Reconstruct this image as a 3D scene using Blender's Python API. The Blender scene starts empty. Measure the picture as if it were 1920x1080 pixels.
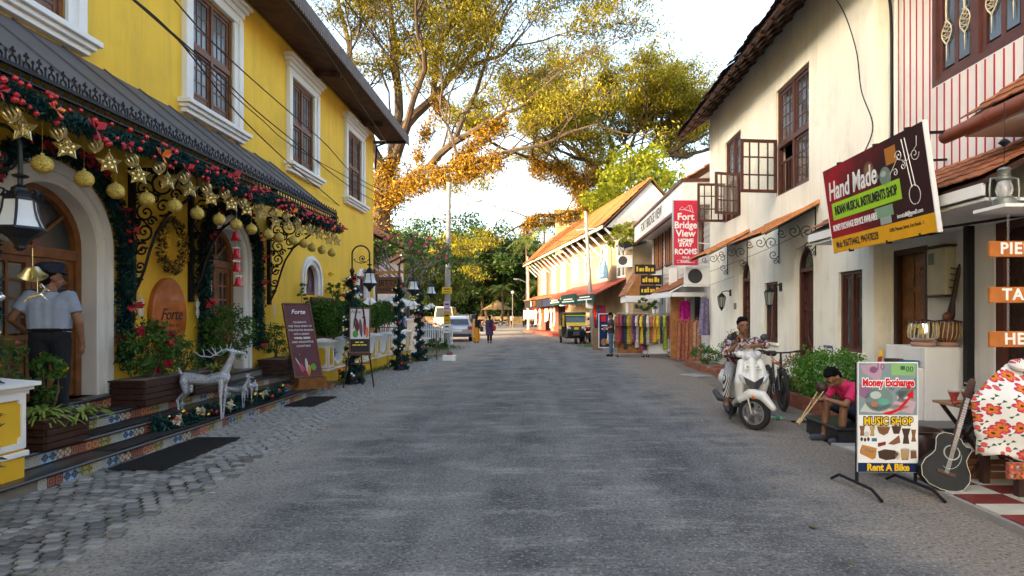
import bpy, bmesh, math, random
import numpy as np
from mathutils import Vector as V, Matrix as MX, Euler
S = bpy.context.scene
C = S.collection
PI = math.pi
rad = math.radians
RN = random.Random(11)
# ------------------------------------------------------------------ camera
F, CX, HY, H0 = 1120.0, 1020.0, 590.0, 1.6        # focal length and principal point in photo pixels, eye height in m
cam_d = bpy.data.cameras.new('camera')
cam = bpy.data.objects.new('camera', cam_d)
C.objects.link(cam)
cam.location = (0, 0, H0)
cam.rotation_euler = (rad(90), 0, 0)
cam_d.sensor_width = 36
cam_d.lens = 36 * F / 1920
cam_d.shift_x = -(CX - 960) / 1920
cam_d.shift_y = (HY - 540) / 1920
cam_d.clip_start = 0.05
cam_d.clip_end = 3000
S.camera = cam
# ------------------------------------------------------------------ sky, sun, exposure
SUN_EL, SUN_DIR = 14.0, V((0.80, 0.60))            # the low afternoon sun shines this way (from behind left)
w = bpy.data.worlds.new('World')
S.world = w
w.use_nodes = True
nt = w.node_tree
sky = nt.nodes.new('ShaderNodeTexSky')
sky.sky_type = 'NISHITA'
sky.sun_disc = False
sky.sun_elevation = rad(SUN_EL)
sky.sun_rotation = math.atan2(-SUN_DIR.x, -SUN_DIR.y)
sky.altitude = 0
sky.air_density = 1.0
sky.dust_density = 3.0
sky.ozone_density = 1.0
nt.links.new(sky.outputs[0], nt.nodes['Background'].inputs[0])
nt.nodes['Background'].inputs[1].default_value = 0.15
sd = bpy.data.lights.new('sun', 'SUN')
sd.energy = 2.0
sd.angle = rad(0.55)
sd.color = (1.0, 0.80, 0.52)
sun = bpy.data.objects.new('sun', sd)
C.objects.link(sun)
sun.location = (-30, -20, 40)
ce = math.cos(rad(SUN_EL))
sun.rotation_euler = V((SUN_DIR.x * ce, SUN_DIR.y * ce, -math.sin(rad(SUN_EL)))).to_track_quat('-Z', 'Y').to_euler()
S.view_settings.view_transform = 'Standard'
S.view_settings.look = 'None'
S.view_settings.exposure = 2.75
S.view_settings.use_white_balance = True
S.view_settings.white_balance_temperature = 7000
S.view_settings.white_balance_tint = 11
S.view_settings.gamma = 1
S.view_settings.use_curve_mapping = False
S.cycles.max_bounces = 6
S.cycles.diffuse_bounces = 3
S.cycles.glossy_bounces = 3
S.cycles.transmission_bounces = 4
S.cycles.transparent_max_bounces = 6
def P(px, py, y):
 """world point at distance y along the street that the survey of the photograph puts at (px, py)"""
 return V(((px - CX) * y / F, y, H0 + (HY - py) * y / F))
# ------------------------------------------------------------------ mesh helpers
class MB:
 def __init__(s):
  s.v = []; s.f = []; s.m = []; s.mi = 0
 def add(s, vs, fs):
  o = len(s.v)
  s.v += [tuple(v) for v in vs]
  s.f += [[i + o for i in f] for f in fs]
  s.m += [s.mi] * len(fs)
  return s
 def box(s, x0, x1, y0, y1, z0, z1, T=None):
  vs = [(x, y, z) for z in (z0, z1) for y in (y0, y1) for x in (x0, x1)]
  if T is not None: vs = [T @ V(v) for v in vs]
  return s.add(vs, [(0, 2, 3, 1), (4, 5, 7, 6), (0, 1, 5, 4), (2, 6, 7, 3), (0, 4, 6, 2), (1, 3, 7, 5)])
 def bx(s, c, d, T=None):
  return s.box(c[0]-d[0]/2, c[0]+d[0]/2, c[1]-d[1]/2, c[1]+d[1]/2, c[2]-d[2]/2, c[2]+d[2]/2, T)
 def bar(s, p0, p1, wd, dp, up=(0, 0, 1)):
  """a square-section bar from p0 to p1"""
  p0, p1 = V(p0), V(p1); d = (p1 - p0); L = d.length; d.normalize()
  u = V(up); a = d.cross(u)
  if a.length < 1e-4: a = d.cross(V((1, 0, 0)))
  a.normalize(); b = a.cross(d).normalized()
  vs = []
  for q in (p0, p1):
   for i, j in ((-1, -1), (1, -1), (1, 1), (-1, 1)):
    vs.append(q + a * (i * wd / 2) + b * (j * dp / 2))
  return s.add(vs, [(0, 1, 2, 3), (7, 6, 5, 4), (0, 4, 5, 1), (1, 5, 6, 2), (2, 6, 7, 3), (3, 7, 4, 0)])
 def tube(s, pts, r, n=6, closed=False, cap=True):
  pts = [V(p) for p in pts]
  m = len(pts)
  rs = r if isinstance(r, (list, tuple)) else [r] * m
  vs = []; a = None
  for i, p in enumerate(pts):
   if closed: d = pts[(i+1) % m] - pts[i-1]
   else: d = pts[min(i+1, m-1)] - pts[max(i-1, 0)]
   if d.length < 1e-9: d = V((0, 0, 1))
   d.normalize()
   if a is None:
    a = d.cross(V((0, 0, 1)))
    if a.length < 1e-3: a = d.cross(V((1, 0, 0)))
   else:
    a = a - d * a.dot(d)
    if a.length < 1e-4: a = d.cross(V((.3, .5, .8)))
   a.normalize(); b = d.cross(a)
   for k in range(n):
    t = 2 * PI * k / n
    vs.append(p + (a * math.cos(t) + b * math.sin(t)) * rs[i])
  fs = []
  for i in range(m if closed else m - 1):
   j = (i + 1) % m
   for k in range(n):
    l = (k + 1) % n
    fs.append((i*n+k, i*n+l, j*n+l, j*n+k))
  if cap and not closed:
   fs.append(tuple(range(n))[::-1]); fs.append(tuple((m-1)*n + k for k in range(n)))
  return s.add(vs, fs)
 def cyl(s, p0, p1, r0, r1=None, n=10):
  return s.tube([p0, p1], [r0, r0 if r1 is None else r1], n)
 def lathe(s, prof, c=(0, 0, 0), n=12, T=None, a0=0.0):
  vs = []
  for r, z in prof:
   for k in range(n):
    t = 2 * PI * k / n + a0
    vs.append(V((c[0] + r * math.cos(t), c[1] + r * math.sin(t), c[2] + z)))
  if T is not None: vs = [T @ v for v in vs]
  fs = []
  for i in range(len(prof) - 1):
   for k in range(n):
    l = (k + 1) % n
    fs.append((i*n+k, i*n+l, (i+1)*n+l, (i+1)*n+k))
  fs.append(tuple(range(n))[::-1]); fs.append(tuple((len(prof)-1)*n + k for k in range(n)))
  return s.add(vs, fs)
 def sph(s, c, r, n=8, k=6, T=None):
  if not isinstance(r, (list, tuple)): r = (r, r, r)
  vs = [(c[0], c[1], c[2] - r[2])]; fs = []
  for i in range(1, k):
   a = -PI/2 + PI * i / k
   for j in range(n):
    t = 2 * PI * j / n
    vs.append((c[0] + r[0]*math.cos(a)*math.cos(t), c[1] + r[1]*math.cos(a)*math.sin(t), c[2] + r[2]*math.sin(a)))
  vs.append((c[0], c[1], c[2] + r[2]))
  for j in range(n): fs.append((0, 1 + (j+1) % n, 1 + j))
  for i in range(k - 2):
   for j in range(n):
    l = (j+1) % n
    fs.append((1+i*n+j, 1+i*n+l, 1+(i+1)*n+l, 1+(i+1)*n+j))
  e = len(vs) - 1; o = 1 + (k-2) * n
  for j in range(n): fs.append((e, o + j, o + (j+1) % n))
  if T is not None: vs = [T @ V(v) for v in vs]
  return s.add(vs, fs)
 def prism(s, poly, fn, a, b):
  """poly: 2D outline; fn(u, v, w) -> point; extruded from w=a to w=b"""
  n = len(poly)
  vs = [fn(u, v, a) for u, v in poly] + [fn(u, v, b) for u, v in poly]
  fs = [tuple(range(n))[::-1], tuple(range(n, 2*n))]
  for i in range(n):
   j = (i + 1) % n
   fs.append((i, j, n + j, n + i))
  return s.add(vs, fs)
 def strip(s, A, B, fn, a, b):
  """solid band between the 2D polylines A and B (same length), extruded a..b"""
  for i in range(len(A) - 1):
   s.prism([A[i], A[i+1], B[i+1], B[i]], fn, a, b)
  return s
 def quad(s, *p):
  return s.add(p, [tuple(range(len(p)))])
 def build(s, name, mat, parent=None, smooth=False, bevel=0, world=False, fixn=True):
  me = bpy.data.meshes.new(name)
  vs = s.v
  if world and parent is not None:
   Mi = parent.matrix_basis.inverted()
   vs = [Mi @ V(v) for v in vs]
  me.from_pydata(vs, [], s.f)
  mats = mat if isinstance(mat, (list, tuple)) else [mat]
  for m in mats: me.materials.append(m)
  if len(mats) > 1: me.polygons.foreach_set('material_index', s.m)
  if fixn or bevel:
   bm = bmesh.new(); bm.from_mesh(me)
   if fixn: bmesh.ops.recalc_face_normals(bm, faces=bm.faces)
   if bevel:
    es = [e for e in bm.edges if len(e.link_faces) == 2 and e.calc_face_angle(0) > .5]
    bmesh.ops.bevel(bm, geom=es, offset=bevel, segments=2 if bevel > .012 else 1, affect='EDGES', profile=.6, clamp_overlap=True)
   bm.to_mesh(me); bm.free()
  if smooth: smooth_mesh(me)
  return link(name, me, parent)
def smooth_mesh(me, ang=40):
 me.polygons.foreach_set('use_smooth', [True] * len(me.polygons))
 try: me.set_sharp_from_angle(angle=rad(ang))
 except Exception: pass
def link(name, me, parent=None, loc=(0, 0, 0), rot=(0, 0, 0), scale=None):
 o = bpy.data.objects.new(name, me)
 C.objects.link(o)
 o.location = loc; o.rotation_euler = rot
 if scale: o.scale = scale
 if parent is not None: o.parent = parent
 return o
def tag(o, label=None, cat=None, group=None, kind=None):
 if label: o['label'] = label
 if cat: o['category'] = cat
 if group: o['group'] = group
 if kind: o['kind'] = kind
 return o
def thing(name, label, cat, loc=(0, 0, 0), rz=0, group=None):
 o = bpy.data.objects.new(name, None)
 o.empty_display_size = .1
 C.objects.link(o)
 o.location = loc; o.rotation_euler = (0, 0, rz)
 return tag(o, label, cat, group)
def dup(o, parent=None, label=None):
 c = o.copy(); C.objects.link(c)
 c.parent = parent
 for ch in [x for x in o.children]: dup(ch, c)
 if label: c['label'] = label
 return c
def Rz(a): return MX.Rotation(a, 4, 'Z')
def Rx(a): return MX.Rotation(a, 4, 'X')
def Ry(a): return MX.Rotation(a, 4, 'Y')
def T(x, y, z): return MX.Translation((x, y, z))
def arc(c, r, a0, a1, n, ry=None):
 ry = r if ry is None else ry
 return [(c[0] + r*math.cos(rad(a0 + (a1-a0)*i/n)), c[1] + ry*math.sin(rad(a0 + (a1-a0)*i/n))) for i in range(n + 1)]
def spiral(c, r0, r1, a0, turns, n):
 return [(c[0] + (r0+(r1-r0)*i/n)*math.cos(rad(a0)+turns*2*PI*i/n), c[1] + (r0+(r1-r0)*i/n)*math.sin(rad(a0)+turns*2*PI*i/n)) for i in range(n+1)]
_tc = {}
def text_mesh(body, size, mat, shear=0, bold=0, extrude=.002, align='CENTER', xs=1.0, space=1.0):
 cu = bpy.data.curves.new('lettering', 'FONT')
 cu.body = body; cu.size = size; cu.shear = shear; cu.offset = bold; cu.extrude = extrude
 cu.align_x = align; cu.align_y = 'CENTER'; cu.resolution_u = 3; cu.space_character = space
 o = bpy.data.objects.new('t', cu)
 C.objects.link(o)
 dg = bpy.context.evaluated_depsgraph_get()
 me = bpy.data.meshes.new_from_object(o.evaluated_get(dg))
 bpy.data.objects.remove(o)
 bpy.data.curves.remove(cu)
 if xs != 1.0: me.transform(MX.Diagonal((xs, 1, 1, 1)))
 me.materials.clear(); me.materials.append(mat)
 me.name = 'lettering'
 return me
def letter(body, size, mat, parent, M, name='lettering', **k):
 """lettering whose text plane (x right, y up, z out) is placed by the matrix M in parent space"""
 me = text_mesh(body, size, mat, **k)
 me.transform(M)
 return link(name, me, parent)
def face_cam(x, y, z):                       # text plane that faces -Y (towards the viewer down the street)
 return T(x, y, z) @ Rx(PI/2)
def face_left(x, y, z):                      # text plane that faces -X, reading towards -Y
 return T(x, y, z) @ Rz(-PI/2) @ Rx(PI/2)
def face_right(x, y, z):                     # faces +X, reading towards +Y
 return T(x, y, z) @ Rz(PI/2) @ Rx(PI/2)
# ------------------------------------------------------------------ materials
MATS = {}
def node(nt, t, **kw):
 n = nt.nodes.new(t)
 for k, v in kw.items(): setattr(n, k, v)
 return n
def mat(name, col, rough=.7, metal=0, var=.12, scale=5, bump=0, bscale=60, rnd=0, spec=.4, alpha=1, trans=0, emit=0, sheen=0, coat=0, stain=0, stain_col=(.2, .18, .14), stain_scale=1.3, streak=0):
 if name in MATS: return MATS[name]
 m = bpy.data.materials.new(name); m.use_nodes = True
 nt = m.node_tree; L = nt.links.new
 b = nt.nodes['Principled BSDF']
 b.inputs['Roughness'].default_value = rough
 b.inputs['Metallic'].default_value = metal
 b.inputs['Specular IOR Level'].default_value = spec
 b.inputs['Transmission Weight'].default_value = trans
 b.inputs['Coat Weight'].default_value = coat
 tc = node(nt, 'ShaderNodeTexCoord')
 nz = node(nt, 'ShaderNodeTexNoise'); nz.inputs['Scale'].default_value = scale; nz.inputs['Detail'].default_value = 5
 L(tc.outputs['Object'], nz.inputs['Vector'])
 mr = node(nt, 'ShaderNodeMapRange'); mr.inputs[1].default_value = .3; mr.inputs[2].default_value = .7
 mr.inputs[3].default_value = 1 - var; mr.inputs[4].default_value = 1 + var
 L(nz.outputs['Fac'], mr.inputs[0])
 fac = mr.outputs[0]
 if rnd:
  oi = node(nt, 'ShaderNodeObjectInfo')
  m2 = node(nt, 'ShaderNodeMapRange'); m2.inputs[3].default_value = 1 - rnd; m2.inputs[4].default_value = 1 + rnd
  L(oi.outputs['Random'], m2.inputs[0])
  mm = node(nt, 'ShaderNodeMath', operation='MULTIPLY'); L(fac, mm.inputs[0]); L(m2.outputs[0], mm.inputs[1]); fac = mm.outputs[0]
 vm = node(nt, 'ShaderNodeVectorMath', operation='SCALE')
 vm.inputs[0].default_value = col[:3]
 L(fac, vm.inputs['Scale'])
 out = vm.outputs[0]
 if stain:
  n2 = node(nt, 'ShaderNodeTexNoise'); n2.inputs['Scale'].default_value = stain_scale; n2.inputs['Detail'].default_value = 8; n2.inputs['Roughness'].default_value = .7
  L(tc.outputs['Object'], n2.inputs['Vector'])
  r2 = node(nt, 'ShaderNodeMapRange'); r2.inputs[1].default_value = .52; r2.inputs[2].default_value = .8; r2.inputs[3].default_value = 0; r2.inputs[4].default_value = stain
  L(n2.outputs['Fac'], r2.inputs[0])
  mx = node(nt, 'ShaderNodeMix', data_type='RGBA'); L(r2.outputs[0], mx.inputs[0]); L(out, mx.inputs[6]); mx.inputs[7].default_value = (*stain_col, 1)
  out = mx.outputs[2]
 if streak:
  out = nmix(nt, L, nmath(nt, L, 'MULTIPLY', nnoise(nt, L, tc.outputs['Object'], 1.6, 6, .7, .50, .72, (3.2, 3.2, .22)), streak), out, stain_col)
 L(out, b.inputs['Base Color'])
 if bump:
  nb = node(nt, 'ShaderNodeTexNoise'); nb.inputs['Scale'].default_value = bscale; nb.inputs['Detail'].default_value = 4
  L(tc.outputs['Object'], nb.inputs['Vector'])
  bp = node(nt, 'ShaderNodeBump'); bp.inputs['Strength'].default_value = bump; bp.inputs['Distance'].default_value = .02
  L(nb.outputs['Fac'], bp.inputs['Height']); L(bp.outputs[0], b.inputs['Normal'])
 if emit:
  b.inputs['Emission Color'].default_value = (*col[:3], 1); b.inputs['Emission Strength'].default_value = emit
 MATS[name] = m
 return m
def leafmat(name, c0, c1, trans=.35, rough=.55):
 """leaves: every leaf gets its own tone between c0 and c1"""
 if name in MATS: return MATS[name]
 m = bpy.data.materials.new(name); m.use_nodes = True
 nt = m.node_tree; L = nt.links.new
 b = nt.nodes['Principled BSDF']; b.inputs['Roughness'].default_value = rough; b.inputs['Specular IOR Level'].default_value = .3
 g = node(nt, 'ShaderNodeNewGeometry')
 mx = node(nt, 'ShaderNodeMix', data_type='RGBA'); mx.inputs[6].default_value = (*c0, 1); mx.inputs[7].default_value = (*c1, 1)
 L(g.outputs['Random Per Island'], mx.inputs[0])
 L(mx.outputs[2], b.inputs['Base Color'])
 tr = node(nt, 'ShaderNodeBsdfTranslucent'); L(mx.outputs[2], tr.inputs['Color'])
 ms = node(nt, 'ShaderNodeMixShader'); ms.inputs[0].default_value = trans
 L(b.outputs[0], ms.inputs[1]); L(tr.outputs[0], ms.inputs[2])
 L(ms.outputs[0], nt.nodes['Material Output'].inputs['Surface'])
 MATS[name] = m
 return m
def ramp_mat(name, build, rough=.7, metal=0, bump=0, bscale=60, spec=.4):
 """material whose colour socket comes from build(nt, L, coords)"""
 if name in MATS: return MATS[name]
 m = bpy.data.materials.new(name); m.use_nodes = True
 nt = m.node_tree; L = nt.links.new
 b = nt.nodes['Principled BSDF']; b.inputs['Roughness'].default_value = rough; b.inputs['Metallic'].default_value = metal; b.inputs['Specular IOR Level'].default_value = spec
 tc = node(nt, 'ShaderNodeTexCoord')
 L(build(nt, L, tc.outputs['Object']), b.inputs['Base Color'])
 if bump:
  nb = node(nt, 'ShaderNodeTexNoise'); nb.inputs['Scale'].default_value = bscale; nb.inputs['Detail'].default_value = 4
  L(tc.outputs['Object'], nb.inputs['Vector'])
  bp = node(nt, 'ShaderNodeBump'); bp.inputs['Strength'].default_value = bump; bp.inputs['Distance'].default_value = .02
  L(nb.outputs['Fac'], bp.inputs['Height']); L(bp.outputs[0], b.inputs['Normal'])
 MATS[name] = m
 return m
def nmath(nt, L, op, a, b=None, c=None):
 n = node(nt, 'ShaderNodeMath', operation=op)
 for i, x in enumerate((a, b, c)):
  if x is None: continue
  if isinstance(x, (int, float)): n.inputs[i].default_value = x
  else: L(x, n.inputs[i])
 return n.outputs[0]
def nmix(nt, L, f, a, b):
 mx = node(nt, 'ShaderNodeMix', data_type='RGBA')
 for i, x in ((0, f), (6, a), (7, b)):
  if isinstance(x, tuple): mx.inputs[i].default_value = (*x, 1)
  elif isinstance(x, (int, float)): mx.inputs[i].default_value = x
  else: L(x, mx.inputs[i])
 return mx.outputs[2]
def nnoise(nt, L, co, scale, detail=5, rough=.6, lo=.4, hi=.6, stretch=None):
 n = node(nt, 'ShaderNodeTexNoise'); n.inputs['Scale'].default_value = scale; n.inputs['Detail'].default_value = detail; n.inputs['Roughness'].default_value = rough
 if stretch:
  mp = node(nt, 'ShaderNodeMapping'); mp.inputs['Scale'].default_value = stretch; L(co, mp.inputs['Vector']); co = mp.outputs[0]
 L(co, n.inputs['Vector'])
 r = node(nt, 'ShaderNodeMapRange'); r.inputs[1].default_value = lo; r.inputs[2].default_value = hi
 L(n.outputs['Fac'], r.inputs[0])
 return r.outputs[0]
m_yellow = mat('yellow plaster', (.82, .505, .045), .8, var=.08, scale=.9, bump=.15, bscale=25, stain=.5, stain_col=(.42, .27, .05), stain_scale=.8, streak=.35)
m_white = mat('white painted moulding', (.74, .73, .70), .6, var=.05, scale=3, stain=.25, stain_col=(.45, .42, .37), stain_scale=3)
m_cream = mat('cream lime plaster', (.86, .835, .72), .85, var=.08, scale=.7, bump=.15, bscale=18, stain=.6, stain_col=(.50, .46, .34), stain_scale=.9, streak=.40)
m_wwall = mat('white plaster wall', (.70, .70, .68), .85, var=.06, scale=1, bump=.12, bscale=20, stain=.4, stain_col=(.40, .38, .34), stain_scale=1.1, streak=.35)
m_wood = mat('brown window wood', (.13, .048, .022), .5, var=.35, scale=9, bump=.15, bscale=40)
m_doorwood = mat('polished door wood', (.20, .075, .022), .4, var=.35, scale=7, bump=.1, bscale=40)
m_dkwood = mat('dark stained wood', (.045, .018, .012), .5, var=.3, scale=8, bump=.1)
m_maroon = mat('maroon painted wood', (.085, .028, .020), .45, var=.2, scale=6)
m_soffit = mat('old eave boards', (.085, .04, .02), .75, var=.4, scale=5, bump=.2, bscale=30)
m_fascia = mat('weathered grey fascia', (.11, .085, .075), .8, var=.3, scale=6)
m_black = mat('black iron', (.012, .012, .014), .5, var=.2, spec=.2)
m_iron = mat('cast iron lamp paint', (.022, .026, .032), .4, var=.2, metal=.4)
m_glass = mat('dark window glass', (.035, .042, .048), .08, var=.3, scale=2, spec=.8)
m_glassd = mat('dusty window glass', (.10, .115, .125), .22, var=.25, scale=2, spec=.6)
m_frost = mat('milky lamp glass', (.62, .65, .66), .35, var=.05)
m_slate = mat('polished black granite', (.022, .023, .026), .28, var=.35, scale=14, stain=.3, stain_col=(.07, .065, .06), stain_scale=2)
m_matb = mat('black rubber mat', (.012, .012, .012), .85, var=.2, bump=.6, bscale=120)
m_matbr = mat('brown tread carpet', (.028, .020, .017), .95, var=.2, bump=.4, bscale=200)
m_tile = mat('terracotta roof tile', (.30, .105, .045), .8, var=.3, scale=12, rnd=.28, bump=.2, bscale=50, stain=.4, stain_col=(.10, .06, .04), stain_scale=4)
m_tileor = mat('orange roof tile', (.55, .21, .075), .75, var=.22, scale=10, rnd=.2, bump=.2, bscale=50, stain=.3, stain_col=(.16, .07, .03), stain_scale=4)
m_tiledk = mat('mossy dark roof tile', (.075, .05, .042), .9, var=.4, scale=9, rnd=.35, bump=.3, bscale=40)
m_gold = mat('gold glitter', (.62, .44, .10), .32, var=.5, scale=90, metal=.85, bump=.8, bscale=160)
m_goldp = mat('pale gold', (.62, .52, .26), .3, var=.2, metal=.8)
m_goldb = mat('shiny gold bauble', (.75, .50, .08), .15, var=.1, metal=.9)
m_silver = mat('silver tinsel', (.62, .64, .68), .3, var=.45, scale=60, metal=.85, bump=1.0, bscale=90)
m_silverb = mat('silver bauble', (.75, .75, .78), .18, metal=.85)
m_red = mat('red bauble', (.50, .012, .02), .25, var=.15, spec=.6)
m_redc = mat('red ribbon', (.42, .015, .025), .6, var=.3)
m_orangec = mat('orange ribbon', (.75, .16, .02), .5, var=.2)
m_asph = None
m_hedge = leafmat('hedge leaves', (.028, .085, .012), (.085, .20, .025), .25)
m_green = leafmat('garden leaves', (.030, .085, .015), (.10, .20, .035), .3)
m_needle = leafmat('tinsel fir needles', (.004, .030, .026), (.016, .075, .066), .1)
m_petalr = leafmat('red petals', (.40, .005, .03), (.60, .02, .08), .3)
m_petaly = leafmat('yellow petals', (.75, .48, .02), (.85, .60, .04), .3)
m_petalp = leafmat('pink petals', (.55, .05, .12), (.75, .15, .22), .3)
m_varieg = leafmat('variegated leaves', (.14, .24, .03), (.42, .48, .12), .3)
m_bark = mat('tree bark', (.10, .068, .045), .95, var=.4, scale=3, bump=.5, bscale=10)
m_twig = mat('garden twig', (.13, .085, .05), .9, var=.3)
m_skin = mat('brown skin', (.23, .105, .055), .5, var=.08, scale=8)
m_hair = mat('black hair', (.006, .005, .005), .8, var=.3, scale=50, bump=.5, bscale=120, spec=.08)
m_wpaint = mat('white paint', (.78, .78, .76), .5, var=.04)
m_steel = mat('brushed steel', (.50, .50, .50), .35, metal=.9)
m_chrome = mat('chrome', (.75, .75, .75), .12, metal=1)
m_rubber = mat('tyre rubber', (.018, .017, .016), .85, var=.25, bump=.2, bscale=40)
m_concrete = mat('grey concrete', (.30, .29, .27), .9, var=.2, scale=3, bump=.3, bscale=30, stain=.5, stain_col=(.12, .11, .10))
m_ink = mat('black ink', (.010, .010, .012), .6, var=.05)
m_whiteink = mat('white print', (.80, .80, .78), .5, var=.03)
# ------------------------------------------------------------------ ground, road, pavement
def earth_col(nt, L, co):
 a = nnoise(nt, L, co, .9, 8, .7, .35, .65)
 c = nmix(nt, L, a, (.13, .105, .08), (.24, .20, .155))
 g = nnoise(nt, L, co, 30, 4, .7, .5, .75)
 return nmix(nt, L, g, c, (.08, .07, .06))
m_earth = ramp_mat('trodden earth', earth_col, .95, bump=.5, bscale=25)
def asph_col(nt, L, co):
 big = nnoise(nt, L, co, 1.1, 10, .78, .36, .64)
 c = nmix(nt, L, big, (.066, .066, .067), (.190, .182, .172))
 lon = nnoise(nt, L, co, .45, 5, .6, .45, .65, (2.8, .30, 1))
 c = nmix(nt, L, nmath(nt, L, 'MULTIPLY', lon, .40), c, (.30, .285, .26))
 lat = nnoise(nt, L, co, 1.5, 10, .80, .52, .60, (.6, 1.7, 1))
 c = nmix(nt, L, nmath(nt, L, 'MULTIPLY', lat, .55), c, (.34, .318, .28))
 # trodden dust near the road edges
 sx = node(nt, 'ShaderNodeSeparateXYZ'); L(co, sx.inputs[0])
 wob = nnoise(nt, L, co, 1.1, 6, .7, .2, .8)
 ax = nmath(nt, L, 'ABSOLUTE', nmath(nt, L, 'SUBTRACT', sx.outputs[0], .1))
 e = node(nt, 'ShaderNodeMapRange'); e.inputs[1].default_value = 1.9; e.inputs[2].default_value = 3.3
 L(nmath(nt, L, 'ADD', ax, nmath(nt, L, 'MULTIPLY', nmath(nt, L, 'SUBTRACT', wob, .5), 1.5)), e.inputs[0])
 c = nmix(nt, L, nmath(nt, L, 'MULTIPLY', e.outputs[0], .65), c, (.38, .33, .265))
 e2 = node(nt, 'ShaderNodeMapRange'); e2.inputs[1].default_value = 2.2; e2.inputs[2].default_value = 3.3
 L(nmath(nt, L, 'ADD', sx.outputs[0], nmath(nt, L, 'MULTIPLY', nmath(nt, L, 'SUBTRACT', wob, .5), 1.7)), e2.inputs[0])
 c = nmix(nt, L, nmath(nt, L, 'MULTIPLY', e2.outputs[0], .75), c, (.225, .175, .130))
 # aggregate: dark pits and pale chips
 pit = nnoise(nt, L, co, 30, 4, .75, .52, .60)
 c = nmix(nt, L, nmath(nt, L, 'MULTIPLY', pit, .62), c, (.030, .030, .032))
 chip = nnoise(nt, L, co, 38, 3, .6, .56, .64)
 c = nmix(nt, L, nmath(nt, L, 'MULTIPLY', chip, .45), c, (.46, .44, .41))
 oil = nnoise(nt, L, co, .75, 5, .75, .66, .74, (1, .6, 1))
 return nmix(nt, L, nmath(nt, L, 'MULTIPLY', oil, .9), c, (.045, .042, .040))
m_asph = ramp_mat('worn asphalt', asph_col, .88, bump=.55, bscale=70, spec=.25)
b = MB(); b.quad((-900, -300, -.03), (900, -300, -.03), (900, 1500, -.03), (-900, 1500, -.03))
tag(b.build('ground', m_earth, fixn=False), kind='structure')
edges = [(-14, -3.5, 3.5), (3, -3.5, 3.5), (6, -3.5, 3.5), (8, -3.5, 3.55), (11, -3.5, 4.0), (14, -3.5, 4.35), (21, -3.5, 4.4), (24, -3.7, 3.9), (29, -4.7, 3.3), (40, -10, 2.6), (57, -20, -.4), (60, -60, 40), (120, -80, 80)]
b = MB()
for (y0, a0, c0), (y1, a1, c1) in zip(edges, edges[1:]):
 b.quad((a0, y0, 0), (c0, y0, 0), (c1, y1, 0), (a1, y1, 0))
tag(b.build('road', m_asph, fixn=False), kind='structure')
b = MB(); b.quad((-11.5, 55.6, .004), (-1.0, 55.2, .004), (-1.0, 55.4, .004), (-11.5, 55.8, .004))
tag(b.build('road_marking', mat('worn road paint', (.62, .60, .55), .8, var=.3), fixn=False), kind='structure')
# cobbled pavement in front of the steps: a bed of earth with single setts
m_bed = mat('pavement joint earth', (.018, .016, .013), .95, var=.4, scale=8, bump=.4)
m_sett = mat('granite sett', (.20, .190, .176), .75, var=.35, scale=14, rnd=.5, bump=.35, bscale=45, stain=.3, stain_col=(.10, .09, .075), stain_scale=6)
b = MB(); b.quad((-4.62, 1, .002), (-3.24, 1, .002), (-3.36, 22.5, .002), (-4.95, 22.5, .002))
pave = tag(b.build('pavement', m_bed, fixn=False), kind='structure')
def sett_mesh(i):
 r = random.Random(i); b = MB()
 hx, hy = 0.059 * r.uniform(.84, 1.04), .0445 * r.uniform(.82, 1.02)
 lo = [(sx*hx*r.uniform(.86, 1.0), sy*hy*r.uniform(.84, 1.0)) for sx, sy in ((-1, -1), (1, -1), (1, 1), (-1, 1))]
 vs = [(x, y, -.01) for x, y in lo] + [(x, y, .009) for x, y in lo] + [(x*.95, y*.94, .012 + r.uniform(-.002, .003)) for x, y in lo]
 fs = [(8, 9, 10, 11)]
 for k in (0, 4):
  for j in range(4): fs.append((k+j, k+(j+1) % 4, k+4+(j+1) % 4, k+4+j))
 b.add(vs, fs)
 me = bpy.data.meshes.new('cobblestone'); me.from_pydata(b.v, [], b.f); me.materials.append(m_sett)
 return me
sett = [sett_mesh(i) for i in range(9)]
rest = MB(); n_set = 0; y = 3.3; row = 0
while y < 22.3:
 x = -4.55 - (.3 if y > 13 else 0) + (row % 2) * .06
 xr = -3.06 - .006 * max(0, y - 3) + RN.uniform(-.10, .05)
 while x < xr:
  fan = .10 * abs(math.sin((x + 4.6) * PI / 1.05)) * (1 if x > -4.6 else .5)
  px, py = x + RN.uniform(-.008, .008), y + fan + RN.uniform(-.008, .008)
  slope = math.cos((x + 4.6) * PI / 1.05) * (1 if math.sin((x + 4.6) * PI / 1.05) > 0 else -1)
  rz = .18 * slope + RN.uniform(-.08, .08)
  me = RN.choice(sett)
  vis = px / py * F + CX > -12 and 590 + 1792 / py < 1095
  if vis and n_set < 300 and py < 9:
   link('cobblestone', me, pave, (px, py, .004 + RN.uniform(-.004, .006)), (RN.uniform(-.04, .04), RN.uniform(-.04, .04), rz)); n_set += 1
  elif px / py * F + CX > -60:
   Tm = T(px, py, .004 + RN.uniform(-.004, .006)) @ Rz(rz) @ Rx(RN.uniform(-.04, .04))
   rest.add([Tm @ v.co for v in me.vertices], [tuple(p.vertices) for p in me.polygons])
  x += .128
 y += .100; row += 1
tag(rest.build('cobblestones_beyond', m_sett, pave, fixn=False), kind='stuff')
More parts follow.
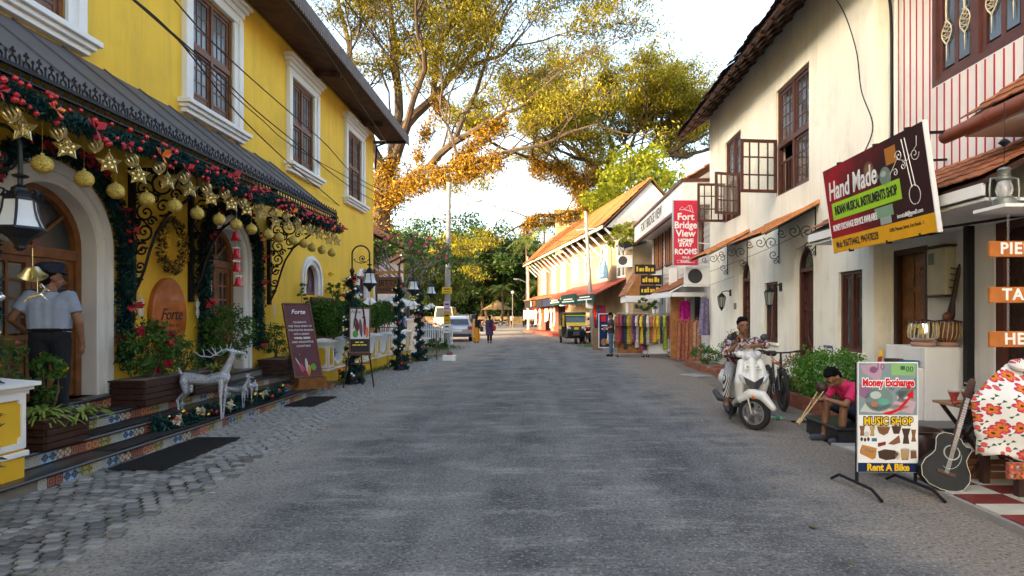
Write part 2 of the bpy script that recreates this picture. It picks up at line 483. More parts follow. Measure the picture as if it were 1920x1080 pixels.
# grass tufts and weeds along the garden wall and the road edge
def tufts(spots, n, h, name, m, lab):
 v = []; f = []
 for k in range(n):
  x, y, sx, sy = RN.choice(spots)
  cx, cy = RN.gauss(x, sx), RN.gauss(y, sy)
  a = RN.uniform(0, 2*PI); hh = h * RN.uniform(.4, 1.2); wd = .006 + hh*.05
  dx, dy = math.cos(a), math.sin(a); lx, ly = RN.uniform(-.6, .6)*hh, RN.uniform(-.6, .6)*hh
  o = len(v)
  v += [(cx-dx*wd, cy-dy*wd, .003), (cx+dx*wd, cy+dy*wd, .003), (cx+lx, cy+ly, hh)]
  f.append((o, o+1, o+2))
 me = bpy.data.meshes.new(name); me.from_pydata(v, [], f); me.materials.append(m)
 return tag(link(name, me), lab, 'grass', kind='stuff')
m_grass = leafmat('grass blades', (.05, .10, .015), (.13, .20, .04), .2)
tufts([(-4.72, 14.5, .07, .8), (-4.7, 17, .08, 1), (-4.6, 19.5, .15, .8), (-4.4, 21.3, .25, .7), (-4.8, 27, .5, 1.4), (-4.9, 29, .4, .6), (2.4, 30.3, .3, .5)], 2600, .13, 'grass', m_grass, 'short weeds along the foot of the yellow garden wall')
# ------------------------------------------------------------------ wall with openings
def wall_faces(mb, u0, u1, v0, v1, ops, fn, depth, n=14):
 """wall sheet u0..u1 by v0..v1; ops = (ua, ub, va, vb, rise): openings with reveals, rise > 0 gives an arched head"""
 cur = u0
 for ua, ub, va, vb, rise in sorted(ops):
  if ua > cur: mb.quad(fn(cur, v0, 0), fn(ua, v0, 0), fn(ua, v1, 0), fn(cur, v1, 0))
  if va > v0: mb.quad(fn(ua, v0, 0), fn(ub, v0, 0), fn(ub, va, 0), fn(ua, va, 0))
  c, hw = (ua + ub) / 2, (ub - ua) / 2
  head = [(c - hw*math.cos(PI*i/n), vb - rise + rise*math.sin(PI*i/n)) for i in range(n+1)] if rise else [(ua, vb), (ub, vb)]
  for (a, p), (q, r) in zip(head, head[1:]):
   mb.quad(fn(a, p, 0), fn(q, r, 0), fn(q, v1, 0), fn(a, v1, 0))
  out = [(ua, va)] + head + [(ub, va)]
  for i in range(len(out)):
   (a, p), (q, r) = out[i], out[(i+1) % len(out)]
   mb.quad(fn(a, p, 0), fn(q, r, 0), fn(q, r, depth), fn(a, p, depth))
  cur = ub
 if cur < u1: mb.quad(fn(cur, v0, 0), fn(u1, v0, 0), fn(u1, v1, 0), fn(cur, v1, 0))
def arch_line(c, hw, v0, vs, rise, n=20):
 return [(c - hw, v0)] + [(c - hw*math.cos(PI*i/n), vs + rise*math.sin(PI*i/n)) for i in range(n+1)] + [(c + hw, v0)]
# ------------------------------------------------------------------ the yellow building
XL = -5.6
def yl(u, v, w): return V((XL - w, u, v))            # u along the street, v up, w into the wall
yb = thing('yellow_building', 'long two-storey yellow building with white window surrounds and brown eaves', 'building', (XL - 4, 4, 0))
W_UP = [-1.15, 2.6, 6.35, 10.10, 13.85, 17.60]
mb = MB()
wall_faces(mb, -12, 19.6, 3.9, 7.62, [(c - .63, c + .63, 4.93, 6.86, 0) for c in W_UP], yl, .28)  # wall runs on unseen behind the camera to shade the right-hand houses
wall_faces(mb, -12, 19.6, 0, 3.9, [(6.75 - .72, 6.75 + .72, .6, 3.12, .72), (10.55 - .56, 10.55 + .56, .6, 3.14, .56), (14.35 - .42, 14.35 + .42, 2.07, 2.82, .42), (18.35 - .42, 18.35 + .42, 2.07, 2.82, .42)], yl, .35)
mb.quad((XL, 19.6, 0), (XL - 9, 19.6, 0), (XL - 9, 19.6, 7.62), (XL, 19.6, 7.62))
mb.quad((XL, -12, 0), (XL - 9, -12, 0), (XL - 9, -12, 7.62), (XL, -12, 7.62))
mb.quad((XL - 9, -12, 0), (XL - 9, 19.6, 0), (XL - 9, 19.6, 7.62), (XL - 9, -12, 7.62))
mb.build('wall', m_yellow, yb, world=True)
def window_frame_white(c):
 mb = MB()
 for d, wd, pr in ((0, .13, .05), (.11, .13, .09)):          # stepped side mouldings
  for s in (-1, 1):
   a = c + s * (.63 + d); q = c + s * (.63 + d + wd)
   mb.box(XL - .02, XL + pr, min(a, q), max(a, q), 4.93, 6.95)
 for z0, z1, hw, pr in ((6.862, 7.02, .865, .07), (7.02, 7.12, .90, .10), (7.12, 7.20, .95, .15), (7.20, 7.27, 1.0, .20)):
  mb.box(XL - .02, XL + pr, c - hw, c + hw, z0, z1)
 o = mb.build('window_surround', m_white, yb, world=True, bevel=.008)
 mb = MB()
 for z0, z1, hw, pr in ((4.86, 4.93, .98, .20), (4.80, 4.86, .94, .15), (4.73, 4.80, .90, .10)):
  mb.box(XL - .02, XL + pr, c - hw, c + hw, z0, z1)
 s = mb.build('sill', m_white, o, bevel=.006)
 s.parent = o; s.matrix_parent_inverse = o.matrix_basis.inverted()
 for v in s.data.vertices: v.co = yb.matrix_basis.inverted() @ v.co
 return o
pane_cache = {}
def pane(parent, x, y0, y1, z0, z1, m=m_glassd):
 """a pane of glass in the plane x (parent space), one object, mesh shared by size"""
 k = (round(y1-y0, 3), round(z1-z0, 3), m.name)
 if k not in pane_cache:
  b = MB(); b.box(-.004, .004, -(y1-y0)/2, (y1-y0)/2, -(z1-z0)/2, (z1-z0)/2)
  me = bpy.data.meshes.new('pane'); me.from_pydata(b.v, [], b.f); me.materials.append(m); pane_cache[k] = me
 return link('pane', pane_cache[k], parent, (x, (y0+y1)/2, (z0+z1)/2), (0, 0, RN.uniform(-.01, .01)))
def casement(parent, x, y0, y1, z0, z1, cols, rows, m, panel=0, st=.055, gb=.018, panes=True, name='casement', th=.045, gm=m_glassd):
 """one glazed leaf in the plane x of parent space: stiles, rails, glazing bars, optional bottom panel, panes"""
 mb = MB()
 zb = z0 + st + panel
 mb.box(x - th/2, x + th/2, y0, y0 + st, z0, z1); mb.box(x - th/2, x + th/2, y1 - st, y1, z0, z1)
 mb.box(x - th/2 + .002, x + th/2 - .002, y0 + st, y1 - st, z1 - st, z1)
 mb.box(x - th/2 + .002, x + th/2 - .002, y0 + st, y1 - st, z0, z0 + st)
 if panel:
  mb.box(x - th/4, x + th/4, y0 + st, y1 - st, z0 + st, zb)
  mb.box(x - th/2 + .002, x + th/2 - .002, y0 + st, y1 - st, zb, zb + st*.8); zb += st*.8
 iw, ih = (y1 - y0 - 2*st), (z1 - st - zb)
 for i in range(1, cols):
  yy = y0 + st + iw*i/cols; mb.box(x - th/3, x + th/3, yy - gb/2, yy + gb/2, zb, z1 - st)
 for j in range(1, rows):
  zz = zb + ih*j/rows; mb.box(x - th/3 + .002, x + th/3 - .002, y0 + st, y1 - st, zz - gb/2, zz + gb/2)
 o = mb.build(name, m, parent)
 if panes:
  for i in range(cols):
   for j in range(rows):
    pane(o, x, y0 + st + iw*i/cols + gb/2, y0 + st + iw*(i+1)/cols - gb/2, zb + ih*j/rows + gb/2, zb + ih*(j+1)/rows - gb/2, gm)
 else:
  pane(o, x, y0 + st, y1 - st, zb, z1 - st, gm)
 return o
for c in W_UP[1:]:
 window_frame_white(c)
 lx, ly = XL - yb.location.x, c - yb.location.y
 mb = MB()
 for s in (-1, 1): mb.box(lx - .10, lx - .02, ly + s*.60 - .03, ly + s*.60 + .03, 4.93, 6.86)
 mb.box(lx - .102, lx - .022, ly - .57, ly + .57, 6.79, 6.86); mb.box(lx - .102, lx - .022, ly - .57, ly + .57, 4.93, 4.97)
 mb.box(lx - .102, lx - .012, ly - .57, ly + .57, 5.86, 5.95); mb.box(lx - .104, lx - .008, ly - .035, ly + .035, 4.97, 6.79)
 mb.build('window_frame', m_wood, yb)
 for s in (-1, 1):
  a, q = sorted((ly + s*.036, ly + s*.569))
  casement(yb, lx - .065, a, q, 4.972, 5.858, 3, 3, m_wood, panel=.13, name='window')
  casement(yb, lx - .065, a, q, 5.952, 6.788, 3, 3, m_wood, name='window')
# roof, soffit, fascia; unseen ridge raised to keep direct sun off the cream wall
mb = MB()
mb.add([(-4.62, -12.6, 7.50), (-4.62, 20.25, 7.50), (-10.1, 20.25, 12.8), (-10.1, -12.6, 12.8), (-15.6, -12.6, 7.5), (-15.6, 20.25, 7.5),
  (-4.62, -12.6, 7.60), (-4.62, 20.25, 7.60), (-10.1, 20.25, 12.92), (-10.1, -12.6, 12.92), (-15.6, -12.6, 7.6), (-15.6, 20.25, 7.6)],
  [(0, 1, 2, 3), (3, 2, 5, 4), (6, 9, 8, 7), (9, 10, 11, 8), (0, 6, 7, 1), (1, 7, 8, 2), (2, 8, 11, 5), (4, 5, 11, 10), (0, 3, 9, 6), (3, 4, 10, 9)])
mb.add([(-5.6, 19.6, 7.62), (-14.6, 19.6, 7.62), (-10.1, 19.6, 12.7)], [(0, 1, 2)])
rf = mb.build('roof', m_tiledk, yb, world=True)
lt = yb.matrix_basis.inverted()
for k, x in enumerate((-5.55, -5.36, -5.17, -4.98, -4.79)):       # boards of the closed eave
 z = 7.505 - (x + 5.55) * .075
 mb = MB(); mb.box(x + .004, x + .186, -12.5, 20.2, z - .02, z, lt)
 mb.build('eave_board', m_soffit, yb)
for y in np.arange(-10, 20, 3.75):
 mb = MB(); mb.bar(lt @ V((-5.6, y + 1.9, 7.40)), lt @ V((-4.9, y + 1.9, 7.36)), .10, .13); mb.bar(lt @ V((-5.57, y + 1.9, 6.95)), lt @ V((-5.57, y + 1.9, 7.34)), .07, .07)
 mb.build('eave_bracket', m_soffit, yb)
mb = MB(); mb.box(-4.62, -4.585, -12.6, 20.3, 7.40, 7.66, lt); mb.box(-10, -4.60, 20.26, 20.30, 7.40, 7.5, lt)
mb.build('fascia', m_fascia, yb)
tooth = MB(); tooth.prism([(-.05, 0), (.05, 0), (.05, -.07), (.03, -.10), (0, -.125), (-.03, -.10), (-.05, -.07)], lambda u, v, w: V((w, u, v)), -.012, .012)
tm = tooth.build('valance_tooth', m_fascia, yb); tm.location = lt @ V((-4.57, 2.0, 7.42))
for y in np.arange(2.115, 20.2, .115):
 o = tm.copy(); C.objects.link(o); o.location = lt @ V((-4.57, y, 7.42))
mb = MB()
mb.tube([lt @ V(p) for p in ((-4.66, 20.1, 7.42), (-5.2, 19.9, 7.35), (-5.52, 19.70, 7.15), (-5.55, 19.66, 6.4))], .035, 8)
mb.build('drain_pipe', m_black, yb, smooth=True)
# doors and arched windows of the yellow building
def arch_trim(c, hw, z0, zs, rise, wd, name='door_surround'):
 mb = MB()
 for d0, d1, pr in ((0, wd*.45, .04), (wd*.40, wd*.75, .085), (wd*.72, wd, .05)):
  A = arch_line(c, hw + d0, z0, zs, rise + d0); B = arch_line(c, hw + d1, z0, zs, rise + d1)
  mb.strip(A, B, lambda u, v, w: V((XL + w, u, v)), -.02 + d0*.01, pr)
 A = arch_line(c, hw - .03, z0, zs, rise - .03); B = arch_line(c, hw + .012, z0, zs, rise + .012)
 mb.strip(A, B, lambda u, v, w: V((XL + w, u, v)), -.33, .03)      # splayed white reveal
 return mb.build(name, m_white, yb, world=True, smooth=True)
def arch_door(c, hw, z0, zs, rise, cols):
 x = XL - .22
 mb = MB()
 A = arch_line(c, hw - .12, z0, zs, rise - .12); B = arch_line(c, hw, z0, zs, rise)
 mb.strip(A, B, lambda u, v, w: V((x + w, u, v)), -.06, .06)
 mb.box(x - .058, x + .07, c - hw + .12, c + hw - .12, zs - .14, zs - .02)
 fr = mb.build('door_frame', m_doorwood, yb, world=True)
 mb = MB()                                            # fanlight glass and its rays
 pts = [(c - (hw - .12)*math.cos(PI*i/16), zs - .02 + (rise - .10)*math.sin(PI*i/16)) for i in range(17)]
 mb.prism(pts, lambda u, v, w: V((x + w, u, v)), -.02, -.01)
 mb.build('fanlight', m_glass, yb, world=True)
 for a in (40, 90, 140):
  mb = MB(); mb.bar((x + .01, c, zs), (x + .01, c + (hw-.1)*math.cos(rad(a)), zs + (rise-.1)*math.sin(rad(a))), .035, .03, (1, 0, 0))
  mb.build('fanlight_bar', m_doorwood, yb, world=True)
 lxx, ly = x - yb.location.x, c - yb.location.y
 h2 = hw - .12
 for s in (-1, 1):
  a, q = sorted((ly + s*.004, ly + s*h2))
  casement(yb, lxx, a, q, z0 + .02, zs - .142, cols, 4, m_doorwood, panel=.62, st=.075, gb=.035, name='door', th=.06, gm=m_glass)
arch_trim(6.75, .72, .6, 2.40, .72, .24); arch_door(6.75, .72, .6, 2.40, .72, 2)
arch_trim(10.55, .56, .6, 2.58, .56, .24); arch_door(10.55, .56, .6, 2.58, .56, 2)
m_stain = [mat('violet glass', (.10, .06, .13), .15, spec=.7), mat('olive glass', (.10, .11, .04), .15, spec=.7), mat('blue glass', (.05, .06, .16), .15, spec=.7)]
for c in (14.35, 18.35):
 arch_trim(c, .42, 2.07, 2.40, .42, .19, 'window_surround')
 mb = MB(); x = XL - .1
 mb.strip(arch_line(c, .35, 2.07, 2.40, .35), arch_line(c, .42, 2.07, 2.40, .42), lambda u, v, w: V((x + w, u, v)), -.04, .04)
 mb.box(x - .041, x + .041, c - .35, c + .35, 2.07, 2.15)
 for a in (62, 118): mb.bar((x, c, 2.12), (x, c + .37*math.cos(rad(a)), 2.40 + .36*math.sin(rad(a))), .035, .04, (1, 0, 0))
 wf = mb.build('window', m_wood, yb, world=True)
 for k, (a0, a1) in enumerate(((0, 62), (62, 118), (118, 180))):
  q = [(c, 2.14)] + [(c + .355*math.cos(rad(a)), 2.40 + .355*math.sin(rad(a))) for a in np.linspace(a0, a1, 6)]
  if k == 0: q.insert(1, (c + .355, 2.14))
  if k == 2: q.append((c - .355, 2.14))
  mb = MB(); mb.prism(q, lambda u, v, w: lt @ V((x + w, u, v)), -.01, .005); mb.build('pane', m_stain[k], wf)
# iron and slate canopy over the entrance
CX0, CX1, CZ0, CZ1, CY0, CY1 = -5.58, -4.22, 4.70, 3.60, .4, 12.15
m_can = mat('grey canopy sheet', (.095, .085, .085), .6, var=.12, scale=2)
n = 18
for k in range(n):
 a, q = CY0 + (CY1-CY0)*k/n, CY0 + (CY1-CY0)*(k+1)/n
 mb = MB(); mb.add([lt @ V(p) for p in ((CX0, a+.004, CZ0), (CX1, a+.004, CZ1), (CX1, q-.004, CZ1), (CX0, q-.004, CZ0), (CX0, a+.004, CZ0-.03), (CX1, a+.004, CZ1-.03), (CX1, q-.004, CZ1-.03), (CX0, q-.004, CZ0-.03))],
  [(0, 1, 2, 3), (7, 6, 5, 4), (0, 4, 5, 1), (1, 5, 6, 2), (2, 6, 7, 3), (3, 7, 4, 0)])
 mb.build('canopy_panel', m_can, yb)
 mb = MB(); mb.bar(lt @ V((CX0, q, CZ0 + .012)), lt @ V((CX1, q, CZ1 + .012)), .022, .022); mb.build('canopy_seam', m_can, yb)
mb = MB()                                                  # frieze below the cresting: rails with rings between
for z0, z1 in ((3.56, 3.59), (3.37, 3.395), (3.48, 3.495)): mb.box(CX1 + .0, CX1 + .04, CY0, CY1, z0, z1, lt)
mb.box(CX1 - .12, CX1 - .002, CY0, CY1, 3.38, 3.395, lt)
for z in (3.435, 3.528):
 for y in np.arange(2.5, CY1, .10):
  mb.tube([lt @ V((CX1 + .02, y + .05 + .045*math.cos(a), z + .04*math.sin(a))) for a in np.linspace(0, 2*PI, 9)[:-1]], .007, 4, True)
for y in np.arange(2.5, CY1, .05): mb.box(CX1 - .10, CX1 - .02, y, y + .022, 3.397, 3.42, lt)
mb.box(CX1, CX1 - 1.35, CY1 - .03, CY1, 3.42, 3.54, lt)
mb.build('canopy_frieze', m_black, yb)
mb = MB()                                                  # one cast finial: loop, stem, trefoil
mb.tube([(0, .055*math.sin(t)*(1 if t < PI else 1), .05 - .05*math.cos(t)) for t in np.linspace(0, 2*PI, 9)[:-1]], .009, 4, True)
mb.tube([(0, -.06, 0), (0, -.03, .07), (0, 0, .10), (0, .03, .07), (0, .06, 0)], .008, 4)
mb.cyl((0, 0, .09), (0, 0, .20), .010, .008, 5)
for dy, dz in ((-.026, .165), (.026, .165), (0, .20)): mb.sph((0, dy, dz), (.012, .021, .021), 5, 4)
fin = mb.build('finial', m_black, yb); fin.location = lt @ V((CX1 + .02, 2.62, 3.59)); fin.scale = (.75, .62, .62)
mb = MB()
mb.cyl((0, 0, 0), (0, 0, .10), .010, .008, 5); mb.sph((0, 0, .115), (.013, .022, .028), 5, 4)
fin2 = mb.build('finial', m_black, yb); fin2.location = lt @ V((CX1 + .02, 2.70, 3.59)); fin2.scale = (.75, .7, .7)
for k, y in enumerate(np.arange(2.80, CY1, .062)):
 o = (fin if k % 2 else fin2).copy(); C.objects.link(o); o.location = lt @ V((CX1 + .02, y, 3.59))
def bracket(y):
 """wrought scroll bracket standing out from the wall under the canopy"""
 mb = MB(); q = lambda u, v: lt @ V((XL + u, y, v))
 mb.box(XL, XL + .07, y - .035, y + .035, 1.80, 3.58, lt); mb.box(XL, CX1, y - .03, y + .03, 3.50, 3.58, lt)
 o = MB()
 edge = [(.05, 1.86), (.12, 2.00), (.20, 2.20), (.27, 2.45), (.36, 2.70), (.52, 2.95), (.78, 3.15), (1.02, 3.35), (1.12, 3.45), (1.12, 3.52)]
 mb.tube([q(*e) for e in edge], .020, 5)
 for c, r, a, t in (((.14, 2.25), .085, 200, 1.3), ((.13, 2.05), .05, 20, 1.2), ((.17, 2.48), .10, 60, 1.4), ((.20, 2.72), .12, 250, 1.4), ((.22, 2.98), .14, 80, 1.5), ((.45, 3.06), .13, 250, 1.5),
      ((.20, 3.30), .14, 300, 1.5), ((.46, 3.36), .17, 120, 1.6), ((.78, 3.40), .17, 260, 1.6), ((.98, 3.52), .09, 0, 1.3), ((.22, 3.54), .09, 150, 1.3), ((.62, 3.58), .07, 90, 1.2),
      ((.30, 2.86), .07, 10, 1.2), ((.10, 2.60), .05, 90, 1.2), ((.10, 2.85), .05, 270, 1.2), ((.10, 3.14), .06, 90, 1.2), ((.34, 3.18), .07, 200, 1.2), ((.62, 3.22), .08, 0, 1.3)):
  pts = spiral(c, r, .012, a, t, 22)
  mb.tube([q(*e) for e in pts], [.017 - .007*i/22 for i in range(23)], 4)
  mb.sph(q(*pts[-1]), (.022, .015, .022), 5, 4)
 for s in ((.07, 2.4, .25, 2.5), (.07, 2.9, .30, 2.75), (.07, 3.25, .42, 3.2), (.3, 3.4, .6, 3.62), (.6, 3.3, .8, 3.62)):
  mb.tube([q(s[0], s[1]), q((s[0]+s[2])/2, (s[1]+s[3])/2 + .05), q(s[2], s[3])], .013, 4)
 return mb.build('bracket', m_black, yb)
for y in (4.6, 8.07, 9.42, 12.1): bracket(y)
# ------------------------------------------------------------------ leaves
NPR = np.random.default_rng(5)
def leaf_mesh(name, pts, size, m, up=.3, aspect=.5, jitter=.35, fold=True):
 """one leaf (two folded triangles each side) at every point of pts (N,3)"""
 pts = np.asarray(pts, float); n = len(pts)
 d = NPR.normal(size=(n, 3)); d /= np.linalg.norm(d, axis=1)[:, None]
 nn = NPR.normal(size=(n, 3)) * (1 - up); nn[:, 2] += up * 2
 s = np.cross(d, nn); s /= np.linalg.norm(s, axis=1)[:, None] + 1e-9
 nn = np.cross(s, d)
 sz = size * (1 + NPR.uniform(-jitter, jitter, (n, 1)))
 a = pts - d * sz * .5; c = pts + d * sz * .5
 l = pts + s * sz * aspect * .5 + nn * sz * .10; r = pts - s * sz * aspect * .5 + nn * sz * .10
 v = np.stack([a, l, c, r], 1).reshape(-1, 3)
 i = np.arange(n) * 4
 f = np.stack([i, i+1, i+2, i+3], 1)
 me = bpy.data.meshes.new(name)
 me.vertices.add(len(v)); me.vertices.foreach_set('co', v.ravel())
 me.loops.add(4*n); me.loops.foreach_set('vertex_index', f.ravel())
 me.polygons.add(n); me.polygons.foreach_set('loop_start', np.arange(n)*4); me.polygons.foreach_set('loop_total', np.full(n, 4))
 me.update(calc_edges=True)
 me.materials.append(m)
 return me
def ball_pts(c, r, n, shell=.6):
 """n points in an ellipsoid, crowded to its outside"""
 d = NPR.normal(size=(n, 3)); d /= np.linalg.norm(d, axis=1)[:, None]
 k = NPR.uniform(shell**3, 1, (n, 1)) ** (1/3)
 return np.asarray(c) + d * k * np.asarray(r)
def clumps(c, r, nc, per, cr, shell=.55):
 cs = ball_pts(c, r, nc, shell)
 return np.concatenate([ball_pts(q, np.array([cr, cr, cr*.8]) * NPR.uniform(.6, 1.2), per, .2) for q in cs])
def lstuff(name, pts, size, m, parent=None, **k):
 return link(name, leaf_mesh(name, pts, size, m, **k), parent)
# ------------------------------------------------------------------ bodies: overlapping tapered limbs fused to one skin
def fuse(name, prims, m, parent, voxel=.012, smooth=5):
 mb = MB()
 for p in prims:
  if p[0] == 'c':                                   # capsule
   _, a, b_, r0, r1 = p; a, b_ = V(a), V(b_)
   mb.tube([a, b_], [r0, r1], 12); mb.sph(a, r0*.995, 12, 8); mb.sph(b_, r1*.995, 12, 8)
  elif p[0] == 'k':                                 # flat-ended cone
   mb.tube([V(p[1]), V(p[2])], [p[3], p[4]], 14)
  elif p[0] == 'e':
   mb.sph((0, 0, 0), p[2], 14, 10, T(*p[1]) @ (p[3] if len(p) > 3 else MX.Identity(4)))
  elif p[0] == 'b':
   mb.bx((0, 0, 0), p[2], T(*p[1]) @ (p[3] if len(p) > 3 else MX.Identity(4)))
 o = mb.build(name, m, parent)
 md = o.modifiers.new('r', 'REMESH'); md.mode = 'VOXEL'; md.voxel_size = voxel; md.use_smooth_shade = True
 if smooth:
  ms = o.modifiers.new('s', 'SMOOTH'); ms.iterations = smooth; ms.factor = .5
 dg = bpy.context.evaluated_depsgraph_get()
 me = bpy.data.meshes.new_from_object(o.evaluated_get(dg))
 o.modifiers.clear(); old = o.data; o.data = me; bpy.data.meshes.remove(old)
 me.name = name
 if not me.materials: me.materials.append(m)
 smooth_mesh(me, 60)
 return o
def lerp(a, b, t): return V(a) * (1-t) + V(b) * t
def hand(wr, d, nrm, side, curl=.5, s=1.0):
 """palm and five bent fingers; d: along the hand, nrm: out of the palm"""
 wr, d, nrm = V(wr), V(d).normalized(), V(nrm).normalized()
 q = d.cross(nrm).normalized() * side
 nrm = q.cross(d).normalized() * side
 out = [('c', wr, wr + d*.03*s, .024*s, .026*s)]
 for k in (-1, 0, 1): out.append(('c', wr + d*.03*s + q*k*.014*s, wr + d*.085*s + q*k*.022*s, .016*s, .014*s))
 for k, L in ((-1.5, .064), (-.5, .078), (.5, .074), (1.5, .058)):
  p0 = wr + d*.085*s + q*k*.019*s
  p1 = p0 + (d*math.cos(curl) + nrm*math.sin(curl)) * L*.5*s
  p2 = p1 + (d*math.cos(curl*2.1) + nrm*math.sin(curl*2.1)) * L*.5*s
  out += [('c', p0, p1, .0095*s, .0088*s), ('c', p1, p2, .0088*s, .0075*s)]
 t0 = wr + d*.03*s - q*.026*s
 t1 = t0 + (d*.7 - q*.6 + nrm*.3).normalized() * .04*s; t2 = t1 + (d*.9 - q*.1 + nrm*.5).normalized() * .03*s
 out += [('c', t0, t1, .012*s, .010*s), ('c', t1, t2, .010*s, .0085*s)]
 return out
def person(root, J, skin, top, bottom, hairm, vox=.012, sleeve=.55, trous=1.0, tucked=True, hem=.0, head_dir=(0, 1, 0), hair='short', hands=((0, 0, -1), (0, 0, -1)), palms=((1, 0, 0), (-1, 0, 0)), curl=.5, shoes=None, bw=1.0, loose=.018, skirt=None, face=True):
 """J: joints in root space (facing +Y): head (centre), neck, chest, pelvis and sh/el/wr/hp/kn/an/to as (left, right) pairs"""
 g = lambda k: V(J[k])
 side = (V(J['sh'][1]) - V(J['sh'][0])).normalized()
 body = []; torso = []
 hd, nk, ch, pv = g('head'), g('neck'), g('chest'), g('pelvis')
 fd = V(head_dir).normalized(); upv = (hd - nk).normalized(); sd_ = fd.cross(upv).normalized(); upv = sd_.cross(fd).normalized()
 HM = MX(((sd_.x, fd.x, upv.x, 0), (sd_.y, fd.y, upv.y, 0), (sd_.z, fd.z, upv.z, 0), (0, 0, 0, 1)))
 hp = lambda x, y, z: hd + sd_*x + fd*y + upv*z
 body += [('e', hp(0, -.008, .025), (.074, .092, .092), HM), ('e', hp(0, .022, -.045), (.055, .062, .068), HM), ('e', hp(0, .050, -.088), (.028, .026, .022), HM),
    ('c', hp(0, .085, .008), hp(0, .105, -.028), .010, .015), ('c', hp(-.014, .096, -.032), hp(.014, .096, -.032), .009, .009),
    ('c', hp(-.02, .078, -.062), hp(.02, .078, -.062), .011, .011), ('c', hp(-.04, .076, .03), hp(.04, .076, .03), .014, .014),
    ('e', hp(-.078, -.01, -.01), (.012, .020, .032), HM), ('e', hp(.078, -.01, -.01), (.012, .020, .032), HM),
    ('c', nk, hp(0, -.015, -.06), .056*bw, .052)]
 for s in (-1, 0, 1):
  a, b_ = pv + side*s*.075*bw, ch + side*s*.085*bw
  torso.append((a, lerp(a, b_, .5), .105*bw, .092*bw)); torso.append((lerp(a, b_, .5), b_, .092*bw, .108*bw))
 for i in (0, 1): torso.append((ch + (V(J['sh'][i]) - ch)*.25, V(J['sh'][i]) + V((0, 0, .005)), .085*bw, .055*bw))
 torso.append((ch, nk, .09*bw, .062*bw))
 body += [('c', a, b_, r0, r1) for a, b_, r0, r1 in torso]
 for i in (0, 1):
  sh, el, wr = V(J['sh'][i]), V(J['el'][i]), V(J['wr'][i])
  body += [('c', sh, el, .050*bw, .040*bw), ('c', el, wr, .039*bw, .026)]
  body += hand(wr, hands[i], palms[i], -1 if i == 0 else 1, curl)
  h, k, an, to = V(J['hp'][i]), V(J['kn'][i]), V(J['an'][i]), V(J['to'][i])
  body += [('c', h, k, .085*bw, .056*bw), ('c', k, lerp(k, an, .4), .052*bw, .054*bw), ('c', lerp(k, an, .4), an, .054*bw, .036)]
  body += [('c', an - V((0, 0, .03)), to, .038, .030)]
 out = {}
 out['body'] = fuse('body', body, skin, root, vox, 4)
 if top:
  sl = []
  for i in (0, 1):
   sh, el, wr = V(J['sh'][i]), V(J['el'][i]), V(J['wr'][i])
   if sleeve <= 1: sl.append(('k', sh, lerp(sh, el, sleeve), .054*bw + loose, .050*bw + loose*1.2)); sl.append(('e', sh, (.052*bw + loose,)*3))
   else: sl += [('e', sh, (.058*bw + loose,)*3), ('c', sh, el, .057*bw + loose*.8, .046*bw + loose*.8), ('k', el, lerp(el, wr, sleeve - 1), .046*bw + loose*.8, .040 + loose*.5)]
  tt = list(torso[:-1])
  if tucked:
   w0 = lerp(pv, ch, .20); tt = [t for t in tt[6:]]
   for s in (-1, 0, 1): tt.append((w0 + side*s*.075*bw, ch + side*s*.085*bw, .098*bw, .108*bw))
  tp = [('c', a, b_, r0 + loose, r1 + loose) for a, b_, r0, r1 in tt] + sl + [('k', ch, lerp(ch, nk, .92), .095*bw + loose, .066*bw + loose*.3)]
  if hem:
   for s in (-1, 0, 1): tp.append(('k', pv + side*s*.07*bw, pv + side*s*.085*bw - V((0, 0, hem)), .11*bw + loose, .115*bw + loose))
  out['shirt'] = fuse('shirt', tp, top, root, vox, 3)
 if bottom:
  bt = []
  for s in (-1, 0, 1): bt.append(('c', pv + side*s*.07*bw, pv + side*s*.07*bw + (ch-pv).normalized()*.07, .114*bw, .112*bw + (.006 if tucked else 0)))
  for i in (0, 1):
   h, k, an = V(J['hp'][i]), V(J['kn'][i]), V(J['an'][i])
   if trous <= 1.0:
    bt += [('c', h, lerp(h, k, .3), .105*bw, .100*bw), ('k', lerp(h, k, .25), lerp(h, k, trous), .103*bw, .088*bw)]
   else:
    bt += [('c', h, k, .100*bw, .074*bw), ('k', k, lerp(k, an, trous - 1), .074*bw, .064*bw)]
  if skirt:
   c0 = pv; bt.append(('k', c0, V((c0.x, c0.y, skirt)), .15, .21))
  out['trousers'] = fuse('skirt' if skirt else 'trousers', bt, bottom, root, vox, 3)
 if shoes:
  for i in (0, 1):
   an, to = V(J['an'][i]), V(J['to'][i]); d = (to - an); d.z = 0; d.normalize()
   mb = [('c', an + V((0, 0, -.045)) - d*.035, to + V((0, 0, 0)), .046, .042)]
   fuse('shoe', mb, shoes, root, vox, 2)
 if hair == 'short':
  hr = [('e', hp(0, -.030, .055), (.082, .088, .080), HM), ('e', hp(0, .012, .096), (.066, .064, .034), HM), ('e', hp(0, -.055, -.01), (.068, .05, .07), HM)]
  for k in range(22):
   a, e = RN.uniform(-PI, PI), RN.uniform(.15, 1.4); hr.append(('e', hp(.078*math.cos(e)*math.sin(a), -.022 + .085*math.cos(e)*math.cos(a)*(.7 if abs(a) < 1.2 else 1), .055 + .075*math.sin(e)), (.022, .022, .020)))
  out['hair'] = fuse('hair', hr, hairm, root, vox*.9, 1)
 elif hair == 'bun':
  hr = [('e', hp(0, -.022, .045), (.086, .096, .085), HM), ('e', hp(0, -.105, -.02), (.05, .045, .055), HM), ('c', hp(0, -.08, -.04), hp(0, -.10, -.16), .05, .03)]
  out['hair'] = fuse('hair', hr, hairm, root, vox*.9, 2)
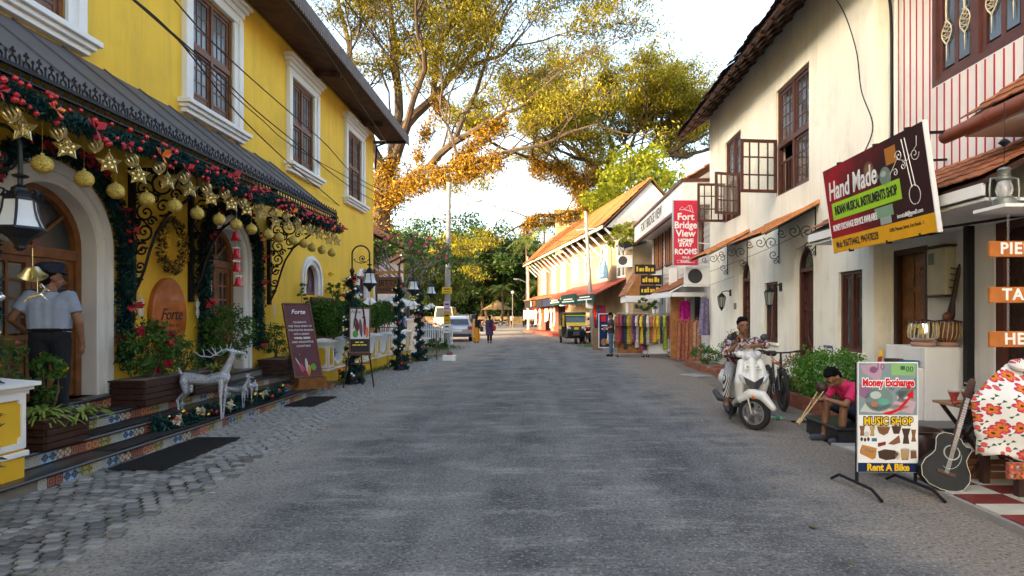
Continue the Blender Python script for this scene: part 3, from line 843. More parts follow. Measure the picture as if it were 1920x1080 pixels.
 if face:
  for s in (-1, 1):
   mb = MB(); mb.sph(hp(s*.031, .0825, .004), (.010, .008, .0048), 8, 6); e = mb.build('eye', mat('eye white', (.38, .35, .32), .5), out['body'], smooth=True)
   mb = MB(); mb.sph(hp(s*.031, .0885, .004), .0052, 6, 5); mb.build('pupil', m_ink, out['body'])
   mb = MB(); mb.tube([hp(s*.016, .092, .026), hp(s*.033, .092, .031), hp(s*.050, .083, .025)], [.004, .005, .003], 5); mb.build('eyebrow', hairm, out['body'])
  mb = MB(); mb.tube([hp(-.024, .086, -.060), hp(-.01, .092, -.057), hp(.01, .092, -.057), hp(.024, .086, -.060)], [.003, .007, .007, .003], 6); mb.build('lips', mat('lips', (.16, .045, .035), .5), out['body'], smooth=True)
 out['hp'] = hp; out['HM'] = HM
 return out
# ------------------------------------------------------------------ entrance steps with patterned riser tiles
st = thing('entrance_steps', 'four black granite steps with patterned tile risers before the yellow facade', 'steps', (-5, 9, 0))
li = st.matrix_basis.inverted()
SY0, SY1 = 4.2, 13.05
NOSE = [(-4.53, .15), (-4.82, .30), (-5.11, .45), (-5.40, .60)]
m_core = mat('step mortar', (.16, .15, .13), .9)
for k, (x, z) in enumerate(NOSE):
 xb = NOSE[k+1][0] - .03 if k < 3 else -5.93
 y1 = SY1 - k*.16
 mb = MB(); mb.box(x - .02 if k else x - .02, xb, SY0 if k == 0 else SY0 + .003*k, y1, z - .145 - .0 if k else 0, z - .034, li)
 mb.build('step_core', m_core, st)
 mb = MB()
 A = [(x - .012, z - .034), (x + .018, z - .030), (x + .026, z - .017), (x + .018, z - .003), (x + .004, z), (xb, z), (xb, z - .034)]
 mb.prism(A, lambda u, v, w_: li @ V((u, w_, v)), SY0 - .002*k, y1)
 mb.build('tread', m_slate, st)
def tilemat(name, bg, a, c, kind):
 def f(nt, L, co):
  s = node(nt, 'ShaderNodeSeparateXYZ'); L(co, s.inputs[0])
  u = nmath(nt, L, 'MULTIPLY', s.outputs[1], 20.0); v = nmath(nt, L, 'MULTIPLY', s.outputs[2], 20.0)
  au, av = nmath(nt, L, 'ABSOLUTE', u), nmath(nt, L, 'ABSOLUTE', v)
  di = nmath(nt, L, 'ADD', au, av); mxx = nmath(nt, L, 'MAXIMUM', au, av)
  rr = nmath(nt, L, 'SQRT', nmath(nt, L, 'ADD', nmath(nt, L, 'MULTIPLY', u, u), nmath(nt, L, 'MULTIPLY', v, v)))
  lt_ = lambda x, t: nmath(nt, L, 'LESS_THAN', x, t)
  pr = nmath(nt, L, 'MULTIPLY', au, av)
  if kind == 'diamond':
   o = nmix(nt, L, lt_(di, .95), bg, a); dots = lt_(nmath(nt, L, 'MULTIPLY', nmath(nt, L, 'SINE', nmath(nt, L, 'MULTIPLY', nmath(nt, L, 'ADD', u, v), 8)), nmath(nt, L, 'SINE', nmath(nt, L, 'MULTIPLY', nmath(nt, L, 'SUBTRACT', u, v), 8))), -.55)
   o = nmix(nt, L, nmath(nt, L, 'MULTIPLY', dots, lt_(di, .8)), o, c)
   return o
  if kind == 'flower':
   o = nmix(nt, L, lt_(pr, .10), bg, a); o = nmix(nt, L, lt_(rr, .32), o, c); return nmix(nt, L, nmath(nt, L, 'GREATER_THAN', di, 1.55), o, c)
  if kind == 'ring':
   o = nmix(nt, L, lt_(nmath(nt, L, 'ABSOLUTE', nmath(nt, L, 'SUBTRACT', rr, .62)), .13), bg, a); return nmix(nt, L, lt_(rr, .2), o, c)
  if kind == 'petal':
   o = nmix(nt, L, nmath(nt, L, 'GREATER_THAN', rr, .85), bg, a); o = nmix(nt, L, lt_(nmath(nt, L, 'ABSOLUTE', nmath(nt, L, 'SUBTRACT', au, av)), .14), o, c); return o
  o = nmix(nt, L, lt_(nmath(nt, L, 'ABSOLUTE', nmath(nt, L, 'SUBTRACT', mxx, .6)), .12), bg, a)
  return nmix(nt, L, lt_(mxx, .18), o, c)
 return ramp_mat(name, f, .3, spec=.5)
TM = [tilemat('grey riser tile', (.36, .38, .34), (.26, .28, .25), (.18, .22, .22), 'ring'),
  tilemat('maroon riser tile', (.14, .035, .04), (.30, .14, .08), (.32, .20, .10), 'square'),
  tilemat('blue riser tile', (.25, .42, .62), (.012, .018, .05), (.40, .48, .55), 'diamond'),
  tilemat('mustard riser tile', (.42, .29, .06), (.05, .10, .09), (.10, .20, .20), 'flower'),
  tilemat('cream and red riser tile', (.50, .47, .36), (.26, .035, .03), (.03, .10, .07), 'petal'),
  tilemat('orange riser tile', (.34, .10, .045), (.45, .30, .18), (.25, .06, .04), 'ring')]
tmesh = []
for m in TM:
 b = MB(); b.box(0, .007, -.0455, .0455, -.0495, .0495); me = bpy.data.meshes.new('riser_tile'); me.from_pydata(b.v, [], b.f); me.materials.append(m); tmesh.append(me)
SEQ = [0, 1, 2, 3, 0, 2, 4, 1, 5, 3, 0, 2, 4, 1, 5, 3]
nt_ = 0
for k, (x, z) in enumerate(NOSE):
 y = (5.36, 5.36, 6.0, 6.2)[k] + .05; i = k * 5 + 1; yend = (13.0, 12.9, 11.3, 8.1)[k]
 while y < yend - .05 and nt_ < 300:
  o = link('riser_tile', tmesh[SEQ[(i // 2) % len(SEQ)]], st, li @ V((x - .018, y, z - .034 - .052 - .003)))
  o.scale = (1, 1, 1.02); y += .093; i += 1; nt_ += 1
def slab(name, lab, cat, x0, x1, y0, y1, z, m, h=.012, group=None, bevel=.004):
 o = thing(name, lab, cat, ((x0+x1)/2, (y0+y1)/2, z), 0, group)
 mb = MB(); mb.box(-(x1-x0)/2, (x1-x0)/2, -(y1-y0)/2, (y1-y0)/2, 0, h)
 mb.build('mat_sheet', m, o, bevel=bevel)
 return o
def rubber_mat(lab, x0, x1, y0, y1):
 o = slab('door_mat', lab, 'mat', x0, x1, y0, y1, .026, m_matb, .014)
 mb = MB()
 nx, ny = int((x1-x0)/.03), int((y1-y0)/.03)
 for i in range(nx):
  for j in range(ny):
   mb.bx((-(x1-x0)/2 + (i+.5)*(x1-x0)/nx, -(y1-y0)/2 + (j+.5)*(y1-y0)/ny, .0165), (.017, .017, .006))
 mb.build('rubber_studs', m_matb, o)
rubber_mat('black rubber mat on the cobbles before the steps, near the guarded door', -4.42, -3.86, 6.05, 7.6)
rubber_mat('black rubber mat on the cobbles beside the sign with the wooden base', -4.46, -3.95, 10.25, 11.4)
slab('tread_mat', 'brown carpet strip on the lowest granite step', 'mat', -4.80, -4.56, 6.35, 8.4, .151, m_matbr, .008)
slab('tread_mat', 'brown carpet strip on the second granite step', 'mat', -5.09, -4.85, 6.1, 8.1, .301, m_matbr, .008)
slab('tread_mat', 'brown carpet strip on the third granite step', 'mat', -5.38, -5.14, 6.2, 7.7, .451, m_matbr, .008)
slab('tread_mat', 'brown carpet strip on the steps below the second arched door', 'mat', -4.80, -4.56, 10.4, 12.2, .151, m_matbr, .008)
# ------------------------------------------------------------------ gate pillars and scalloped garden wall
m_yel2 = mat('yellow wall paint', (.68, .40, .02), .7, var=.08, scale=2, stain=.3, stain_col=(.30, .2, .06), stain_scale=2)
def pillar(parent, x, y, w=.40, h=1.05, name='pillar'):
 q = w / 2
 mb = MB(); mb.box(x - q, x + q, y - q, y + q, 0, h - .14)
 o = mb.build(name, m_yel2, parent, bevel=.006)
 mb = MB()
 mb.box(x - q - .025, x + q + .025, y - q - .025, y + q + .025, .34, .39)
 cp = mb.build('band', m_white, o, bevel=.008)
 for ax, sg in ((0, 1), (1, -1)):
  mb = MB()
  ow, oz0, oz1 = q - .012, .415, h - .155
  iw = ow - .035
  out = [(-ow, oz0), (ow, oz0), (ow, oz1), (-ow, oz1)]
  inn = [(-iw + .035, oz0 + .05), (iw - .035, oz0 + .05), (iw - .03, oz0 + .09), (iw, oz0 + .10), (iw, oz1 - .09), (iw - .03, oz1 - .08), (iw - .035, oz1 - .045), (-iw + .035, oz1 - .045), (-iw + .03, oz1 - .08), (-iw, oz1 - .09), (-iw, oz0 + .10), (-iw + .03, oz0 + .09)]
  fn = (lambda u, v, w_: V((x + q + w_, y + u, v))) if ax == 0 else (lambda u, v, w_: V((x + u, y - q - w_, v)))
  # frame as four bands between the outer rectangle and the notched opening
  def ring(a, b_): mb.prism(a + b_[::-1], fn, 0, .022)
  mb.prism([out[0], out[1], inn[1], inn[0]], fn, 0, .02)
  mb.prism([out[1], out[2], inn[6], inn[5], inn[4], inn[3], inn[2], inn[1]], fn, 0, .02)
  mb.prism([out[2], out[3], inn[7], inn[6]], fn, 0, .02)
  mb.prism([out[3], out[0], inn[0], inn[11], inn[10], inn[9], inn[8], inn[7]], fn, 0, .02)
  mb.build('panel_frame', m_white, o)
 mb = MB()
 for z0, z1, e in ((h-.155, h-.12, .02), (h-.12, h-.085, .045), (h-.085, h-.05, .08)): mb.box(x-q-e, x+q+e, y-q-e, y+q+e, z0, z1)
 e = .075
 top = [(q+e, 0), (q*.75, .03), (q*.4, .052), (.02, .06)]
 for (r0, z0), (r1, z1) in zip(top, top[1:]):
  vs = []
  for r, z in ((r0, z0), (r1, z1)):
   for sx, sy in ((-1, -1), (1, -1), (1, 1), (-1, 1)): vs.append((x + sx*r, y + sy*r, h - .05 + z))
  mb.add(vs, [(j, (j+1) % 4, 4 + (j+1) % 4, 4 + j) for j in range(4)] + ([(4, 5, 6, 7)] if r1 < .05 else []))
 mb.build('cap', m_white, o)
 return o
gp = thing('gate_pillar', 'yellow pillar with white cap at the near end of the granite steps', 'pillar', (-4.86, 5.12, 0))
pillar(gp, 0, 0, .44, 1.05)
gw = thing('garden_wall', 'low yellow garden wall with white scallops and pillar caps', 'wall', (-4.98, 17.4, 0))
PY = [13.45, 14.75, 16.05, 17.35, 18.65, 19.95, 21.30]
for y in PY: pillar(gw, 0, y - 17.4, .36, 1.06)
for a, q in zip(PY, PY[1:]):
 y0, y1 = a - 17.4 + .18, q - 17.4 - .18; c = (y0 + y1) / 2; hw = (y1 - y0) / 2 - .06
 arcp = [(c - hw*math.cos(PI*i/14), .96 - .52*math.sin(PI*i/14)) for i in range(15)]
 mb = MB()
 mb.prism([(y0, 0), (y1, 0), (y1, .96)] + arcp[::-1] + [(y0, .96)], lambda u, v, w_: V((w_, u, v)), -.12, .12)
 p = mb.build('panel', m_yel2, gw)
 mb = MB()
 in2 = [(c - (hw-.03)*math.cos(PI*i/14), .985 - .50*math.sin(PI*i/14)) for i in range(15)]
 mb.strip(arcp, in2, lambda u, v, w_: V((w_, u, v)), -.135, .135)
 mb.box(-.15, .15, y0 + .001, y1 - .001, .342, .388)
 mb.build('white_scallop', m_white, p)
 mb = MB()
 for t in (-.12, 0, .12):
  mb.cyl((0, c + t, .44), (0, c + t, .86 - abs(t)), .009, .009, 5); mb.lathe([(.002, .06), (.018, .03), (.012, 0)], (0, c + t, .86 - abs(t)), 5)
 mb.cyl((0, c - .3, .70), (0, c + .3, .70), .008, .008, 4)
 mb.build('iron_spikes', m_black, p)
# ------------------------------------------------------------------ lamp posts with tinsel garlands
def lamp_post(label, x, y, loops):
 r = thing('street_lamp', label, 'lamp', (x, y, 0))
 mb = MB(); mb.lathe([(.17, 0), (.17, .06), (.13, .10), (.14, .18), (.10, .26), (.085, .42), (.10, .46), (.06, .52)], n=14); mb.build('base', m_iron, r, smooth=True)
 mb = MB(); mb.lathe([(.05, .5), (.045, 1.4), (.055, 1.43), (.04, 1.47), (.036, 2.55), (.055, 2.58), (.055, 2.62), (.03, 2.66)], n=10); mb.build('post', m_iron, r, smooth=True)
 mb = MB()
 arm = [(0, 2.6)] + [(0, 2.85)] + arc((.20, 2.98), .20, 180, 10, 14) + [(.40, 2.86), (.40, 2.76)]
 mb.tube([(u, 0, v) for u, v in arm], .018, 7)
 sp = [(.395, 2.90), (.33, 2.82), (.22, 2.80), (.10, 2.83)] + spiral((.235, 2.90), .09, .02, 230, -1.2, 16)
 mb.tube([(u, 0, v) for u, v in [(.395, 2.88), (.33, 2.81), (.2, 2.78), (.08, 2.82), (.05, 2.86)]], .010, 5)
 mb.tube([(u, 0, v) for u, v in [(.33, 2.81)] + spiral((.24, 2.89), .08, .015, 240, -1.3, 18)], .010, 5)
 mb.sph((.24, 0, 2.89), (.025, .018, .025), 6, 5); mb.sph((.05, 0, 2.865), .018, 6, 5)
 mb.lathe([(.012, .09), (.06, .075), (.055, .06), (.02, .05), (.016, -.06), (.024, -.09)], (.40, 0, 2.68), 10)
 mb.build('arm', m_iron, r, smooth=True)
 mb = MB(); c = (.40, 0, 0)
 mb.lathe([(.02, 2.66), (.07, 2.62), (.075, 2.59), (.10, 2.56), (.125, 2.52), (.13, 2.49)], c, 6)
 mb.lathe([(.205, 2.215), (.215, 2.19), (.19, 2.17), (.10, 2.10), (.06, 2.05), (.045, 2.02), (.05, 2.0), (.02, 1.97)], c, 6)
 for k in range(6):
  a = k * PI / 3
  mb.tube([(.40 + rr*math.cos(a), rr*math.sin(a), z) for rr, z in ((.125, 2.49), (.135, 2.40), (.160, 2.30), (.20, 2.20))], .011, 4)
  mb.tube([(.40 + (.11+u)*math.cos(a), (.11+u)*math.sin(a), 2.57 + v) for u, v in ((0, -.03), (.05, -.05), (.065, -.01), (.04, .03), (.01, .02), (.01, 0))], .012, 4)
 lan = mb.build('lantern', m_iron, r)
 for k in range(6):
  mb = MB(); a, q = k*PI/3 + .05, (k+1)*PI/3 - .05
  prof = ((.120, 2.49), (.130, 2.40), (.153, 2.30), (.192, 2.21))
  vs = [(.40 + rr*math.cos(t), rr*math.sin(t), z) for rr, z in prof for t in (a, q)]
  mb.add(vs, [(0, 1, 3, 2), (2, 3, 5, 4), (4, 5, 7, 6)]); mb.build('glass', m_frost, lan)
 for ob in [lan] + list(lan.children):
  for v in ob.data.vertices:
   v.co.x = .40 + (v.co.x - .40)*.88; v.co.y *= .88; v.co.z = 2.68 + (v.co.z - 2.66)*.80
 return r
def garland_pts(path, rr, per):
 out = []
 for i in range(len(path) - 1):
  a, q = np.array(path[i]), np.array(path[i+1]); L = np.linalg.norm(q - a)
  n = max(1, int(per * L)); t = NPR.uniform(0, 1, (n, 1))
  d = NPR.normal(size=(n, 3)); d /= np.linalg.norm(d, axis=1)[:, None]
  out.append(a + (q - a) * t + d * rr * NPR.uniform(.25, 1, (n, 1)))
 return np.concatenate(out)
bau = {}
def bauble(parent, p, r, m, name='bauble'):
 k = (m.name,)
 if k not in bau:
  b = MB(); b.sph((0, 0, 0), 1.0, 12, 8); b.lathe([(.22, .95), (.22, 1.12), (.08, 1.2)], n=6)
  me = bpy.data.meshes.new('bauble'); me.from_pydata(b.v, [], b.f); me.materials.append(m); smooth_mesh(me); bau[k] = me
 return link(name, bau[k], parent, p, (RN.uniform(-.3, .3), RN.uniform(-.3, .3), 0), (r, r, r))
def bow(parent, p, s, m, name='bow'):
 mb = MB()
 for k in range(5):
  a = k*2*PI/5 + RN.uniform(-.3, .3); t = RN.uniform(-.2, .3)
  d = V((math.cos(a)*.4 + .3, math.sin(a), math.sin(a*1.7)*.7 + t)); d.normalize()
  sd_ = d.cross(V((.8, .1, .3))).normalized()*s*.33
  mb.add([(0, 0, 0), d*s*.6 + sd_, d*s*1.05, d*s*.6 - sd_], [(0, 1, 2, 3)])
 o = mb.build(name, m, parent, fixn=False); o.location = p
 return o
def post_garland(label, x, y, n=60, bf=1.6):
 g = thing('tinsel_garland', label, 'garland', (x, y, .05))
 path = [(.14*math.cos(t), .14*math.sin(t), .0 + t*.048 + (.0 if t > 4 else 0)) for t in np.linspace(0, 16*PI, 90)]
 path = [(p[0]*(bf if p[2] < .35 else .75), p[1]*(bf if p[2] < .35 else .75), p[2]) for p in path]
 pts = garland_pts(path, .095, 520)
 o = lstuff('fir_needles', pts, .10, m_needle, g, aspect=.24); o['kind'] = 'stuff'
 for k in range(n):
  q = path[RN.randrange(len(path))]; a = RN.uniform(0, 2*PI); a = a if math.cos(a - 1.2) < .6 else a + PI
  rr = (.075 + .14*bf if q[2] < .35 else .195)
  bauble(g, (rr*math.cos(a), rr*math.sin(a), q[2] + RN.uniform(-.03, .03)), RN.uniform(.026, .042), RN.choice((m_goldb, m_goldb, m_silverb, m_silverb, m_silverb, m_red)))
 return g
LAMPS = [(-4.74, 4.95, 'black street lamp by the yellow pillar, its lantern before the guarded door', 'tinsel garland with baubles round the lamp post by the yellow pillar'),
   (-4.40, 13.7, 'black street lamp standing behind the cocktail easel', 'tinsel garland with baubles round the lamp post behind the easel'),
   (-4.15, 17.1, 'black street lamp in the middle of the scalloped garden wall', 'tinsel garland with baubles round the lamp post at mid garden wall'),
   (-4.26, 20.4, 'black street lamp at the far end of the scalloped garden wall', 'tinsel garland with baubles round the lamp post at the far wall end')]
for x, y, a, q in LAMPS:
 lamp_post(a, x, y, 0); post_garland(q, x, y, 40, .7 if y < 6 else 1.6)
def fabric_bow(label, x, y, z, sc):
 o = thing('bell_ornament', label, 'ornament', (x, y, z)); o.scale = (sc,)*3
 for s in (-1, 1):
  Tm = T(s*.06, 0, -.05) @ Ry(s*-.5)
  mb = MB(); mb.lathe([(.01, .09), (.04, .08), (.05, .04), (.058, 0), (.085, -.05), (.08, -.055), (.05, -.02)], n=12, T=Tm); mb.build('bell', m_goldp, o, smooth=True)
 mb = MB(); mb.cyl((0, 0, .02), (0, 0, .25), .003, .003, 4); mb.build('string', m_goldp, o)
 return o
fabric_bow('pair of pale gold bells hanging below the lantern by the pillar', -4.22, 4.93, 1.97, .72)
mb = MB()                                                # tiny leaping reindeer on a thread below the bells
rd = thing('reindeer_ornament', 'tiny silver leaping reindeer on a thread beneath the gold bells', 'ornament', (-4.20, 4.93, 1.74))
fuse('figure', [('c', (-.05, 0, 0), (.05, 0, .025), .018, .016), ('c', (.05, 0, .025), (.085, 0, .07), .011, .009), ('c', (.085, 0, .07), (.115, 0, .06), .010, .006), ('c', (.05, 0, .02), (.10, 0, -.02), .007, .005), ('c', (.04, 0, .02), (.09, 0, .01), .007, .005),
  ('c', (-.05, 0, 0), (-.09, 0, -.05), .008, .005), ('c', (-.05, 0, 0), (-.10, 0, -.03), .008, .005), ('c', (.08, 0, .08), (.05, 0, .12), .006, .004), ('c', (.06, 0, .11), (.03, 0, .10), .005, .004), ('c', (.07, 0, .095), (.04, 0, .085), .005, .004)], m_silverb, rd, .005, 1)
mb = MB(); mb.cyl((.02, 0, .02), (.02, 0, .25), .002, .002, 4); mb.build('string', m_goldp, rd)
for x, y, z, s in ((-4.0, 13.7, 1.95, 1), (-3.75, 17.1, 1.95, 1), (-3.86, 20.4, 1.95, 1)):
 o = thing('bell_ornament', 'pair of white bells hanging under a lantern along the garden wall', 'ornament', (x, y, z), 0, 'bells under the garden wall lamps')
 for sg in (-1, 1):
  mb = MB(); mb.lathe([(.01, .09), (.04, .08), (.05, .04), (.058, 0), (.085, -.05), (.08, -.055), (.05, -.02)], n=10, T=T(sg*.06, 0, -.05) @ Ry(sg*-.5)); mb.build('bell', m_wpaint, o, smooth=True)
# canopy garland and garlands round the doors
cg = thing('canopy_garland', 'thick green garland with red baubles along the canopy edge', 'garland', (-4.14, 7, 3.35))
path = [(.02*math.sin(y*3), y - 7, -.03 + .035*math.sin(y*2.1)) for y in np.arange(2.0, 12.3, .12)]
o = lstuff('fir_needles', garland_pts(path, .095, 1800), .08, m_needle, cg, aspect=.22); o['kind'] = 'stuff'
for k in range(110):
 y = RN.uniform(4.2, 12.25) - 7; a = RN.uniform(-1.3, 1.3)
 bauble(cg, (.12*math.cos(a), y, -.03 + .12*math.sin(a)), RN.uniform(.016, .028), RN.choice((m_red, m_red, m_red, m_redc)))
for k in range(17):
 y = 4.4 - 7 + k*.47 + RN.uniform(-.06, .06)
 bow(cg, (.12, y, RN.uniform(-.12, .06)), RN.uniform(.07, .13), RN.choice((m_redc, m_redc, m_orangec)))
def arch_garland(label, c, hw, zs, rise, z0):
 g = thing('door_garland', label, 'garland', (XL + .1, c, z0))
 A = arch_line(c, hw, z0, zs, rise, 24)
 path = []
 for (a, p), (q, r) in zip(A, A[1:]):
  for t in np.linspace(0, 1, 6 if abs(r-p) > .5 else 2)[:-1]: path.append((.03, a + (q-a)*t - c, p + (r-p)*t - z0))
 o = lstuff('fir_needles', garland_pts(path, .12, 1700), .095, m_needle, g, aspect=.22); o['kind'] = 'stuff'
 for k in range(46):
  q = path[RN.randrange(len(path))]; a = RN.uniform(-1, 1)
  if k % 3: bauble(g, (q[0] + .10, q[1] + a*.09, q[2] + RN.uniform(-.05, .05)), RN.uniform(.016, .028), m_red)
  else: bow(g, (q[0] + .10, q[1] + a*.05, q[2]), RN.uniform(.08, .13), m_redc)
arch_garland('green garland with red bows round the arched door with the guard', 6.75, 1.07, 2.40, 1.07, .62)
arch_garland('green garland with red bows round the arched door behind the deer', 10.55, .90, 2.58, .90, .62)
# ornaments hanging from the canopy: glitter balls, stars, swirled drops
def star_mesh(R0, R1, th):
 b = MB()
 out = [(R0*math.sin(k*PI/5)*(1 if k % 2 == 0 else R1/R0), R0*math.cos(k*PI/5)*(1 if k % 2 == 0 else R1/R0)) for k in range(10)]
 ring = [V((u, 0, v)) for u, v in out]
 b.tube(ring, .0085, 4, True)
 b.tube([p*.62 for p in ring], .006, 4, True)
 for p in ring: b.tube([p*.12, p], .006, 4)
 for k in range(0, 10, 2):
  b.tube([ring[k-1]*.62, ring[k]*.8, ring[(k+1) % 10]*.62], .005, 4)
  b.prism([(ring[k].x*.45 + u, ring[k].z*.45 + v) for u, v in ((-.012, 0), (0, -.012), (.012, 0), (0, .012))], lambda u, v, w_: V((u, w_, v)), -.006, .006)
 b.sph((0, 0, 0), (.02, .012, .02), 8, 5)
 return b
sb = star_mesh(.105, .052, .02)
star_me = bpy.data.meshes.new('star'); star_me.from_pydata(sb.v, [], sb.f); star_me.materials.append(m_goldp)
db = MB()
for k in range(9):
 a0 = k*2*PI/9
 db.tube([(.058*math.sin(PI*t)**.8*math.cos(a0 + t*1.6), .058*math.sin(PI*t)**.8*math.sin(a0 + t*1.6), .075 - .15*t) for t in np.linspace(.02, .98, 10)], .0085, 4)
db.lathe([(.012, .07), (.014, .085), (.005, .095)], n=6); db.sph((0, 0, -.078), .012, 6, 4)
drop_me = bpy.data.meshes.new('drop'); drop_me.from_pydata(db.v, [], db.f); drop_me.materials.append(m_goldp); smooth_mesh(drop_me)
bb = MB(); bb.sph((0, 0, 0), .078, 18, 12); bb.lathe([(.014, .075), (.014, .092), (.006, .096)], n=8)
ball_me = bpy.data.meshes.new('ball'); ball_me.from_pydata(bb.v, [], bb.f); ball_me.materials.append(m_gold); smooth_mesh(ball_me)
def string_mesh(L):
 b = MB(); b.cyl((0, 0, 0), (0, 0, L), .0022, .0022, 3); me = bpy.data.meshes.new('string'); me.from_pydata(b.v, [], b.f); me.materials.append(m_goldp); return me
s_ball, s_star, s_drop = string_mesh(.42), string_mesh(.15), string_mesh(.08)
def hang(name, label, group, me, sme, dz, p, rz):
 o = tag(link(name, me, None, p, (0, 0, rz)), label, 'ornament', group)
 link('string', sme, o, (0, 0, dz)); return o
for k in range(17):
 y = 4.52 + .452*k
 hang('glitter_ball', 'round gold glitter ball hanging on a thread from the canopy', 'gold balls under the canopy', ball_me, s_ball, .09, (-4.19 + RN.uniform(-.02, .02), y + RN.uniform(-.03, .03), 2.83 + RN.uniform(-.02, .02)), 0)
 hang('swirl_drop', 'pale gold swirled drop ornament hanging from the canopy', 'gold drops under the canopy', drop_me, s_drop, .09, (-4.17, y + .15 + RN.uniform(-.03, .03), 3.17 + RN.uniform(-.03, .03)), RN.uniform(0, 3))
 hang('star_ornament', 'openwork gold star hanging from the canopy', 'gold stars under the canopy', star_me, s_star, .10, (-4.18, y + .29 + RN.uniform(-.03, .03), 3.07 + RN.uniform(-.03, .03)), RN.uniform(.1, 1.1))
# snowflakes
fb = MB()
for k in range(6):
 a = k*PI/3; d = V((0, math.sin(a), math.cos(a))); q = V((0, math.cos(a), -math.sin(a)))
 fb.tube([d*0, d*.155], .009, 4)
 for t, L in ((.05, .035), (.085, .05), (.12, .04)):
  for s in (-1, 1): fb.tube([d*t, d*(t+.03) + q*s*L], .007, 4)
flake_me = bpy.data.meshes.new('snowflake'); flake_me.from_pydata(fb.v, [], fb.f); flake_me.materials.append(mat('snowflake glitter', (.60, .58, .50), .4, var=.2))
for y, lab in ((8.12, 'white glitter snowflake at the foot of the bracket nearest the oval sign'), (9.45, 'white glitter snowflake on the wall between oval sign and second door'), (12.15, 'white glitter snowflake at the foot of the far bracket')):
 tag(link('snowflake', flake_me, None, (XL + .12, y, 1.70), (0, 0, .35)), lab, 'ornament')
# wreath and oval sign
wr = thing('wreath', 'bronze and gold leaf wreath hanging above the oval sign', 'wreath', (XL + .10, 8.80, 2.62))
pts = []
for a in np.linspace(0, 2*PI, 60, endpoint=False):
 c = np.array([.02, .26*math.sin(a), .36*math.cos(a)]); pts.append(ball_pts(c, (.07, .085, .085), 16, .3))
pts = np.concatenate(pts); k = NPR.uniform(size=len(pts)) < .55
lstuff('dark_leaves', pts[~k], .07, leafmat('dark wreath leaves', (.015, .018, .010), (.05, .035, .02), .1), wr, aspect=.4)['kind'] = 'stuff'
lstuff('gold_leaves', pts[k] + [.03, 0, 0], .06, mat('gold leaf', (.45, .30, .07), .35, metal=.7, var=.3), wr, aspect=.4)['kind'] = 'stuff'
ov = thing('oval_sign', 'orange polished wooden oval sign lettered Forte on the yellow wall', 'sign', (XL + .09, 8.82, 1.58))
mb = MB(); mb.prism([(.40*math.cos(a), .56*math.sin(a)) for a in np.linspace(0, 2*PI, 49)[:-1]], lambda u, v, w_: V((w_, u, v)), -.09, .0)
mb.build('board', mat('orange lacquered wood', (.42, .115, .025), .25, var=.25, scale=3, coat=.4), ov, bevel=.01)
letter('Forte', .24, m_ink, ov, face_right(.003, .02, .02), shear=.35, bold=.002, xs=.95)
letter('K O C H I', .075, mat('brown ink', (.10, .03, .012), .5), ov, face_right(.003, .06, -.14))
mb = MB(); mb.box(.001, .003, -.14, .20, -.215, -.205); mb.build('print', MATS['brown ink'], ov)
# red bells in a chain by the second door
rb = thing('bell_chain', 'string of red bells with white bows hanging beside the second arched door', 'ornament', (-4.62, 8.98, 2.05))
for dz, dy in ((.68, -.03), (.42, 0), (.22, .0), (0, .05)):
 mb = MB(); mb.lathe([(.012, .12), (.035, .11), (.045, .05), (.055, .01), (.075, -.02), (.07, -.025)], (0, dy, dz), 12); b_ = mb.build('bell', m_red, rb, smooth=True)
 mb = MB()
 for a in range(6): mb.sph((.035*math.cos(a), dy + .035*math.sin(a), dz + .13), (.025, .025, .014), 6, 4)
 mb.build('bow', m_wpaint, b_)
mb = MB(); mb.cyl((0, .0, .1), (0, 0, 1.5), .004, .004, 4); mb.cyl((0, .05, .1), (0, .04, .6), .004, .004, 4); mb.build('string', m_wpaint, rb)
# ------------------------------------------------------------------ planters, shrubs and flowers
def planter(label, x, y, z, sx, sy, h):
 o = thing('planter_box', label, 'planter', (x, y, z))
 n = 4
 for k in range(n):
  z0 = h*k/n
  mb = MB()
  for a in (-1, 1):
   mb.box(-sx/2, sx/2, a*sy/2 - .012, a*sy/2 + .012, z0 + .004, z0 + h/n - .004); mb.box(a*sx/2 - .012, a*sx/2 + .012, -sy/2 + .013, sy/2 - .013, z0 + .004, z0 + h/n - .004)
  mb.build('plank', m_dkwood, o)
 mb = MB(); mb.box(-sx/2 - .02, sx/2 + .02, -sy/2 - .02, sy/2 + .02, h, h + .022); mb.build('rim', m_dkwood, o)
 mb = MB(); mb.box(-sx/2 + .02, sx/2 - .02, -sy/2 + .02, sy/2 - .02, h + .022, h + .03); mb.build('soil', m_earth, o)
 return o
def bush(name, label, p, r, n, size, m, stems=5, flowers=None, nf=0, cat='shrub', fsize=.05, group=None, clump=True):
 o = thing(name, label, cat, p, 0, group)
 mb = MB()
 for k in range(stems):
  a = RN.uniform(0, 2*PI); q = V((r[0]*.6*math.cos(a), r[1]*.6*math.sin(a), r[2]*RN.uniform(1.1, 1.7)))
  mb.tube([(RN.uniform(-.03, .03), RN.uniform(-.03, .03), 0), q*.5 + V((RN.uniform(-.05, .05), 0, 0)), q], [.014, .009, .004], 5)
 mb.build('stems', m_twig, o)
 pts = clumps((0, 0, r[2]*1.15), r, max(6, n // 26), 26, min(r)*.38) if clump else ball_pts((0, 0, r[2]*1.1), r, n, .5)
 lstuff('foliage', pts, size, m, o)['kind'] = 'stuff'
 if nf:
  for q in ball_pts((0, 0, r[2]*1.2), np.array(r)*1.03, nf, .9):
   if flowers is m_petaly and q[2] < r[2]: continue
   f = link('flower', leaf_mesh('flower', ball_pts((0, 0, 0), (fsize*.5,)*3, 16, .5), fsize*.8, flowers, aspect=.8), o, q)
 return o
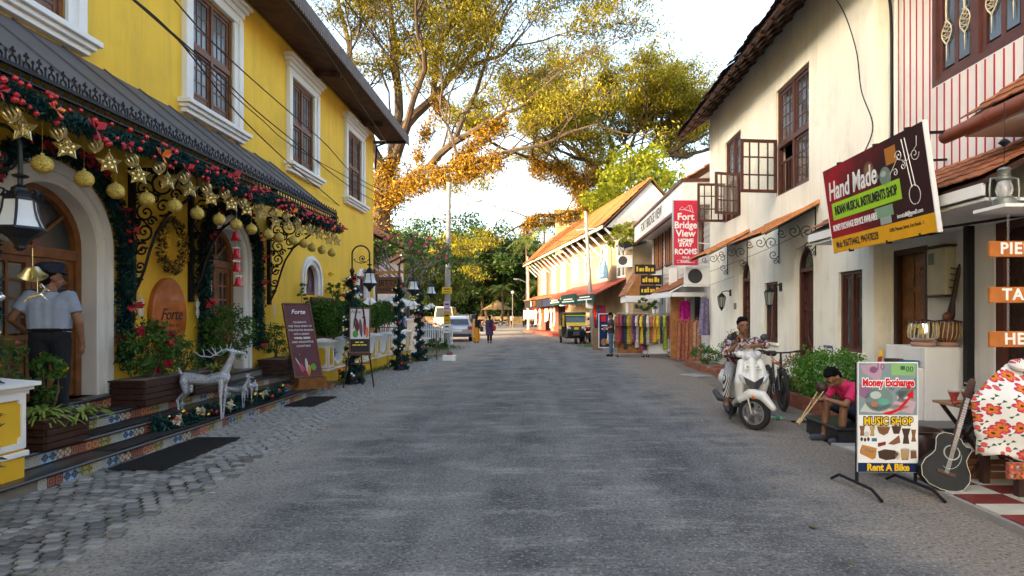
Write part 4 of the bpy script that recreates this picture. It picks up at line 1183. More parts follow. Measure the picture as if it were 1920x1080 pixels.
def strap_plant(name, label, p, n, L, m, group=None):
 o = thing(name, label, 'plant', p, 0, group); mb = MB()
 for k in range(n):
  a = RN.uniform(0, 2*PI); l = L*RN.uniform(.6, 1.1); e = RN.uniform(.5, 1.3)
  d = V((math.cos(a), math.sin(a), 0)); s = V((-math.sin(a), math.cos(a), 0)); vs = []
  for t in (0, .3, .6, .85, 1):
   c = d*l*t*math.cos(e*.7)*1.0 + V((0, 0, l*(t*math.sin(e)*1.1 - t*t*.75))); wd = .016*(1 - abs(t - .3)*1.1) + .002
   vs += [c - s*wd, c + s*wd]
  mb.add(vs, [(2*i, 2*i+1, 2*i+3, 2*i+2) for i in range(4)])
 mb.build('leaves', m, o, fixn=False)['kind'] = 'stuff'
 return o
planter('dark wooden planter box beside the yellow pillar', -4.98, 5.98, .30, .42, .55, .26)
strap_plant('spider_plant', 'variegated spider plant in the planter beside the yellow pillar', (-4.93, 5.86, .56), 80, .42, m_varieg)
strap_plant('spider_plant', 'variegated spider plant spilling over the near planter edge onto the steps', (-4.80, 6.2, .54), 60, .36, m_varieg)
bush('flowering_plant', 'tall green plant with yellow flowers beside the yellow pillar', (-5.04, 6.08, .58), (.14, .15, .30), 520, .08, m_green, 4, m_petaly, 9)
bush('shrub', 'leafy shrub with tiny pink buds behind the yellow pillar', (-5.30, 5.72, .60), (.26, .28, .40), 1100, .05, m_green, 6, m_petalp, 8, fsize=.03)
planter('dark wooden planter box under the rose bush', -5.22, 7.95, .45, .42, .95, .30)
bush('rose_bush', 'bushy red rose in the planter right of the guarded door', (-5.20, 7.90, .76), (.34, .36, .34), 1900, .06, m_green, 7, m_petalr, 9, fsize=.09)
planter('dark wooden planter box behind the silver deer', -5.22, 9.05, .45, .42, 1.0, .28)
bush('shrub', 'tall loose shrub in front of the second arched door', (-5.16, 9.75, .76), (.36, .42, .46), 2300, .062, m_green, 8)
bush('shrub', 'thin rose shrub behind the deer antlers', (-5.20, 8.65, .74), (.26, .28, .27), 520, .055, m_green, 6)
strap_plant('spider_plant', 'variegated plant low in the planter behind the deer', (-5.02, 9.15, .74), 46, .34, m_varieg)
planter('dark wooden planter box beside the second arched door', -5.25, 11.95, .45, .5, .9, .26)
strap_plant('dracaena', 'variegated dracaena in the planter by the tall drink sign', (-5.0, 12.0, .70), 70, .45, m_varieg)
bush('shrub', 'dark small-leaved shrub against the wall by the second door', (-5.36, 11.9, .70), (.22, .36, .34), 1000, .05, m_green, 6)
def topiary(label, x, y, r, z):
 o = thing('topiary', label, 'shrub', (x, y, 0))
 mb = MB()
 for k in range(6):
  a = k*PI/3; mb.tube([(.03*math.cos(a), .03*math.sin(a), 0), (.05*math.cos(a+.5), .05*math.sin(a+.5), z*.4), (r[0]*.5*math.cos(a), r[1]*.5*math.sin(a), z)], [.028, .022, .012], 6)
 mb.build('trunk', m_twig, o)
 lstuff('crown', clumps((0, 0, z + r[2]*.6), r, 190, 46, .14, .5), .06, m_hedge, o)['kind'] = 'stuff'
topiary('clipped flat-topped shrub behind the first pillar of the garden wall', -5.2, 14.25, (.52, .70, .40), 1.28)
topiary('clipped shrub behind the garden wall, right of the easel lamp', -5.25, 16.4, (.52, .85, .42), 1.34)
topiary('clipped shrub behind the garden wall near the restaurant sign', -5.3, 18.1, (.52, .95, .42), 1.36)
topiary('clipped shrub at the far end of the garden wall', -5.35, 19.9, (.48, .60, .36), 1.45)
bush('flowering_plant', 'slender climbing plant with yellow flowers beside the first arched window', (-5.42, 15.4, 1.5), (.14, .30, .55), 700, .06, m_green, 5, m_petaly, 10, fsize=.10)
bush('climbing_plant', 'thin vine climbing left of the first arched window', (-5.48, 13.55, .9), (.08, .20, .72), 700, .05, m_green, 4)
bx_ = thing('garden_screen', 'dark wooden screen against the wall below the arched windows', 'screen', (-5.5, 15.6, 0))
for k in range(8):
 mb = MB(); mb.box(-.03, .03, -1.5 + k*.38, -1.13 + k*.38, 1.0, 2.02 - (.05 if k > 3 else 0)); mb.build('board', m_dkwood, bx_)
# ------------------------------------------------------------------ silver wire deer and the garland at its feet
def deer(name, label, p, rz, s, antlers=True):
 o = thing(name, label, 'deer figure', p, rz)
 k = lambda *a: tuple(x*s for x in a)
 pr = []
 def c(a, b_, r0, r1): pr.append(('c', k(*a), k(*b_), r0*s, r1*s))
 c((0, -.30, .66), (0, .02, .62), .095, .085); c((0, .02, .62), (0, .28, .67), .085, .105)
 c((0, .28, .70), (0, .40, .95), .075, .048); c((0, .40, .95), (0, .43, 1.05), .046, .045)
 c((0, .42, 1.07), (0, .52, 1.06), .046, .034); c((0, .52, 1.06), (0, .62, 1.05), .030, .020)
 c((0, -.38, .72), (0, -.42, .82), .028, .014)
 for sx in (-1, 1):
  c((sx*.05, .40, 1.09), (sx*.12, .37, 1.13), .018, .008)
  c((sx*.06, .27, .62), (sx*.065, .27, .36), .046, .026); c((sx*.065, .27, .36), (sx*.065, .26 + sx*.02, .02), .022, .016)
  c((sx*.06, -.30, .62), (sx*.065, -.27, .45), .070, .042); c((sx*.065, -.27, .45), (sx*.065, -.40, .32), .036, .022); c((sx*.065, -.40, .32), (sx*.065, -.38 + sx*.02, .02), .021, .016)
 fuse('body', pr, m_silver, o, .011*max(s, .7), 2)
 if antlers:
  for sx in (-1, 1):
   an = []
   def a(p0, p1, r0, r1): an.append(('c', k(*p0), k(*p1), r0*s, r1*s))
   a((sx*.03, .42, 1.11), (sx*.08, .30, 1.10), .014, .013); a((sx*.08, .30, 1.10), (sx*.15, .16, 1.00), .013, .012); a((sx*.15, .16, 1.00), (sx*.19, .02, 1.02), .012, .010); a((sx*.19, .02, 1.02), (sx*.20, -.08, 1.10), .010, .007)
   a((sx*.12, .22, 1.05), (sx*.13, .16, 1.16), .010, .007); a((sx*.17, .08, 1.0), (sx*.18, .06, 1.12), .010, .007); a((sx*.05, .36, 1.11), (sx*.07, .37, 1.20), .011, .007)
   fuse('antler', an, m_silver, o, .007, 1)
 return o
deer('reindeer_figure', 'large silver wire reindeer with antlers standing on the granite steps', (-4.66, 8.22, .155), rad(-88), .87)
deer('fawn_figure', 'small silver wire fawn nearest the large silver reindeer', (-4.72, 9.15, .155), rad(-95), .46, False)
deer('fawn_figure', 'small silver wire fawn farther from the large silver reindeer', (-4.72, 9.65, .155), rad(-170), .46, False)
fg = thing('fir_garland', 'fir garland with gold and red baubles heaped at the feet of the deer', 'garland', (-4.75, 9, .16))
path = [(.05*math.sin(y*5), y - 9, .05 + .02*math.sin(y*7)) for y in np.arange(7.35, 10.9, .15)]
lstuff('fir_needles', garland_pts(path, .12, 1500), .10, m_needle, fg, aspect=.22)['kind'] = 'stuff'
for k in range(34):
 y = RN.uniform(-1.6, 1.8); bauble(fg, (RN.uniform(-.02, .14), y, RN.uniform(.04, .17)), RN.uniform(.022, .034), RN.choice((m_goldb, m_goldb, m_goldb, m_red)))
for y in (-1.45, -.95, -.2, .9):
 f = link('poinsettia', leaf_mesh('poinsettia', ball_pts((0, 0, 0), (.03, .06, .06), 14, .5), .12, leafmat('cream petals', (.60, .52, .36), (.72, .66, .50), .2), aspect=.45), fg, (.12, y, .12))
# ------------------------------------------------------------------ the tall drink sign on its wooden plinth, the easel
m_burg = mat('burgundy poster', (.095, .018, .022), .45, var=.3, scale=3)
def poster_art(parent, items, fn):
 """flat printed shapes: (outline points, material) set a hair proud of the board"""
 for i, (pts, m) in enumerate(items):
  mb = MB(); mb.quad(*[fn(u, v) for u, v in pts]); mb.build('print', m, parent, fixn=False)
def ell(cx, cy, rx, ry, n=20, a=0):
 return [(cx + rx*math.cos(t)*math.cos(a) - ry*math.sin(t)*math.sin(a), cy + rx*math.cos(t)*math.sin(a) + ry*math.sin(t)*math.cos(a)) for t in np.linspace(0, 2*PI, n+1)[:-1]]
def rc(x0, y0, x1, y1): return [(x0, y0), (x1, y0), (x1, y1), (x0, y1)]
c_ = lambda n, r, g, b_: mat('print ' + n, (r, g, b_), .65, var=.05, spec=.15)
ds = thing('drink_sign', 'tall burgundy drink poster leaning in a wooden frame on a plinth', 'sign', (-4.64, 11.75, -.01), rad(48))
mb = MB(); mb.prism([(-.36, .0), (.36, .0), (.36, .03), (.32, .05), (.30, .06), (.27, .20), (.29, .22), (-.29, .22), (-.27, .20), (-.30, .06), (-.32, .05), (-.36, .03)], lambda u, v, w_: V((u, w_, v + .16)), -.2, .2); mb.build('plinth', m_doorwood, ds)
LM = T(.0, -.02, .38) @ Rx(rad(-20))
pw, ph = .29, 1.55
mb = MB()
for u0, u1, v0, v1 in ((-pw, pw, 0, .03), (-pw, pw, ph - .03, ph), (-pw, -pw + .03, .03, ph - .03), (pw - .03, pw, .03, ph - .03)): mb.box(u0, u1, -.025, .025, v0, v1, LM)
mb.build('frame', m_wood, ds)
mb = MB(); mb.box(-pw + .03, pw - .03, -.012, .012, .03, ph - .03, LM); ps = mb.build('poster', m_burg, ds)
PT = lambda x, z: LM @ face_cam(x, -.0145, z)
letter('Forte', .13, m_whiteink, ps, PT(0, 1.36), shear=.3, bold=.002)
for k, t in enumerate(('CELEBRATE', 'THE TRUE SPIRIT OF', 'THIS FESTIVE SEASON', 'WITH GREAT', 'WINES, BEERS', 'AND DELIGHTFUL', 'COCKTAILS')):
 letter(t, .054, m_whiteink, ps, PT(0, 1.14 - k*.083), bold=.0015 if k == 4 else 0)
fnp = lambda u, v: LM @ V((u, -.0142, v))
poster_art(ps, [(ell(-.10, .18, .045, .11, a=.3), c_('rose', .45, .10, .14)), (ell(.0, .22, .03, .17), c_('pale glass', .50, .46, .42)), (ell(.03, .14, .035, .11, a=-.2), c_('amber', .60, .25, .04)), (ell(.13, .20, .055, .07), c_('lime', .10, .28, .05)), (ell(-.16, .30, .012, .12, a=.4), c_('pale glass', .5, .46, .42)), (ell(-.05, .10, .05, .05), c_('dark red', .30, .03, .05))], fnp)
ez = thing('easel_sign', 'wooden easel with a framed cocktail poster beside the lamp post', 'sign', (-4.02, 13.05, .02), rad(12))
for x0, x1, y0, y1 in ((-.06, -.34, 0, -.10), (.06, .30, 0, -.10), (0, .02, .02, .38)):
 mb = MB(); mb.bar((x0, y0, 1.75 if y1 < 0 else 1.55), (x1, y1, 0), .03, .025); mb.build('leg', m_dkwood, ez)
mb = MB(); mb.bar((-.25, -.10, .72), (.25, -.10, .72), .03, .05); mb.bar((-.20, .0, .52), (.20, -.0, .52), .022, .022); mb.build('ledge', m_dkwood, ez)
EM = T(0, -.11, .745) @ Rx(rad(-8))
mb = MB()
for u0, u1, v0, v1 in ((-.22, .22, 0, .03), (-.22, .22, .97, 1.0), (-.22, -.195, .03, .97), (.195, .22, .03, .97)): mb.box(u0, u1, -.02, .02, v0, v1, EM)
mb.build('frame', m_wood, ez)
mb = MB(); mb.box(-.195, .195, -.008, .008, .03, .97, EM); p2 = mb.build('poster', c_('poster white', .62, .58, .58), ez)
f2 = lambda u, v: EM @ V((u, -.0095, v))
poster_art(p2, [(rc(-.194, .031, .194, .31), c_('charcoal', .03, .03, .03)), (ell(-.07, .62, .05, .15, a=.15), c_('berry', .16, .03, .03)), (ell(-.11, .68, .03, .10), c_('grey glass', .30, .28, .28)), (ell(.02, .55, .035, .20, a=.1), c_('dark glass', .12, .09, .09)), (ell(.10, .60, .03, .22), c_('crimson', .42, .04, .06)), (ell(.15, .45, .035, .12), c_('orange glass', .55, .2, .1)), (ell(.06, .78, .02, .02), c_('cherry', .6, .02, .03)), (ell(-.09, .42, .06, .08), c_('lime', .10, .28, .05))], f2)
letter('Forte', .09, m_ink, p2, EM @ face_cam(-.09, -.011, .90), shear=.3)
m_yp = mat('yellow print', (.75, .50, .03), .5)
poster_art(p2, [(rc(-.09, .225, -.01, .25), m_yp), (rc(.01, .225, .08, .25), m_yp), (rc(-.15, .165, -.06, .19), m_yp), (rc(-.045, .165, .02, .19), m_yp), (rc(.035, .165, .15, .19), m_yp)], lambda u, v: EM @ V((u, -.0105, v)))
# ------------------------------------------------------------------ the guard
gu = thing('person', 'guard in grey-blue uniform shirt, dark trousers and cap at the arched door', 'person', (-5.26, 6.36, .455), rad(22))
J = dict(head=(.01, .02, 1.53), neck=(0, 0, 1.40), chest=(0, 0, 1.22), pelvis=(0, 0, .92), sh=((-.168, 0, 1.335), (.168, 0, 1.335)), el=((-.31, -.06, 1.10), (.26, -.02, 1.06)), wr=((-.26, .14, .96), (.27, .05, .82)),
   hp=((-.09, 0, .88), (.09, 0, .88)), kn=((-.10, .01, .47), (.10, .01, .47)), an=((-.10, -.02, .08), (.10, -.02, .08)), to=((-.11, .15, .035), (.11, .15, .035)))
m_ushirt = mat('grey-blue uniform cotton', (.27, .32, .42), .85, var=.1, scale=6, bump=.3, bscale=14)
m_navy = mat('dark navy cloth', (.010, .011, .016), .9, var=.2)
g = person(gu, J, m_skin, m_ushirt, m_navy, m_hair, .009, .62, 1.93, head_dir=(.75, .65, 0), shoes=m_black, hands=((.3, .9, 0), (0, .15, -1)), palms=((0, 0, -1), (-1, 0, 0)), curl=.4)
mb = MB(); hp = g['hp']
TM_ = T(*hp(0, -.005, .075)) @ g['HM']
mb.lathe([(.088, -.02), (.092, .02), (.120, .06), (.122, .075), (.09, .095), (.01, .10)], n=20, T=TM_ @ MX.Diagonal((1, 1.12, 1, 1)))
mb.prism([(.085*math.sin(a), .09 + .055*math.cos(a)) for a in np.linspace(-1.4, 1.4, 9)] + [(.08, .06), (-.08, .06)], lambda u, v, w_: TM_ @ V((u, v, w_ - .25*(v - .06))), -.012, -.004)
mb.build('cap', mat('navy cap', (.015, .022, .045), .8), gu, smooth=True)
for s in (-1, 1):
 mb = MB(); mb.bx((s*.15, 0, 1.405), (.10, .05, .012), T(0, 0, 0)); mb.build('epaulette', m_navy, gu)
mb = MB(); mb.tube([(.15*math.cos(a)*1.25, .135*math.sin(a), .985) for a in np.linspace(0, 2*PI, 21)[:-1]], .016, 4, True); mb.build('belt', m_black, gu)
# restaurant sign behind the far lamp
js = thing('restaurant_sign', 'hanging carved wooden JETTY RESTAURANT sign behind the garden lamps', 'sign', (-5.0, 19.2, 2.35))
mb = MB(); mb.box(-.42, .42, -.03, .03, -.08, .46); bd = mb.build('board', mat('carved sign wood', (.16, .065, .025), .6, var=.3, scale=8), js)
mb = MB(); mb.bar((-.45, 0, .60), (.48, 0, .62), .05, .08); mb.build('beam', mat('orange beam', (.45, .2, .05), .6), js)
mb = MB(); mb.cyl((-.3, 0, .46), (-.3, 0, .60), .01, .01, 4); mb.cyl((.3, 0, .46), (.3, 0, .60), .01, .01, 4); mb.cyl((-.40, .06, -2.35), (-.40, .06, .66), .035, .035, 6); mb.build('post', m_dkwood, js)
letter('JETTY', .24, m_ink, bd, face_cam(0, -.033, .27), bold=.004); letter('RESTAURANT', .115, m_ink, bd, face_cam(0, -.033, .05), bold=.002)
# ------------------------------------------------------------------ roof tiles
def tile_mesh(name, w, l, m, th=.014):
 """interlocking clay tile: a shallow roll and a thick lower lip, local x across, y up the slope"""
 b = MB(); prof = [(-.5, .0), (-.36, .030), (-.18, .034), (-.05, .008), (.2, .0), (.5, .006)]
 top = [(u*w, v*w*1.1 + th) for u, v in prof]; bot = [(u*w, v*w*1.1) for u, v in prof]
 n = len(top); vs = []
 for y, lift in ((0, .016), (l, 0)):
  vs += [(u, y, v + lift) for u, v in top] + [(u, y, v + lift) for u, v in bot]
 fs = []
 for i in range(n-1):
  fs += [(i, i+1, 2*n+i+1, 2*n+i), (n+i, 3*n+i, 3*n+i+1, n+i+1), (i, n+i, n+i+1, i+1)]
 fs += [(0, 2*n, 3*n, n), (n-1, 2*n-1, 4*n-1, 3*n-1)]
 b.add(vs, fs)
 me = bpy.data.meshes.new(name); me.from_pydata(b.v, [], b.f); me.materials.append(m)
 return me
def tile_roof(parent, p0, along, up, w, l, m, overlap=.86, name='roof_tile'):
 """tiles from the eave corner p0, along the eave and up the slope (vectors in parent space)"""
 p0, along, up = V(p0), V(along), V(up)
 nu = max(1, round(along.length / w)); nv = max(1, round(up.length / (l*overlap)))
 a, u = along.normalized(), up.normalized(); nrm = a.cross(u)
 if nrm.z < 0: nrm = -nrm; a = -a; p0 = p0 + along;
 me = tile_mesh(name, along.length/nu*.99, up.length/nv/overlap, m)
 M = MX(((a.x, u.x, nrm.x, 0), (a.y, u.y, nrm.y, 0), (a.z, u.z, nrm.z, 0), (0, 0, 0, 1)))
 for i in range(nu):
  for j in range(nv):
   q = p0 + a*(along.length*(i + .5)/nu) + u*(up.length*j/nv) + nrm*.004
   o = bpy.data.objects.new(name, me); C.objects.link(o); o.parent = parent
   o.matrix_basis = T(*q) @ M @ Rz(RN.uniform(-.012, .012)) @ Rx(RN.uniform(-.01, .012))
def tiled_sheet(p0, along, up, w, l, m, name, parent):
 """far roof: the rows and rolls of its tiles as one sheet of relief"""
 p0, along, up = V(p0), V(along), V(up); a, u = along.normalized(), up.normalized(); nrm = a.cross(u)
 if nrm.z < 0: nrm = -nrm
 nu, nv = round(along.length/w), round(up.length/l); mb = MB()
 for j in range(nv):
  q = p0 + u*(up.length*j/nv); L = up.length/nv*1.06; vs = []
  jit = [RN.uniform(-.012, .012) for _ in range(nu*2 + 1)]
  for i in range(nu*2 + 1):
   x = along.length*i/(nu*2); h = (.055 if i % 2 else 0) * w / .25
   vs += [q + a*x + nrm*(h + .05 + jit[i]) + u*jit[i], q + a*x + u*L + nrm*(h + .012), q + a*x + nrm*(h + .0)]
  fs = []
  for i in range(nu*2): fs += [(3*i, 3*i+3, 3*i+4, 3*i+1), (3*i+2, 3*i+5, 3*i+3, 3*i)]
  mb.add(vs, fs)
 o = mb.build(name, m, parent, fixn=False); o['kind'] = 'stuff'
 return o
# ------------------------------------------------------------------ the cream building
XR = 5.3
cb = thing('cream_building', 'cream plastered building with dark maroon windows and tiled door awnings', 'building', (XR + 4, 14, 0))
lc = cb.matrix_basis.inverted()
def cr(u, v, w_): return V((XR + w_, u, v))
CY0_, CY1_ = 9.6, 19.1
GW = [(9.95, 10.75, .95, 2.36, 0), (13.55, 14.35, .95, 2.36, 0)]
GD = [(11.75, 12.65, .25, 3.02, .45), (15.35, 16.25, .25, 3.02, .45)]
UW = [(11.95, 13.65, 4.28, 6.68, 0), (16.1, 17.5, 4.28, 6.60, 0)]
mb = MB(); wall_faces(mb, CY0_, CY1_, -.02, 3.7, GW + GD, cr, .30); wall_faces(mb, CY0_, CY1_, 3.7, 8.0, UW, cr, .22)
mb.quad((XR, CY1_, 0), (XR + 8, CY1_, 0), (XR + 8, CY1_, 8.0), (XR, CY1_, 8.0)); mb.quad((XR, CY0_, 0), (XR + 8, CY0_, 0), (XR + 8, CY0_, 8.0), (XR, CY0_, 8.0))
mb.build('wall', m_cream, cb, world=True)
m_recess = mat('unlit room', (.02, .018, .016), .9)  # near-black colour stands in for the shade inside the rooms
mb = MB(); mb.box(XR + .45, XR + .5, CY0_ + .1, CY1_ - .1, .1, 7.4, lc); mb.build('room_shade_sheet', m_recess, cb)
# eave: thick dark tiled roof with rafters and a ragged edge
mb = MB()
mb.add([lc @ V(p) for p in ((4.42, 7.6, 7.40), (4.42, 19.75, 7.40), (8.6, 19.75, 10.35), (8.6, 7.6, 10.35), (4.42, 7.6, 7.48), (4.42, 19.75, 7.48), (8.6, 19.75, 10.43), (8.6, 7.6, 10.43))],
  [(0, 1, 2, 3), (7, 6, 5, 4), (0, 4, 5, 1), (1, 5, 6, 2), (2, 6, 7, 3), (3, 7, 4, 0)])
mb.add([lc @ V(p) for p in ((8.6, 7.6, 10.35), (8.6, 19.75, 10.35), (13.3, 19.75, 7.35), (13.3, 7.6, 7.35))], [(0, 1, 2, 3)])
mb.add([lc @ V(p) for p in ((XR, 19.1, 7.95), (XR + 8, 19.1, 7.95), (8.6, 19.1, 10.3))], [(0, 1, 2)])
rf = mb.build('roof', m_tiledk, cb)
for y in np.arange(7.8, 19.8, .55):
 mb = MB(); mb.bar(lc @ V((4.36, y, 7.29)), lc @ V((5.6, y, 8.17)), .07, .10); mb.build('rafter', m_dkwood, cb)
for i in range(4):
 mb = MB(); x = 4.40 + i*.24; mb.box(x, x + .10, 7.6, 19.72, 7.375 + i*.17 - .03, 7.38 + i*.17, lc); mb.build('batten', m_dkwood, cb)
me = tile_mesh('roof_tile', .24, .36, m_tiledk)
up = V((4.18, 0, 2.95)).normalized(); M = MX(((0, up.x, -up.z, 0), (-1, up.y, 0, 0), (0, up.z, up.x, 0), (0, 0, 0, 1)))
for j in range(2):
 for y in np.arange(7.7, 19.8, .24):
  o = bpy.data.objects.new('roof_tile', me); C.objects.link(o); o.parent = cb
  o.matrix_basis = lc @ T(4.34 + j*.25 + RN.uniform(-.05, .02), y, 7.435 + j*.177) @ M @ Rz(RN.uniform(-.06, .06))
def dark_window(u0, u1, v0, v1, mid=None, open_left=False):
 lx = XR - cb.location.x; y0, y1 = u0 - 14, u1 - 14
 mb = MB(); x = lx + .10
 for a, q in ((y0, y0 + .06), (y1 - .06, y1)): mb.box(x - .05, x + .05, a, q, v0, v1)
 mb.box(x - .052, x + .052, y0 + .06, y1 - .06, v1 - .06, v1); mb.box(x - .052, x + .052, y0 + .06, y1 - .06, v0, v0 + .06)
 if mid: mb.box(x - .06, x + .06, y0 + .06, y1 - .06, mid - .05, mid + .05)
 mb.box(x - .058, x + .058, (y0+y1)/2 - .04, (y0+y1)/2 + .04, v0 + .06, v1 - .06)
 mb.build('window_frame', m_maroon, cb)
 h = [(y0 + .062, (y0+y1)/2 - .042), ((y0+y1)/2 + .042, y1 - .062)]
 return lx + .10, h
x, h = dark_window(*UW[0][:4], mid=5.42)
for a, q in h: casement(cb, x, a, q, 5.472, 6.618, 3, 4, m_maroon, gm=m_glass, st=.06, name='window')
casement(cb, x, h[0][0], h[0][1], 4.342, 5.368, 3, 3, m_maroon, gm=m_glass, st=.06, name='window')
for k in range(6):
 mb = MB(); yy = h[1][0] + .05 + k*.13; mb.box(x - .01, x + .01, yy, yy + .02, 4.35, 5.0); mb.build('window_bar', m_maroon, cb)
mb = MB(); mb.box(x - .02, x + .02, h[1][0], h[1][1], 5.0, 5.05); mb.build('window_rail', m_maroon, cb)
x, h = dark_window(*UW[1][:4], mid=5.42)
for a, q in h: casement(cb, x, a, q, 5.472, 6.538, 3, 4, m_maroon, gm=m_glass, st=.06, name='window')
def open_shutter(y, v0, v1, w_, ang, label=None):
 """glazed casement swung out over the street about a hinge on the wall"""
 e = bpy.data.objects.new('open_window', None); C.objects.link(e); e.parent = cb; e.location = lc @ V((XR - .02, y, 0)); e.rotation_euler = (0, 0, rad(ang))
 bpy.data.objects.remove(e)
 mb = MB(); M = lc @ T(XR - .02, y, 0) @ Rz(rad(ang)); st_ = .07
 mb.box(-.02, .02, 0, st_, v0, v1, M); mb.box(-.02, .02, w_ - st_, w_, v0, v1, M)
 mb.box(-.018, .018, st_, w_ - st_, v0, v0 + st_, M); mb.box(-.018, .018, st_, w_ - st_, v1 - st_, v1, M)
 for i in (1, 2, 3): mb.box(-.012, .012, w_*i/4 - .016, w_*i/4 + .016, v0 + st_, v1 - st_, M)
 for j in (1, 2): mb.box(-.010, .010, st_, w_ - st_, v0 + (v1-v0)*j/3 - .016, v0 + (v1-v0)*j/3 + .016, M)
 o = mb.build('open_window', m_maroon, cb)
 gm = mat('clear old glass', (.92, .94, .90), .03, var=.04, trans=.95, spec=.4)
 for i in range(4):
  for j in range(3):
   b = MB(); b.box(-.003, .003, w_*i/4 + (.055 if i == 0 else .013), w_*(i+1)/4 - (.055 if i == 3 else .013), v0 + (v1-v0)*j/3 + (.055 if j == 0 else .013), v0 + (v1-v0)*(j+1)/3 - (.055 if j == 2 else .013), M)
   b.build('pane', gm, o)
open_shutter(13.55, 4.36, 5.56, .86, 96); open_shutter(17.40, 4.30, 5.42, .82, 92); open_shutter(16.16, 4.30, 5.42, .74, 106)
for u0, u1, v0, v1, _ in GW:
 x, h = dark_window(u0, u1, v0, v1)
 for a, q in h: casement(cb, x, a, q, v0 + .062, v1 - .062, 1, 3, m_maroon, gm=m_glass, st=.06, name='window')
 mb = MB(); mb.box(XR - .05, XR + .06, u0 - .06, u1 + .06, v0 - .05, v0 - .002, lc); mb.build('sill', m_cream, cb)
for u0, u1, v0, v1, rise in GD:                            # arched doors with sun-ray iron gates
 c, hw, zs = (u0+u1)/2, (u1-u0)/2, v1 - rise; x = XR + .16
 mb = MB(); mb.strip(arch_line(c, hw - .07, v0, zs, rise - .07), arch_line(c, hw, v0, zs, rise), lambda u, v, w_: lc @ V((x + w_, u, v)), -.05, .05)
 mb.box(x - .05, x + .05, c - hw + .07, c + hw - .07, zs - .08, zs, lc); fr = mb.build('door_frame', m_maroon, cb)
 mb = MB(); mb.prism([(c - (hw-.07)*math.cos(PI*i/14), zs + (rise-.07)*math.sin(PI*i/14)) for i in range(15)], lambda u, v, w_: lc @ V((x + w_, u, v)), 0, .01); mb.build('fanlight', m_glass, cb)
 mb = MB(); mb.box(x + .06, x + .09, c - hw + .07, c + hw - .07, v0, zs - .08, lc); mb.build('door', m_maroon, cb)
 mb = MB(); cz = 1.25
 for k in range(44):
  a = 2*PI*k/44; d = (math.cos(a), math.sin(a)); t1 = min((hw-.08)/max(abs(d[0]), 1e-3), (zs - .09 - cz if d[1] > 0 else cz - v0 - .02)/max(abs(d[1]), 1e-3))
  mb.bar(lc @ V((x, c + d[0]*.13, cz + d[1]*.26)), lc @ V((x, c + d[0]*t1, cz + d[1]*t1)), .010, .010)
 mb.tube([lc @ V((x, c + .13*math.cos(a), cz + .26*math.sin(a))) for a in np.linspace(0, 2*PI, 21)[:-1]], .014, 4, True)
 for zz in (v0 + .05, .85, 1.7): mb.bar(lc @ V((x, c - hw + .07, zz)), lc @ V((x, c + hw - .07, zz)), .02, .02)
 mb.build('iron_gate', m_maroon, cb)
def awning(y0, y1):
 x0, x1, z0, z1 = XR, 4.2, 3.76, 3.16
 mb = MB()
 mb.add([lc @ V(p) for p in ((x0, y0, z0), (x0, y1, z0), (x1, y1, z1), (x1, y0, z1), (x0, y0, z0-.03), (x0, y1, z0-.03), (x1, y1, z1-.03), (x1, y0, z1-.03))], [(0, 1, 2, 3), (7, 6, 5, 4), (0, 4, 5, 1), (1, 5, 6, 2), (2, 6, 7, 3), (3, 7, 4, 0)])
 mb.build('awning_frame', m_dkwood, cb)
 tile_roof(cb, lc @ V((x1 - .04, y0, z1 - .01)), (0, y1 - y0, 0), (x0 - x1 + .02, 0, z0 - z1), .22, .34, m_tileor, name='awning_tile')
 mb = MB(); mb.bar(lc @ V((x1 - .03, y0 - .02, z1 + .02)), lc @ V((x0, y0 - .02, z0 + .03)), .03, .07); mb.build('barge_board', m_tileor, cb)
 for y in (y0 + .12, y1 - .12):
  mb = MB(); q = lambda u, v: lc @ V((XR - u, y, v))
  mb.tube([q(.02, 2.75), q(.02, 3.70)], .014, 4); mb.tube([q(.02, 3.68), q(1.0, 3.16)], .012, 4)
  for c, r, a, t in (((.14, 2.95), .11, 200, 1.4), ((.18, 3.22), .14, 300, 1.5), ((.44, 3.22), .13, 120, 1.5), ((.68, 3.18), .09, 200, 1.4), ((.10, 2.80), .06, 90, 1.3)):
   mb.tube([q(*e) for e in spiral(c, r, .012, a, t, 18)], .009, 4)
  mb.build('bracket', m_black, cb)
awning(11.5, 13.55); awning(15.4, 17.3)
def wall_lantern(label, y):
 o = thing('wall_lantern', label, 'lamp', (XR, y, 2.15)); mb = MB()
 mb.box(-.03, -.002, -.06, .06, -.02, .16); mb.tube([(-.02, 0, .10), (-.12, 0, .13), (-.24, 0, .10), (-.26, 0, .06)], .014, 5)
 mb.lathe([(.01, .07), (.06, .03), (.12, -.04), (.125, -.055)], (-.26, 0, 0), 8); mb.lathe([(.075, -.33), (.06, -.36), (.03, -.40), (.012, -.44)], (-.26, 0, 0), 8)
 for k in range(8):
  a = k*PI/4; mb.tube([(-.26 + .115*math.cos(a), .115*math.sin(a), -.055), (-.26 + .072*math.cos(a), .072*math.sin(a), -.33)], .008, 4)
 mb.build('cage', m_iron, o)
 mb = MB(); mb.lathe([(.105, -.06), (.065, -.325)], (-.26, 0, 0), 8); mb.build('glass', mat('lantern glass', (.35, .38, .34), .2, trans=.3), o)
wall_lantern('black wall lantern between the small window and the far arched door', 13.35); wall_lantern('black wall lantern on the far end of the cream wall', 16.95)
np_ = thing('no_parking_plate', 'small white NO PARKING plate low on the cream wall', 'sign', (XR - .004, 11.12, 1.0))
mb = MB(); mb.box(-.006, 0, -.19, .19, -.07, .07); pl = mb.build('plate', m_wpaint, np_)
letter('NO PARKING', .075, mat('dark blue print', (.02, .03, .12), .5), pl, face_left(-.0075, 0, 0), bold=.002, xs=.8)
